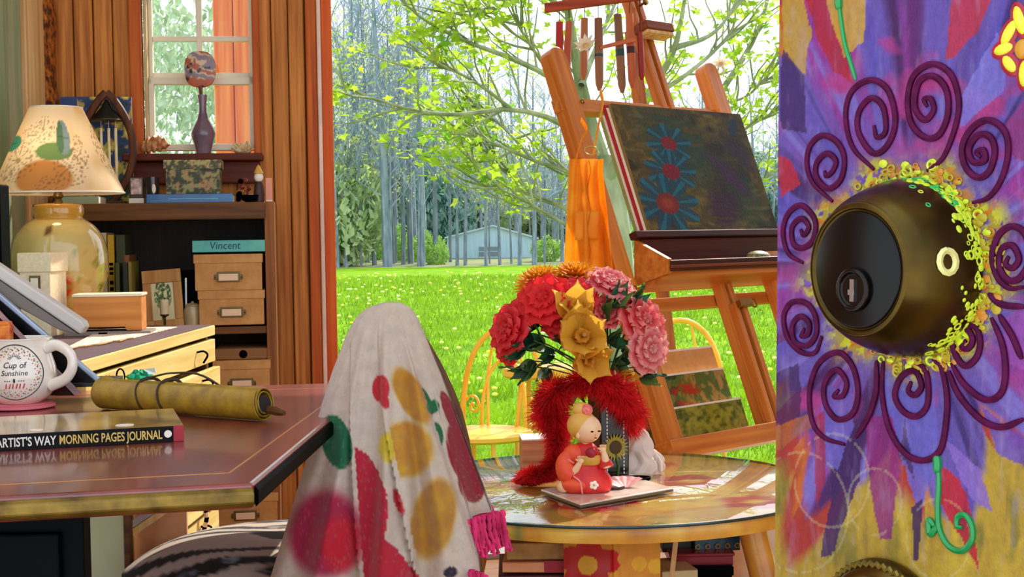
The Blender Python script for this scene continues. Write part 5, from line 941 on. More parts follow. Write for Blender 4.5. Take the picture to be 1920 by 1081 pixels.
# flower parts
def petal_mesh(L_, wd, cup, curl, ruff, base, tip, rim=None, m=None, nu=6, nv=7, pw=.6):
    def f(u, v):
        x = (u - .5) * 2; v = math.sin(v * PI / 2) if pw < .7 else v; ww = wd * (max(.02, math.sin(PI * min(1, .06 + .94 * v) ** (1.5 if pw < .7 else .8))) ** pw); z = L_ * v; y = -cup * math.sin(PI * v * .9) + curl * v ** 3 + (-cup * .6) * (-(x * x)) * math.sin(PI * v); return (x * ww, y + ruff * math.sin(x * 5 + v * 9) * v, z * (1 - .12 * x * x) )
    me = B().grid(f, nu, nv).mesh('petal', True, 180); V = verts(me); t = np.clip(V[:, 2] / L_, 0, 1)[:, None]; c = np.array(C(base)) * (1 - t) + np.array(C(tip)) * t
    if rim: k = np.clip((t - .72) * 4, 0, 1); c = c * (1 - k) + np.array(C(rim)) * k
    paint(me, c); me.materials.append(m or mat('silk_petal', attr=True, rough=.7, trans=.4, var=.05)); return me
def aim(p, d, roll=0): return Matrix.Translation(p) @ Vector(d).to_track_quat('Z', 'Y').to_matrix().to_4x4() @ RZ(roll)
SG = mat('silk_stem', '#3c5a24', rough=.6); mouth = Vector((pv.x, pv.y, zg + hv))
def head(name, lab, px, py, dY, d, grp='silk flowers in the black vase'):
    p = W(px, py, pv.y + dY); o = thing(name, lab, 'flower', aim(p, d), grp); I = o.matrix_world.inverted(); e_ = I @ (mouth + Vector((0, 0, -.06))); m_ = I @ (mouth.lerp(p, .55) + Vector((0, 0, .03)))
    obj('stem', B().tube(spline([(0, 0, -.005), m_, I @ mouth, e_], 10), .0025, 6), SG, o, True); return o
RINGS = [(9, 12, .95), (9, 30, .88), (8, 48, .78), (7, 64, .62), (5, 78, .48)]
def peony(lab, px, py, dY, d, rad, cols):
    o = head('silk_peony', lab, px, py, dY, d)
    for k, (n, el, sc_) in enumerate(RINGS):
        me = petal_mesh(rad * sc_, rad * .46 * sc_, rad * .26, -rad * .06, rad * .06, cols[0], cols[1], cols[2], nu=6, nv=7, pw=.45)
        for i in range(n): obj('petal', me, None, o, M=RZ(i * 360 / n + k * 23) @ RX(-(90 - el)) @ T(0, 0, rad * .04))
    return o
RED = ('#d81020', '#f42234', '#fa5058'); PNK = ('#e02848', '#fa6078', '#fcc0b8'); RPK = ('#dc1828', '#f83a48', '#fca8a0')
kq = 1.42 * pv.y / F
peony('big red silk peony at the bouquet edge toward the chairs', 975, 622, -.01, (-.75, -.5, .25), 46 * kq, RED)
peony('rounded red silk peony beneath the orange marigolds', 1028, 572, -.03, (-.3, -.75, .5), 44 * kq, ('#e01018', '#fa2028', '#fc3c40'))
peony('small red silk peony tucked behind the yellow lilies', 1082, 562, -.02, (.05, -.7, .6), 34 * kq, RED)
peony('pink and white silk peony at the bouquet top', 1138, 548, .01, (.3, -.45, .85), 40 * kq, PNK)
peony('broad pink-edged silk peony beside the easel leg', 1190, 612, -.01, (.55, -.65, .45), 46 * kq, RPK)
peony('ruffled pink silk peony drooping beside the easel leg', 1202, 652, -.03, (.6, -.8, .0), 40 * kq, ('#e03048', '#fa7480', '#fcc8bc'))
peony('low red silk peony hanging at the bouquet edge', 962, 652, .0, (-.8, -.45, -.2), 28 * kq, RED)
peony('deep red silk peony nestled behind the upper lily', 1052, 604, -.035, (-.2, -.85, .3), 30 * kq, ('#d01018', '#f01e2a', '#f84048')); peony('coral red silk peony between lily and pink peonies', 1132, 590, -.01, (.25, -.8, .4), 28 * kq, RPK)
def lily(lab, px, py, dY, d, rad):
    o = head('silk_lily', lab, px, py, dY, d); me = petal_mesh(rad, rad * .42, rad * .14, -rad * .3, rad * .02, '#d8981c', '#f6c444', '#fad868', pw=.8); m2 = petal_mesh(rad * .62, rad * .22, rad * .12, 0, 0, '#b87a14', '#e8a82c', pw=.8)
    for i in range(6): obj('petal', me, None, o, M=RZ(i * 60 + random.uniform(-8, 8)) @ RX(-random.uniform(48, 66)))
    for i in range(4): obj('petal', m2, None, o, M=RZ(i * 90 + 20) @ RX(-22))
    obj('pistil', B().tube([(0, 0, 0), (0, 0, rad * .45), (.004, 0, rad * .6)], [.003, .003, .005], 6), mat('pistil_ochre', '#a8701c', rough=.6), o, True)
lily('yellow silk lily opening upward amid the red peonies', 1080, 590, -.07, (.0, -.75, .7), 46 * kq); lily('yellow silk lily in the bouquet middle', 1088, 634, -.09, (.05, -.95, .2), 58 * kq); lily('yellow silk lily with drooping petals above the boa', 1098, 668, -.09, (.2, -.9, -.15), 46 * kq); lily('half closed yellow silk lily beside the boa', 1162, 706, -.03, (.5, -.6, -.4), 30 * kq)
def marigold(lab, px, py, dY, d, rad):
    o = head('silk_marigold', lab, px, py, dY, d); me = petal_mesh(rad, rad * .16, rad * .1, 0, rad * .03, '#e07a08', '#f59a10', '#fbc02c', nu=3, nv=4, pw=.5)
    for k, (n, el, s_) in enumerate([(20, 8, 1), (18, 26, .95), (16, 42, .88), (13, 58, .8), (9, 74, .72)]):
        for i in range(n): obj('petal', me, None, o, M=RZ(i * 360 / n + k * 11) @ RX(-(90 - el)) @ Matrix.Scale(s_, 4))
marigold('orange silk marigold above the red peonies', 1014, 537, .03, (-.25, -.35, .9), 38 * kq); marigold('bright orange silk marigold at the bouquet crown', 1078, 526, .03, (.05, -.3, .95), 36 * kq); marigold('deep orange silk marigold behind the crown', 1046, 534, .07, (-.1, -.2, 1), 30 * kq)
LG = [petal_mesh(.075, .02, .012, -.02, .004, a, c_, None, mat('silk_leaf', attr=True, rough=.5, trans=.2, var=.15), 4, 8, .9) for a, c_ in (('#16301a', '#2f5a2c'), ('#2c4a24', '#6a8a3c'), ('#10281c', '#1f6a44'))]
rq = random.Random(31)
for i, (px, py, dx, dz) in enumerate([(985, 655, -.9, -.1), (1005, 680, -.8, -.4), (1030, 690, -.5, -.6), (1010, 610, -.9, .5), (1060, 640, -.6, .2), (1130, 600, .5, .6), (1140, 640, .8, .2), (1150, 680, .8, -.3), (1190, 690, 1, -.2), (1120, 700, .3, -.7), (1080, 705, -.1, -.8), (1040, 660, -.9, -.1), (1150, 575, .5, .8), (1180, 580, .8, .6), (1200, 700, .9, -.5), (990, 690, -.9, -.4), (1020, 645, -.7, .1), (1110, 620, .2, .7), (1000, 640, -1, .1), (1165, 655, .9, .1)]):
    p = W(px, py, pv.y - .02 + rq.uniform(-.03, .04)); o = thing('silk_leaf_sprig', 'dark green silk leaf sprig among the bouquet blossoms', 'leaves', aim(p, (dx, -.35, dz)), 'silk leaf sprigs in the black vase'); I = o.matrix_world.inverted()
    obj('stem', B().tube(spline([(0, 0, .02), (0, 0, -.01), I @ mouth.lerp(p, .4), I @ (mouth + Vector((0, 0, -.05)))], 8), .0018, 5), SG, o, True)
    for k, (rx_, rz_) in enumerate([(10, 0), (-45, 120), (-40, 240), (-70, 60)]): obj('leaf', LG[(i + k) % 3], None, o, M=RZ(rz_ + i * 40) @ RX(rx_) @ Matrix.Scale(rq.uniform(.6, .95), 4))
# feather boa
boa = thing('feather_boa', 'fluffy red feather boa wound round the black vase', 'boa', T(pv.x, pv.y, zg)); ob = boa.matrix_world.translation
PB = lambda px, py, dY: W(px, py, pv.y + dY) - ob
bp_ = spline([PB(1175, 800, .02), PB(1178, 770, -.02), PB(1160, 738, -.06), PB(1120, 716, -.075), PB(1070, 722, -.06), PB(1035, 745, -.03), PB(1030, 775, -.02), PB(1046, 800, -.03), PB(1044, 840, -.055), PB(1036, 880, -.075), PB(1010, 893, -.08), PB(975, 900, -.07)], 110)
wid = [(.026 + .012 * math.sin(i * .23) ** 2) * (1.45 if i < 30 else 1.5 if 45 < i < 72 else 1.0 if i < 80 else .95) for i in range(111)]
obj('core', B().tube(bp_, .004, 6), mat('boa_core', '#7a0a10', rough=.8), boa, True)
b = B(); rb = random.Random(2)
for i in range(30000):
    t = rb.random() * 109.99; k = int(t); p = bp_[k].lerp(bp_[k + 1], t - k); d = Vector((rb.gauss(0, 1), rb.gauss(0, 1), rb.gauss(0, 1))).normalized(); L_ = wid[k] * rb.uniform(.5, 1.25); s_ = d.orthogonal().normalized() * .0011; q = p + d * L_ + Vector((rb.uniform(-.006, .006), rb.uniform(-.006, .006), -.004))
    if q.z < .002: q.z = .002 + rb.random() * .004
    m_ = p + d * L_ * .55 + Vector((0, 0, .003)); b.add([p - s_ * .6, p + s_ * .6, m_ + s_, m_ - s_, q], [(0, 1, 2, 3), (3, 2, 4)])
obj('feathers', b, mat('boa_feathers', '#c80c14', '#ee2028', rough=.7, scale=20, trans=.45), boa, kind='stuff')
# doll on a tile
tq = [G(1014, 917, zg + .009), G(1088, 944, zg + .009), G(1262, 914, zg + .009), G(1180, 890, zg + .009)]; tc_ = sum(tq, Vector()) / 4
tile = thing('pale_tile', 'pale square tile under the seated doll', 'tile', Matrix.Translation((tc_.x, tc_.y, zg))); tl = [p - Vector((tc_.x, tc_.y, zg)) for p in tq]; obj('slab', B().hexa([Vector((p.x, p.y, .0005)) for p in tl], tl), mat('tile_beige', '#d8bfae', '#e8d6c8', rough=.2, coat=.4, scale=20), tile, bev=.0015)
obj('edge', B().hexa([Vector((p.x * 1.004, p.y * 1.004, .001)) for p in tl], [Vector((p.x * 1.004, p.y * 1.004, .006)) for p in tl]), mat('tile_edge', '#6a5a40', rough=.4), tile)
dp = G(1098, 920, zg + .009); ks = dp.y / F
doll = thing('kimono_doll', 'seated porcelain doll in an orange-red kimono with blond bun', 'doll', T(dp.x, dp.y, zg + .0092)); S_ = ks
KIM = mat('kimono_red', '#c4161c', '#e02a24', rough=.5, scale=30); ORG = mat('kimono_orange', '#e0381c', '#ee5a2c', rough=.5, scale=30); SKN = mat('porcelain_skin', '#eebf92', '#f4cfa8', rough=.4); BLO = mat('blond_hair', '#d89a34', '#e8b860', rough=.5)
kb = B().lathe([(p.x * S_, p.z * S_) for p in spline([(46, 0, 0), (50, 0, 10), (48, 0, 26), (36, 0, 44), (28, 0, 58), (26, 0, 72), (22, 0, 84), (12, 0, 92)], 30)], 36, sy=.72); obj('robe', kb, KIM, doll, True, 80)
obj('shoulder', B().ball((-20 * S_, -4 * S_, 70 * S_), (22 * S_, 17 * S_, 20 * S_), 18, 12), ORG, doll, True)
obj('sleeve', B().tube(spline([(-26 * S_, -4 * S_, 74 * S_), (-38 * S_, -8 * S_, 56 * S_), (-36 * S_, -14 * S_, 38 * S_), (-26 * S_, -16 * S_, 30 * S_)], 12), [(12 + 7 * math.sin(i / 12 * PI * .8)) * S_ for i in range(13)], 14), ORG, doll, True)
obj('sleeve', B().tube(spline([(22 * S_, -4 * S_, 70 * S_), (34 * S_, -10 * S_, 56 * S_), (38 * S_, -14 * S_, 46 * S_)], 10), [(10 + .6 * i) * S_ for i in range(11)], 14), KIM, doll, True)
obj('hem_piping', B().tube(spline([(-24 * S_, -33 * S_, 34 * S_), (-12 * S_, -38 * S_, 24 * S_), (-8 * S_, -38 * S_, 2 * S_)], 10), 1.8 * S_, 6), mat('pink_piping', '#f08a80', rough=.5), doll, True); obj('sleeve_piping', B().tube(spline([(-44 * S_, -10 * S_, 68 * S_), (-34 * S_, -20 * S_, 64 * S_), (-22 * S_, -22 * S_, 56 * S_)], 10), 1.6 * S_, 6), MATS['pink_piping'], doll, True)
obj('lap', B().ball((-18 * S_, -14 * S_, 16 * S_), (32 * S_, 26 * S_, 17 * S_), 20, 12), ORG, doll, True); obj('foot', B().ball((-42 * S_, -16 * S_, 12 * S_), (13 * S_, 12 * S_, 12 * S_), 14, 10), SKN, doll, True)
obj('obi', B().lathe([(24 * S_, 52 * S_), (27 * S_, 56 * S_), (27 * S_, 66 * S_), (24 * S_, 70 * S_)], 24, M=T(6 * S_, -6 * S_, 0), sy=.8), mat('obi_gold', '#d0982c', rough=.4), doll, True); obj('bow', B().ball((10 * S_, -24 * S_, 76 * S_), (10 * S_, 8 * S_, 10 * S_), 14, 10), mat('bow_crimson', '#a01424', rough=.5), doll, True)
hz = 118 * S_
obj('neck', B().tube([(0, -2 * S_, 86 * S_), (2 * S_, -3 * S_, 98 * S_)], 8 * S_, 12), SKN, doll, True)
hd_ = obj('head', B().ball((4 * S_, -4 * S_, hz), (27 * S_, 26 * S_, 27 * S_), 28, 18), SKN, doll, True)
obj('hair', B().ball((-5 * S_, 1.5 * S_, hz + 6.5 * S_), (28.5 * S_, 28 * S_, 27.5 * S_), 28, 18), BLO, doll, True)
bn_ = obj('hair_bun', B().ball((-6 * S_, 2 * S_, hz + 36 * S_), (17 * S_, 15 * S_, 14 * S_), 18, 12), BLO, doll, True); obj('hair_flower', B().ball((4 * S_, -9 * S_, hz + 36 * S_), (11 * S_, 8 * S_, 12 * S_), 14, 8), mat('flower_pink', '#e04a54', '#f08a80', rough=.5, scale=200), bn_, True)
for ex in (8, 22): obj('eye', B().ball(((4 + ex) * S_, -(4 + 25.2 - (ex - 4) ** 2 * .018) * S_, hz - 2 * S_), (3 * S_, 1.4 * S_, 1.5 * S_), 10, 6), BLACK, hd_)
obj('nose', B().ball((20.5 * S_, -27 * S_, hz - 8 * S_), (1.8 * S_, 1.8 * S_, 1.8 * S_), 8, 6), SKN, hd_, True); obj('mouth', B().ball((19 * S_, -24.5 * S_, hz - 14.5 * S_), (2.2 * S_, 1.6 * S_, 1.4 * S_), 8, 6), mat('lip_red', '#a0281c', rough=.4), hd_); obj('ear', B().ball((-14 * S_, -22 * S_, hz - 10 * S_), (4 * S_, 3 * S_, 6 * S_), 10, 8), SKN, hd_, True)
def hand(x, y, z, up_):
    b = B().ball((x, y, z), (6.5 * S_, 4.5 * S_, 7 * S_), 12, 8)
    for k in range(4): b.tube([(x + (k - 1.5) * 3 * S_, y - 2 * S_, z + 4 * S_ * up_), (x + (k - 1.5) * 3.2 * S_, y - 5 * S_, z + (9 - abs(k - 1.3)) * S_ * up_), (x + (k - 1.5) * 3 * S_, y - 8 * S_, z + 8 * S_ * up_)], [1.8 * S_, 1.7 * S_, 1.2 * S_], 6)
    b.tube([(x - 5 * S_, y - 2 * S_, z), (x - 9 * S_, y - 5 * S_, z + 3 * S_)], [2 * S_, 1.5 * S_], 6); return b
obj('hand', hand(-10 * S_, -26 * S_, 62 * S_, 1), SKN, doll, True); obj('hand', hand(32 * S_, -22 * S_, 82 * S_, 1), SKN, doll, True); obj('forearm', B().tube([(38 * S_, -14 * S_, 48 * S_), (36 * S_, -18 * S_, 64 * S_), (33 * S_, -21 * S_, 78 * S_)], [9 * S_, 7 * S_, 5 * S_], 12), SKN, doll, True); obj('forearm', B().tube([(-28 * S_, -18 * S_, 36 * S_), (-18 * S_, -24 * S_, 46 * S_), (-11 * S_, -26 * S_, 58 * S_)], [8 * S_, 7 * S_, 5 * S_], 12), SKN, doll, True)
pf_ = B()
for k in range(5): a = 2 * PI * k / 5; pf_.ball((14 * S_ + 5 * S_ * math.cos(a), -35.5 * S_, 17 * S_ + 5 * S_ * math.sin(a)), (3.8 * S_, 1.5 * S_, 3.8 * S_), 8, 6)
obj('plum_blossom', pf_, mat('blossom_white', '#f4e6d0', rough=.5), doll, True); obj('blossom_eye', B().ball((14 * S_, -37 * S_, 17 * S_), 2 * S_, 8, 6), MATS['obi_gold'], doll)
# pink fan, wooden box, white cloth, black dish
fp = G(1172, 916, zg + .0095); fan = thing('pink_fan', 'small pink painted fan lying on the tile', 'fan', Matrix.Translation(fp) @ RZ(18)); b = B()
for k in range(14):
    a0, a1 = R(15 + k * 11), R(15 + (k + 1) * 11); z0, z1 = .0015 + .0015 * (k % 2), .0015 + .0015 * ((k + 1) % 2); r1 = .05; b.add([(.008 * math.cos(a0), .008 * math.sin(a0), .002), (r1 * math.cos(a0), r1 * math.sin(a0) * 1.2, z0 + .016), (r1 * math.cos(a1), r1 * math.sin(a1) * 1.2, z1 + .016), (.008 * math.cos(a1), .008 * math.sin(a1), .002)], [(0, 1, 2, 3)])
obj('leaf', b, mat('fan_pink', '#d8808a', '#eab0b0', rough=.6, scale=60), fan, solid=.001); obj('tassel', B().tube(spline([(0, .006, .003), (-.02, -.006, .003), (-.035, .0, .003), (-.05, -.01, .003)], 12), .003, 6), mat('dark_tassel', '#3a1c1c', rough=.7), fan, True)
bxp = [G(980, 884, zg + .0005), G(1052, 884, zg + .0005)]; wbx = (bxp[1].x - bxp[0].x) / 2; wb_ = thing('wooden_block_box', 'small wooden box with a white top behind the boa', 'box', T((bxp[0].x + bxp[1].x) / 2, bxp[0].y, zg + .0005) @ RZ(4)); hh = W(1010, 826, bxp[0].y).z - zg
obj('box_body', B().box(-wbx, wbx, 0, .1, 0, hh), wood('reddish_grain', '#a8623a', '#d89a6c', 0, 9, rnd=0), wb_, bev=.001); obj('lid', B().box(-wbx - .001, wbx + .001, -.001, .101, hh, hh + .004), WHITEP, wb_, bev=.001)
pw_ = G(1205, 888, zg); wc = thing('white_cloth', 'crumpled white cloth bundle beside the black vase', 'cloth', T(pw_.x, pw_.y + .03, zg + .001)); rn = random.Random(12)
def crump(u, v):
    th_ = 2 * PI * u; z = v; r_ = (.042 * (1 - z ** 2.2) + .006) * (1 + .22 * math.sin(th_ * 5 + z * 6) * (.4 + z) + .1 * math.sin(th_ * 9 - z * 11)); return (r_ * math.cos(th_) - .012 * z + .006 * math.sin(z * 9), r_ * math.sin(th_) * .8, .108 * z)
obj('cloth', B().grid(crump, 60, 30, wrap=True), mat('white_linen', '#e6dcd4', rough=.85, trans=.3), wc, True, 180); obj('dangling_corner', B().grid(lambda u, v: (.032 + .014 * u, -.022 + .006 * math.sin(u * 6), .001 + .045 * v * (1 - .4 * u)), 6, 6), MATS['white_linen'], wc, True, solid=.002)
pk = G(1192, 904, zg); kd = thing('black_dish', 'black oval dish between the vase and white cloth', 'dish', T(pk.x, pk.y, zg + .0005)); obj('dish', B().lathe([(0, 0), (.024, 0), (.034, .006), (.036, .012), (.033, .012), (.022, .004), (0, .004)], 30, sy=.6), BLACK, kd, True); obj('rim', B().tube([(.0345 * math.cos(t), .0207 * math.sin(t), .012) for t in [2 * PI * q / 30 for q in range(31)]], .0012, 5), MATS['dark_slate'], kd)

# ================================================================== EASEL
Pe = W(1272, 838, 3.98); Me = Matrix.Translation(Pe) @ RZ(45) @ RX(-21); he = lambda px, py, yl=0: hit(px, py, Me, yl)
es = thing('easel', 'orange wooden studio easel holding a dark floral canvas', 'easel', Me); EW = wood('easel_wood', '#b45c1c', '#dc8a3a', 2, 7, rnd=.06, rough=.35); EH = wood('easel_rail', '#b45c1c', '#dc8a3a', 0, 7, rnd=.06, rough=.35)
zfl = -Pe.z / math.cos(R(21))
pw = .034
def post(x0, z0, z1, wd=pw, th_=.05, rnd=True, yo=0):
    b = B(); poly = [(x0 - wd, z0), (x0 + wd, z0), (x0 + wd, z1 - wd)] + [(x0 + wd * math.cos(a), z1 - wd + wd * math.sin(a)) for a in [PI * k / 10 for k in range(1, 10)]] + [(x0 - wd, z1 - wd)] if rnd else [(x0 - wd, z0), (x0 + wd, z0), (x0 + wd, z1), (x0 - wd, z1)]
    return b.prism([(x, yo, z) for x, z in poly], (0, th_, 0))
zl = he(1088, 92).z; xrp = he(1345, 160).x; zrp = he(1345, 118).z
obj('post', post(0, zfl + .02, zl), EW, es, bev=.003); obj('post', post(xrp, zfl + .02, zrp), EW, es, bev=.003)
xm1 = he(1222, 80).x; wdm = .03; zmt = he(1200, -60).z
obj('mast', B().box(xm1 - wdm, xm1 - .008, .01, .045, -.02, zmt).box(xm1 + .008, xm1 + wdm, .01, .045, -.02, zmt).box(xm1 - .008, xm1 + .008, .028, .045, -.02, zmt), EW, es, bev=.002)
for z0, y0, y1, th_ in ((he(1130, 195).z, .015, .05, .022), (he(1290, 838).z, -.012, .05, .028), (he(1250, 560).z, .05, .07, .02)): obj('cross_rail', B().box(-.04, xrp + .03, y0, y1, z0 - th_, z0 + th_), EH, es, bev=.003)
obj('back_leg', B().prism([(xm1 - .02, .05, he(1200, 40).z), (xm1 + .02, .05, he(1200, 40).z), (xm1 + .02, .075, he(1200, 40).z), (xm1 - .02, .075, he(1200, 40).z)], Vector((0, .35, -1.5)) * .9), EW, es)
# top clamp
zcl = he(1240, 60).z; cp = obj('canvas_clamp', B().box(xm1 - .06, xm1 + .08, -.045, .012, zcl - .02, zcl + .012), wood('clamp_wood', '#6a2c10', '#9a4a1c', 0, 9), es, bev=.004); obj('clamp_pad', B().box(xm1 - .055, xm1 + .075, -.04, .005, zcl - .032, zcl - .02), PALE, cp, bev=.002); obj('thumb_screw', B().lathe([(.004, 0), (.004, .03), (.01, .032), (.01, .042), (0, .043)], 10, M=T(xm1 + .012, .02, he(1225, 12).z) @ RX(90)), mat('brass'), es, True)
# shelf tray
TRD = wood('tray_dark', '#2c0e08', '#5a2012', 0, 9, rnd=.03); zt1 = he(1212, 438).z; zt2 = he(1212, 455).z; xt0 = he(1192, 450, -.02).x; xt1 = xrp + .1
Rv = RX(21)                                   # level frame for the tray, hung on the posts
tr0 = Matrix.Translation((0, 0, 0))
tray = obj('tray', B().box(xt0, xt1, -.03, .0, zt1 - .022, zt1), TRD, es, bev=.003)
Mt = T(0, -.005, zt1 - .02) @ RX(21)
dpt = .115; hb_ = .085
obj('tray_back', B().box(xt0 + .03, xt1, -.012, 0, -hb_, 0), TRD, tray, M=Mt); obj('tray_floor', B().box(xt0 + .03, xt1, -dpt, 0, -hb_ - .012, -hb_), TRD, tray, M=Mt)
obj('tray_side', B().prism([(xt0 + .01, 0, 0), (xt0 + .01, 0, -hb_ - .05), (xt0 + .01, -dpt - .01, -hb_ - .012), (xt0 + .01, -dpt - .01, -hb_ + .03)], (.02, 0, 0)), EH, tray, M=Mt, bev=.002)
obj('tray_lip', B().box(xt0 + .02, xt1, -dpt - .014, -dpt, -hb_ - .006, -hb_ + .026), TRD, tray, M=Mt, bev=.003); obj('lip_bead', B().box(xt0 + .016, xt1, -dpt - .019, -dpt - .014, -hb_ + .003, -hb_ + .012), wood('bead_wood', '#5a2414', '#8a4420', 0, 9), tray, M=Mt, bev=.002)
obj('tray_underside', B().prism([(xt0 + .02, -dpt, -hb_ - .006), (xt0 + .02, -.004, -hb_ - .055), (xt0 + .02, -.004, -hb_ - .07), (xt0 + .02, -dpt - .004, -hb_ - .022)], (xt1 - xt0 - .02, 0, 0)), EH, tray, M=Mt)
# lower centre strut with slot and latch
zs0, zs1 = he(1400, 820).z, he(1352, 570).z; xs_ = xm1 + .01
obj('slot_strut', B().box(xs_ - .03, xs_ - .008, -.01, .03, -.02, zs1).box(xs_ + .012, xs_ + .034, -.01, .03, -.02, zs1).box(xs_ - .008, xs_ + .012, .012, .03, -.02, zs1), EW, es, bev=.002)
obj('slot_rack', B().box(xs_ - .002, xs_ + .006, .0, .012, 0, zs1 - .01), mat('dark_iron', '#1c120c', rough=.5, metal=.5), es); obj('latch', B().box(xs_ - .02, xs_ + .04, -.03, -.01, zs1 - .02, zs1 + .004), mat('brass'), es, bev=.003); obj('latch_ring', B().tube([(xs_ + .05 + .012 * math.cos(t), -.025, zs1 - .012 + .012 * math.sin(t)) for t in [2 * PI * q / 16 for q in range(17)]], .003, 6), MATS['brass'], es, True)
for px, py in ((1092, 190), (1190, 540)): q = he(px, py, -.001); obj('bolt', B().lathe([(.008, 0), (.008, .004), (.005, .007), (0, .008)], 12, M=T(q.x, 0, q.z) @ RX(90)), MATS['brass'], es, True)
# canvas
xa_, xb_ = he(1157, 195, -.03).x, he(1396, 214, -.03).x; xa2, xb2 = he(1212, 437, -.03).x, he(1458, 437, -.03).x; zc1 = (he(1157, 194, -.03).z + he(1396, 213, -.03).z) / 2; zc0 = zt1 + .001
print('canvas', xa_, xb_, xa2, xb2, zc1, zc0, 'post x', xrp, 'mast', xm1)
cx0, cx1 = (xa_ + xa2) / 2, (xb_ + xb2) / 2
Mcv = Me @ T(cx0, -.008, zc0); cvs = thing('floral_oil_canvas', 'dark olive oil painting of teal and purple flowers on the easel', 'painting', Mcv); cw_, chh = cx1 - cx0, zc1 - zc0
obj('stretcher', B().box(0, cw_, -.016, 0, 0, chh), PAPER, cvs); obj('wrapped_edge', B().box(-.0015, .0, -.0165, 0, 0, chh), mat('ochre_edge', '#8a6a2c', rough=.7), cvs)
me = B().grid(lambda u, v: (u * cw_, -.0175, v * chh), 170, 170).mesh(); V = verts(me); u = V[:, 0] / cw_; v = 1 - V[:, 2] / chh
n1 = fbm(u * 6, v * 6, 3); n2 = fbm(u * 14 + 5 * n1, v * 22, 7); c = np.tile(C('#5a4c16'), (len(V), 1)); c = blend(c, (n2 - .45) * 3, '#86702a'); c = blend(c, (.42 - n1) * 6, '#3a2c10'); c = blend(c, (ell(u, v, .42, .3, .3, .5, -30, .6)) * (n2 > .35) * .8, '#1a4634'); c = blend(c, ell(u, v, .78, .45, .22, .62, 25, .6) * .75, '#2a2a20'); c = blend(c, ell(u, v, .82, .78, .16, .3, 0, .5) * .6, '#1c4a2c')
c = blend(c, ell(u, v, .62, .82, .17, .26, 20, .5) * (n2 > .4) * .85, '#3c1c3c'); c = blend(c, ell(u, v, .74, .55, .07, .28, -35, .5) * .8, '#4a2450'); c = blend(c, ell(u, v, .88, .35, .08, .22, -30, .5) * .6, '#3c2448'); c = blend(c, ell(u, v, .9, .12, .05, .1, 20, .5) * .8, '#14385a')
def fl(c, cx, cy, r_, n, ph, k='#0c4a5c', kc='#8a1424'):
    dx, dy = u - cx, (v - cy); d = np.hypot(dx, dy); th_ = np.arctan2(dy, dx); pet = np.abs(np.cos(n / 2 * th_ + ph)); m = (d < r_ * (.4 + .6 * np.sqrt(pet))) & (d > r_ * .15); c = blend(c, m * (.7 + .3 * n2), k); c = blend(c, m * (pet > .93) * .7, '#1f7c92'); return blend(c, (d < r_ * .34) * 1.0, kc)
c = fl(c, .34, .30, .17, 8, .3); c = fl(c, .29, .53, .19, 9, .0); c = fl(c, .19, .79, .24, 9, .5, '#0c4c60', '#8a2418'); c = blend(c, ell(u, v, .19, .79, .05, .06, 0, .5) * .6, '#b04a2c')
c = c * .72; paint(me, c); obj('painted_face', me, mat('oil_paint', attr=True, rough=.6, spec=.2, var=.1, bump=.1, bscale=120, scale=40), cvs)
# spare canvases behind it
for i, (dx, y_, c_, lab) in enumerate([(-.017, -.006, '#b01c20', 'red edged canvas stacked behind the floral painting'), (-.03, .006, '#9aa05a', 'olive edged canvas at the back of the easel stack')]):
    o = thing('stacked_canvas', lab, 'canvas', Me @ T(cx0 + dx, y_, zc0)); obj('stretcher', B().box(0, cw_ - .02, -.009, .001, 0, chh - .02 * i), mat('edge_%d' % i, c_, rough=.6), o); obj('canvas_front', B().box(.004, cw_ - .024, -.0095, -.009, .004, chh - .01 - .02 * i), PAPER, o)
# stone on the tray
q = he(1440, 480, -.07); lv_ = Me.inverted(); st = Me @ Mt @ T(he(1432, 480, -.06).x, -.06, -hb_); sto = thing('speckled_stone', 'speckled green oval stone lying in the easel tray', 'stone', st); obj('stone', B().ball((0, 0, .022), (.05, .034, .022), 24, 14), mat('speckled_green', '#4a4a22', '#a09a5c', scale=160, rough=.5, lo=.42, hi=.58), sto, True, 80); obj('band', B().tube([(.0505 * math.cos(t), .0345 * math.sin(t), .022) for t in [2 * PI * k / 30 for k in range(31)]], .001, 5), MATS['dark_slate'], sto)
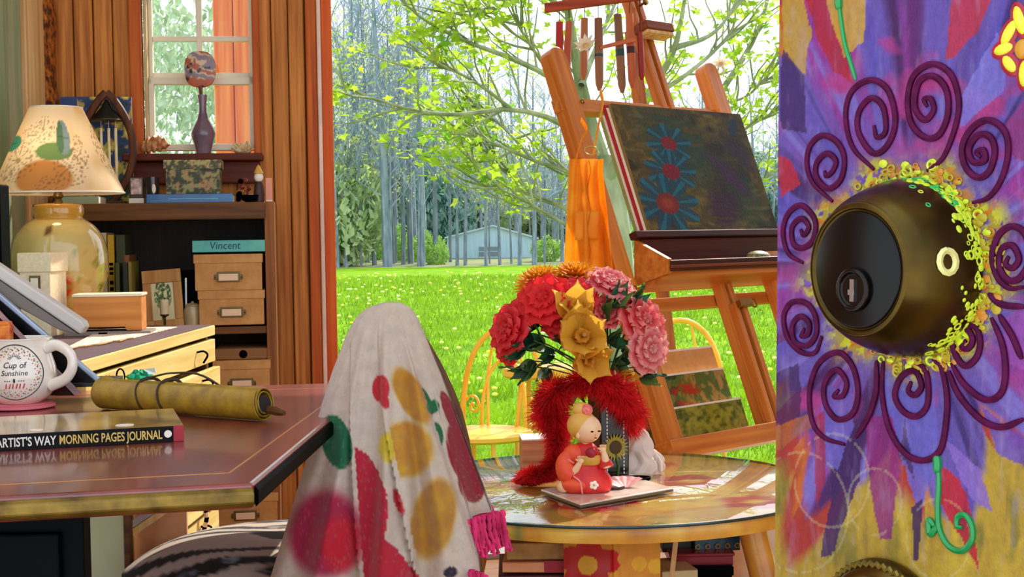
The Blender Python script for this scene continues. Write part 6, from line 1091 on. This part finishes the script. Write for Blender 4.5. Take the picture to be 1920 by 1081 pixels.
# three canvases leaning on the bottom rail
zr = he(1290, 838).z + .028
for i, (p0, p1, py, y_, name, lab, seed) in enumerate([(1212, 1372, 652, -.004, 'peach_canvas', 'blank peach canvas leaning behind the easel posts', 1), (1205, 1380, 696, -.02, 'poppy_canvas', 'poppy field painting leaning behind the easel posts', 2), (1200, 1395, 758, -.036, 'meadow_canvas', 'short green meadow painting leaning low on the easel', 3)]):
    y2 = .12 + y_; x0, x1 = he(p0, 770, y2).x, he(p1, 770, y2).x; z1 = he((p0 + p1) / 2, py, y2).z; z0_ = zr - .028; o = thing(name, lab, 'painting', Me @ T(x0, y2, z0_)); W_, H_ = x1 - x0, z1 - z0_
    obj('stretcher', B().box(0, W_, 0, .012, 0, H_), PAPER, o); me = B().grid(lambda u, v: (u * W_, -.001, v * H_), 70, 70).mesh(); V = verts(me); u = V[:, 0] / W_; v = V[:, 2] / H_; n1 = fbm(u * 9, v * 9, seed); n2 = fbm(u * 25, v * 9, seed + 3)
    if i == 0: c = np.tile(C('#d99a5a'), (len(V), 1)); c = blend(c, (n1 - .5) * 2, '#e2aa70')
    elif i == 1: c = np.tile(C('#5a6a2c'), (len(V), 1)); c = blend(c, (n2 - .5) * 5, '#a8803c'); c = blend(c, (u < .45) * (n1 > .4) * .8, '#1c3024'); c = blend(c, ell(u, v, .5, .72, .2, .2, 0, .5) * (n1 > .45), '#b0341c'); c = blend(c, ell(u, v, .15, .7, .12, .2, 0, .5) * (n1 > .5), '#a03018'); c = blend(c, (u > .6) * (n2 > .5) * .6, '#b98a4a')
    else: c = np.tile(C('#7a7a24'), (len(V), 1)); c = blend(c, (n2 - .45) * 5, '#a09a34'); c = blend(c, (.42 - n2) * 6, '#4a5a1c')
    paint(me, c); obj('painted_face', me, MATS['oil_paint'], o); obj('bottom_ledge', B().box(0, W_, -.002, .0, H_ - .006, H_), PAPER, o)
rl2 = obj('rear_ledge', B().box(-.1, xrp + .06, .05, .14, zr - .045, zr - .03), EH, es)
# apron hanging on the left post
ap = thing('apron', 'yellow-orange apron hanging from the easel post', 'apron', Matrix.Translation(W(1105, 300, 4.1))); oa = ap.matrix_world.translation; LA = lambda px, py, Y: W(px, py, Y) - oa
APR = mat('apron_yellow', '#fcb024', '#ffd050', rough=.8, trans=.6, scale=14)
def apf(u, v):
    py = 298 + 250 * v; xl_ = np.interp(v, [0, .1, .4, 1], [1068, 1066, 1063, 1056]); xr_ = np.interp(v, [0, .1, .4, 1], [1131, 1130, 1138, 1152]); p = LA(xl_ + (xr_ - xl_) * u, py, 4.08); p.y += .03 * math.sin(u * 9 + v * .6) * (.3 + v) + .012 * math.sin(u * 21 + 2) ; return p
obj('body', B().grid(apf, 50, 24), APR, ap, True, 180, solid=.002)
obj('strap', B().tube(spline([LA(1112, 292, 4.06), LA(1121, 240, 4.06), LA(1130, 195, 4.07), LA(1126, 172, 4.12)], 12), .012, 8, flat=.25), APR, ap, True); obj('strap', B().tube(spline([LA(1080, 300, 4.1), LA(1090, 262, 4.12), LA(1100, 244, 4.14), LA(1090, 225, 4.17)], 12), .010, 8, flat=.25), APR, ap, True)
obj('buckle', B().tube([LA(1108, 282, 4.045) + Vector((.018 * math.cos(t), 0, .012 * math.sin(t))) for t in [2 * PI * k / 14 for k in range(15)]], .0022, 5), mat('brass'), ap, True); obj('pocket', B().grid(lambda u, v: LA(1078 + 44 * u, 395 + 55 * v, 4.055), 8, 6), APR, ap, True, solid=.002); obj('seam', B().tube([LA(1104 + 3 * math.sin(k), 300 + 12 * k, 4.052) for k in range(18)], .0012, 4), mat('seam_ochre', '#b87414', rough=.8), ap)
# white fabric flowers on the easel posts
def daisy(px, py, yl, rad, lab, M0):
    p = Me @ he(px, py, yl); o = thing('fabric_daisy', lab, 'flower', aim(p, (-.3, -.8, .5)), 'white fabric flowers clipped on the easel posts'); me = petal_mesh(rad, rad * .2, rad * .05, -rad * .1, 0, '#f0d8b4', '#fdf2e0', None, mat('silk_petal'), 4, 5, .7)
    for k in range(9): obj('petal', me, None, o, M=RZ(k * 40 + 5) @ RX(-72))
    obj('centre', B().ball((0, 0, .002), (rad * .2, rad * .2, rad * .12), 10, 6), mat('daisy_centre', '#e0b070', rough=.7), o, True)
    obj('tail', B().tube([(0, 0, -.002), (.01, -.02, -.004), (.012, -.05, -.008)], [.004, .004, .002], 5), PAPER, o)
daisy(1098, 86, -.01, .042, 'white fabric daisy clipped on the post above the apron', None); daisy(1352, 120, -.01, .034, 'white fabric daisy clipped on the post behind the canvas corner', None)
# wooden wind chime hanging from the door head
Yw = 4.52; wcx = W(1110, 10, Yw); wch = thing('wind_chime', 'wooden wind chime of red and brown sticks by the opening', 'wind chime', Matrix.Translation(wcx)); LW = lambda px, py, dy=0: W(px, py, Yw + dy) - wcx
b0, b1 = LW(1021, 14), LW(1172, -6); dv = b1 - b0; obj('bar', B().prism([b0 + Vector((0, 0, -.014)), b0 + Vector((0, .03, -.014)), b0 + Vector((0, .03, .014)), b0 + Vector((0, 0, .014))], dv * 1.7), wood('chime_bar', '#7a2412', '#b8481c', 0, 8, rnd=0), wch, bev=.002)
for t in (.15, .85): p = b0 + dv * 1.7 * t + Vector((0, .015, 0)); obj('hanging_cord', B().tube([p, Vector((p.x * .4, .015, (ZH + .0) - wcx.z - .04))], .002, 5), THG, wch)
for i, (px, y0, y1, wd, c_, c2, dx) in enumerate([(1049, 41, 172, 10, '#a01414', '#c02018', -1), (1067, 41, 181, 10, '#a8421c', '#c8602c', -7), (1096, 34, 150, 10, '#a85a2c', '#c07a44', -2), (1122, 34, 170, 11, '#7a4a2c', '#a8704a', 2), (1158, 27, 174, 11, '#6a4428', '#9a6a44', 9), (1180, 26, 165, 11, '#b04a20', '#d06a34', 6), (1200, 60, 150, 8, '#8a1c18', '#a82a20', 4), (1160, 78, 86, 60, '#b0481c', '#d0682c', 0)]):
    if i == 7: obj('cross_stick', B().prism([LW(1125, 86), LW(1192, 68), LW(1192, 78), LW(1125, 92)], (0, .012, 0)), mat('cross_stick', c_, c2, rough=.5, scale=40, st=(.1, 1, 1)), wch, bev=.002); continue
    top_, bot = LW(px, y0, .02 + .01 * (i % 3)), LW(px + dx, y1, .02 + .01 * (i % 3)); k_ = wd * 1.35 * Yw / F / 2; mid = top_.lerp(bot, .5); s_ = obj('stick', B().tube([top_, top_.lerp(bot, .1), mid, top_.lerp(bot, .9), bot], [k_, k_, k_ * 1.1, k_, k_ * .45], 8), mat('stick_%d' % i, c_, c2, rough=.45, scale=30, st=(1, 1, .1)), wch, True); obj('string', B().tube([top_ + Vector((0, 0, -.004)), Vector((top_.x, .015, (b0 + dv * ((px - 1021) / 151)).z))], .0012, 4), THG, s_)
    if i in (3, 4, 5): obj('stick_band', B().tube([top_.lerp(bot, .44 + .05 * (i == 3)), top_.lerp(bot, .53)], k_ * 1.12, 8), mat('teal_band' if i != 5 else 'maroon_band', '#1c4a48' if i != 5 else '#4a1418', rough=.5), s_, True)
# ================================================================== PAINTED DOOR IN THE FOREGROUND
Md = Matrix.Translation(W(1457, 540, .631)) @ RZ(-59) @ RY(1.4); od = Md.translation
hd = lambda px, py, yl=0: hit(px, py, Md, yl)
door = thing('door_1', 'open door painted with a purple flower around its lock', 'door', Md, kind='structure')
z0, z1 = -od.z + .02, 2.05 - od.z
obj('slab', B().box(.0015, .82, .001, .04, z0, z1), mat('ochre_door_paint', '#a8882c', rough=.5), door)
xs = np.concatenate([np.linspace(0, .165, 230), np.linspace(.168, .82, 60)]); zs_ = np.concatenate([np.linspace(z0, -.14, 50), np.linspace(-.138, .138, 420), np.linspace(.14, z1, 60)])
XX, ZZ = np.meshgrid(xs, zs_); nxx = len(xs); nzz = len(zs_); V = np.stack([XX.ravel(), np.full(XX.size, 0.0), ZZ.ravel()], 1)
idx = np.arange(nxx * nzz).reshape(nzz, nxx); fcs = np.stack([idx[:-1, :-1].ravel(), idx[:-1, 1:].ravel(), idx[1:, 1:].ravel(), idx[1:, :-1].ravel()], 1)
me = bpy.data.meshes.new('painted_face'); me.from_pydata(V.tolist(), [], fcs.tolist()); me.update()
Vc = V.copy(); Vc[:, 0] = np.minimum(Vc[:, 0], .22); Rm = np.array(Md)[:3, :3]; Vw = Vc @ Rm.T + np.array(od); x, y = proj(Vw); x = x + (V[:, 0] - Vc[:, 0]) * 5200
cx, cy = 1705, 500
dx, dy = x - cx, y - cy; r = np.hypot(dx, dy * .96); th = np.degrees(np.arctan2(dy, dx))
tr = np.radians(th); cs1, cs2 = np.cos(tr), np.sin(tr)
rad = fbm(cs1 * 5.5 + 9, cs2 * 5.5 + r * .0016, 5); rad2 = fbm(cs1 * 7 + 3 + r * .001, cs2 * 7, 9); bl = fbm(x * .012, y * .012, 3); br_ = fbm(cs1 * 16 + 4, cs2 * 16 + r * .003, 14); fine = fbm(x * .09, y * .016, 8)
c = np.tile(C('#b2912e'), (len(x), 1)); c = blend(c, (fbm(x * .02, y * .008, 2) - .5) * 3, '#c8a838'); c = blend(c, (.4 - fbm(x * .03, y * .01, 4)) * 5, '#8a7a2c')
# corona of petals: colours change from petal to petal, tips pointed
tip = np.interp(th % 360, [0, 20, 35, 52, 62, 78, 95, 112, 128, 150, 170, 190, 205, 225, 240, 262, 285, 305, 330, 350, 360], [330, 360, 300, 410, 300, 500, 330, 480, 330, 360, 330, 400, 420, 560, 480, 640, 600, 640, 520, 420, 330])
wob = tip * (1 + .16 * (br_ - .5) + .10 * (rad2 - .5))
m = np.clip((wob - r) / 26, 0, 1); red_m = np.clip((wob * 1.2 - r) / 40, 0, 1) * (rad > .5)
c = blend(c, red_m * .9, '#a81c2c'); c = blend(c, np.clip((wob * 1.1 - r) / 30, 0, 1) * (rad2 < .42) * .8, '#c46a24')
pc_ = np.tile(C('#6a54a2'), (len(x), 1)); pc_ = blend(pc_, (rad - .5) * 6, '#8e348c'); pc_ = blend(pc_, (.42 - rad) * 7, '#5a4ca4'); pc_ = blend(pc_, (br_ - .58) * 7, '#7c6ab4'); pc_ = blend(pc_, (rad2 - .62) * 8, '#4a1c5c'); pc_ = blend(pc_, (.33 - br_) * 7, '#3c2468'); pc_ = blend(pc_, (bl - .62) * 6, '#a8387e')
mk = m[:, None]; c = c * (1 - mk) + pc_ * mk
c = blend(c, np.clip((250 - r) / 90, 0, 1) * .55, '#7a5aa4')
# single painted strokes
P = lambda pts, k, a=1.0: blend(c, pol(x + 3 * (fine - .5) * 4, y, pts) * a, k)
c = P([(1500, -40), (1560, -40), (1600, 150), (1612, 165), (1560, 130), (1530, 70)], '#a81c30', .9); c = P([(1465, -40), (1500, -40), (1520, 60), (1512, 140), (1478, 110), (1465, 80)], '#b8922e', .9); c = P([(1540, -40), (1630, -40), (1618, 80), (1580, 110)], '#c49a2c', .85); c = P([(1465, 90), (1510, 140), (1512, 250), (1462, 240)], '#3c1c5c', .85)
c = P([(1770, 110), (1788, -40), (1880, -40), (1830, 60), (1785, 110)], '#b82c3c', .85); c = P([(1800, 190), (1870, 60), (1900, 90), (1880, 170), (1800, 240)], '#7a70c0', .85); c = P([(1880, 240), (1930, 170), (1930, 300), (1900, 300)], '#8a2a6c', .8); c = P([(1462, 290), (1480, 300), (1503, 345), (1462, 370)], '#b02038', .9)
c = P([(1640, 690), (1750, 700), (1760, 830), (1730, 960), (1718, 960), (1690, 850)], '#6a62b8', .85); c = P([(1708, 950), (1732, 930), (1722, 1050), (1714, 1050)], '#3c1450', .9); c = P([(1700, 780), (1712, 900), (1690, 850)], '#3c1450', .8); c = P([(1618, 780), (1672, 780), (1690, 880), (1668, 1010), (1650, 1010), (1630, 900)], '#8a1c70', .85); c = P([(1560, 850), (1620, 780), (1612, 900), (1560, 1040), (1540, 1045), (1556, 940)], '#3c1458', .9); c = P([(1540, 720), (1600, 740), (1600, 800), (1570, 880), (1540, 870)], '#6a5cb0', .85); c = P([(1530, 780), (1545, 770), (1545, 900), (1528, 960)], '#a01c38', .8)
c = P([(1765, 870), (1800, 900), (1820, 960), (1838, 1070), (1800, 1010), (1780, 970), (1760, 940)], '#b81c30', .95); c = P([(1770, 820), (1840, 880), (1860, 960), (1815, 930)], '#8a68b8', .85); c = P([(1840, 760), (1930, 830), (1930, 880), (1870, 850)], '#6a4cac', .85); c = P([(1452, 700), (1500, 680), (1500, 780), (1452, 800)], '#3c1450', .8); c = P([(1452, 800), (1530, 770), (1520, 800), (1450, 850)], '#a8622c', .7); c = P([(1880, 600), (1930, 560), (1930, 700), (1890, 680)], '#9a4aa0', .8)
c = blend(c, (fine - .6) * 3 * .25, '#b0a0c8'); c = blend(c, (.36 - fine) * 4 * .3, '#2c1848')
# pale swirls painted thinly over the ochre ground
for sx_, sy_, sr in ((1560, 900, 70), (1640, 940, 50), (1500, 960, 90), (1760, 1010, 60)):
    d = np.hypot(x - sx_, (y - sy_) * .8); c = blend(c, (np.abs(d - sr) < 2.0) * .22 * (y > 800) * (fine > .4), '#d8cc9a')
# lime and orange halo of dabs around the lock
hal = np.exp(-((r - 165 - 14 * np.sin(np.radians(th) * 9)) / 26) ** 2); c = blend(c, hal * (fbm(x * .06, y * .06, 21) > .42) * .95, '#b09a1c'); c = blend(c, hal * (fbm(x * .07, y * .07, 25) > .55), '#c8c42c'); c = blend(c, hal * (fbm(x * .06, y * .06, 29) > .62), '#c8741c')
c = c ** 1.08 * .84; paint(me, c); obj('painted_face', me, mat('door_paint', attr=True, rough=.5, spec=.3, var=.14, scale=300, bump=.12, bscale=900), door)
# raised paint lines
PLUM = mat('plum_paint', '#42082e', '#560f3c', rough=.6, spec=.1, scale=200); GRN = mat('green_paint', '#0f8a44', rough=.3); 
def line(pts, wd, m, nm='painted_line', n=None):
    q = [hd(px, py) for px, py in pts]; q = [Vector((p.x, -.0004, p.z)) for p in q]; sp_ = spline(q, n or len(q) * 4); r0 = wd * .58 / F / 2; L_ = len(sp_)
    return obj(nm, B().tube(sp_, [r0 * (1 - .5 * abs(2 * i / (L_ - 1) - 1) ** 6) for i in range(L_)], 6), m, door, True)
def zl_(oy, *pts): return [(1440 + a / 2.0, oy + c_ / 2.0) for a, c_ in pts]
for oy, pts in [
 (0, ((400, 470), (412, 515), (445, 490), (435, 400), (390, 368), (345, 420), (345, 500), (400, 575), (455, 540), (482, 450), (455, 340), (390, 300), (320, 340), (295, 430), (320, 550), (400, 635))),
 (0, ((600, 400), (588, 372), (615, 372), (625, 415), (590, 450), (555, 400), (570, 310), (620, 285), (670, 330), (680, 420), (650, 500), (600, 518), (545, 470), (528, 380), (550, 285), (620, 240), (690, 280), (720, 380), (705, 480), (660, 590), (600, 640))),
 (0, ((800, 590), (785, 570), (812, 562), (818, 600), (775, 608), (758, 560), (790, 508), (835, 512), (855, 565), (835, 640), (790, 665), (745, 625), (733, 550), (770, 480), (830, 450), (890, 490), (905, 570), (880, 670), (830, 740), (770, 760))),
 (0, ((215, 640), (222, 660), (247, 640), (258, 602), (225, 575), (187, 610), (187, 665), (230, 707), (278, 670), (290, 590), (260, 530), (205, 508), (160, 550), (150, 620), (175, 690), (245, 755))),
 (0, ((125, 860), (138, 882), (157, 850), (130, 818), (95, 850), (98, 910), (130, 930), (172, 900), (180, 825), (130, 770), (80, 800), (60, 870), (80, 950), (135, 985))),
 (0, ((905, 960), (895, 990), (920, 1005), (945, 970), (920, 920), (880, 935), (872, 1000), (905, 1050), (950, 1040), (985, 970), (970, 880), (920, 848), (870, 880), (845, 960), (865, 1040), (910, 1080), (960, 1075))),
 (540, ((140, 150), (128, 180), (155, 170), (158, 130), (125, 105), (95, 140), (105, 200), (150, 215), (185, 170), (180, 100), (145, 55), (90, 55), (62, 110), (80, 190), (130, 240), (180, 240), (205, 180))),
 (540, ((268, 380), (250, 405), (285, 402), (298, 350), (260, 305), (218, 350), (218, 430), (262, 490), (320, 470), (342, 390), (320, 290), (265, 240), (195, 280), (160, 380), (170, 500), (215, 560), (290, 585))),
 (540, ((540, 350), (530, 385), (555, 400), (580, 365), (555, 310), (505, 330), (480, 400), (510, 460), (560, 480), (600, 440), (605, 360), (590, 300), (555, 285))),
 (540, ((745, 195), (730, 220), (755, 225), (772, 190), (745, 150), (705, 170), (700, 230), (740, 290), (785, 260), (800, 200), (780, 145), (720, 140)))]: line(zl_(oy, *pts), 13, PLUM, 'spiral_line', n=len(pts) * 5)
for pts in (((435, 270), (432, 400), (460, 530), (520, 620), (590, 645), (650, 605), (672, 500), (675, 400), (655, 300), (620, 265)), ((690, 280), (740, 360), (820, 418), (880, 390), (895, 300), (880, 200), (840, 110)), ((680, 310), (720, 400), (800, 490), (880, 520), (960, 490)), ((870, 100), (920, 180), (955, 265)), ((830, 20), (880, 60), (965, 70)), ((410, 270), (410, 380), (380, 480), (330, 560))): line(zl_(540, *pts), 13, PLUM)
line([(1572, -20), (1576, 20), (1585, 80), (1597, 120), (1606, 150)], 9, GRN); line([(1572, -30), (1574, 0), (1575, 18)], 18, GRN); line([(1758, 852), (1762, 900), (1760, 950), (1763, 990), (1780, 1022), (1805, 1032), (1824, 1012), (1824, 985), (1812, 965), (1798, 968), (1796, 985), (1806, 988)], 12, GRN); line([(1758, 852), (1760, 870), (1758, 885)], 18, GRN); line([(1760, 985), (1746, 1000), (1744, 975), (1754, 985)], 14, GRN)
# yellow blossom at the frame edge, red outline
YB = mat('lemon_paint', '#d8d428', '#e6e23c', rough=.35, scale=300); RB = mat('ruby_paint', '#a0142c', rough=.35)
def dab(px, py, rx, ry, rot, m, nm, h_=.0012):
    q = hd(px, py); k = .55 / F; return obj(nm, B().ball((0, 0, 0), (rx * k, h_, ry * k), 14, 8), m, door, True, M=T(q.x, -.0002, q.z) @ RY(rot))
for px, py, rx, ry, rot in ((1893, 62, 12, 26, 35), (1913, 38, 12, 28, -20), (1883, 92, 11, 22, 80), (1894, 120, 11, 20, 135), (1922, 138, 12, 24, 180), (1945, 70, 12, 26, 60)): dab(px, py, rx + 7, ry + 7, rot, RB, 'blossom_outline', .0006); dab(px, py, rx, ry, rot, YB, 'blossom_petal', .0014)
dab(1918, 92, 16, 18, 0, mat('amber_paint', '#c88a1c', rough=.4), 'blossom_centre', .0018)
# deadbolt: body on the door, dark face, keyway
lc = hd(1712, 502); Mk = T(lc.x, 0, lc.z) @ RX(90)          # local z points out of the door
lk = obj('deadbolt', B().lathe([(p.x, p.z) for p in spline([(.0345, 0, 0), (.0350, 0, .003), (.0345, 0, .008), (.0325, 0, .016), (.0295, 0, .0235), (.0272, 0, .0275), (.0262, 0, .029)], 30)] + [(.0255, .0302), (.0235, .0304), (.0232, .0295), (0, .0295)], 72), mat('aged_bronze', '#2c220e', '#6e5620', rough=.26, metal=.9, scale=26, lo=.3, hi=.75), door, True, 50, M=Mk)
obj('cylinder_face', B().lathe([(.0225, .0290), (.0225, .0300), (.0215, .0306), (.0, .0306)], 60), mat('black_bronze', '#0c0a08', rough=.28, metal=.6), lk, True, 40)
ky = obj('key_plug', B().lathe([(.0085, .030), (.0085, .0325), (.0078, .0332), (.0066, .0332), (.0062, .0318), (0, .0318)], 36, M=T(.0, -.0075, 0)), mat('plug_bronze', '#2a2420', rough=.22, metal=.9), lk, True, 40); obj('keyway', B().box(-.0011, .0011, -.012, -.0035, .0316, .0326).box(-.002, .001, -.0095, -.0075, .0316, .0327), mat('steel', '#b9c6d8', rough=.2, metal=1), ky)
# thick dabs of lime paint around and on the lock
rdm = random.Random(17); LIM = [mat('lime_dab', '#c8d82c', rough=.4), mat('mustard_dab', '#b09a1c', rough=.4), mat('orange_dab', '#c07a1c', rough=.4), mat('leaf_dab', '#2cae4c', rough=.4)]
def torus_dab(p, nrm, rr_, m, parent, nm):
    Mq = aim(p, nrm)
    if rr_ < .003 and rdm.random() < .55: return B().ball((0, 0, 0), (rr_ * 1.2, rr_ * rdm.uniform(.6, 1.1), rr_ * .4), 8, 5, M=Mq)
    return B().tube([Mq @ Vector((rr_ * math.cos(t), rr_ * math.sin(t) * .8, 0)) for t in [2 * PI * k / 12 for k in range(13)]], rr_ * .32, 5)
for k in range(4):
    b = B()
    for i in range(64):
        a = rdm.uniform(0, 2 * PI); rr_ = .0345 + abs(rdm.gauss(.0022, .0028)); b.add(*(lambda q: (q.v, q.f))(torus_dab(Vector((rr_ * math.cos(a), rr_ * math.sin(a), .0004)), Vector((0, 0, 1)), rdm.uniform(.0009, .0022), None, None, None)))
    obj('paint_dabs', b, LIM[k if k < 3 else 1], lk, True, kind='stuff')
pr_ = [(.0350, .003), (.0345, .008), (.0325, .016), (.0295, .0235)]
for k in (0, 3):
    b = B()
    for i in range(150 if k == 0 else 34):
        a = rdm.uniform(-75, 75) if k == 0 else rdm.uniform(20, 95); a = R(a + 8); zz = abs(rdm.gauss(0, .0045 if k == 0 else .006)); rr_ = float(np.interp(zz, [p[1] for p in pr_], [p[0] for p in pr_])); b.add(*(lambda q: (q.v, q.f))(torus_dab(Vector((rr_ * math.cos(a), rr_ * math.sin(a), zz)), Vector((math.cos(a), math.sin(a), .25)), rdm.uniform(.0007, .0016), None, None, None)))
    obj('paint_dabs', b, LIM[k], lk, True, kind='stuff')
b = torus_dab(Vector((.0325 * math.cos(.12), .0325 * math.sin(.12), .0165)), Vector((1, .1, .3)), .0042, None, None, None); obj('paint_loop', b, mat('pale_lime', '#e6dc8a', rough=.4), lk, True)
# door knob rose below
kc = hd(1668, 1205); Mk2 = T(kc.x, 0, kc.z) @ RX(90)
kn = obj('knob_rose', B().lathe([(p.x, p.z) for p in spline([(.034, 0, 0), (.0345, 0, .003), (.032, 0, .007), (.028, 0, .0085), (.024, 0, .007), (.016, 0, .012), (.012, 0, .022)], 30)], 60), mat('aged_bronze'), door, True, 60, M=Mk2)
obj('rope_bead', B().tube([((.0325 + .0007 * math.sin(t * 60)) * math.cos(t), (.0325 + .0007 * math.sin(t * 60)) * math.sin(t), .0068) for t in [2 * PI * k / 240 for k in range(241)]], .0011, 6), mat('old_brass', '#6a5a24', '#9a8434', rough=.35, metal=.8), kn, True); obj('knob', B().ball((0, 0, .04), (.027, .027, .019), 32, 18), mat('aged_bronze'), kn, True)
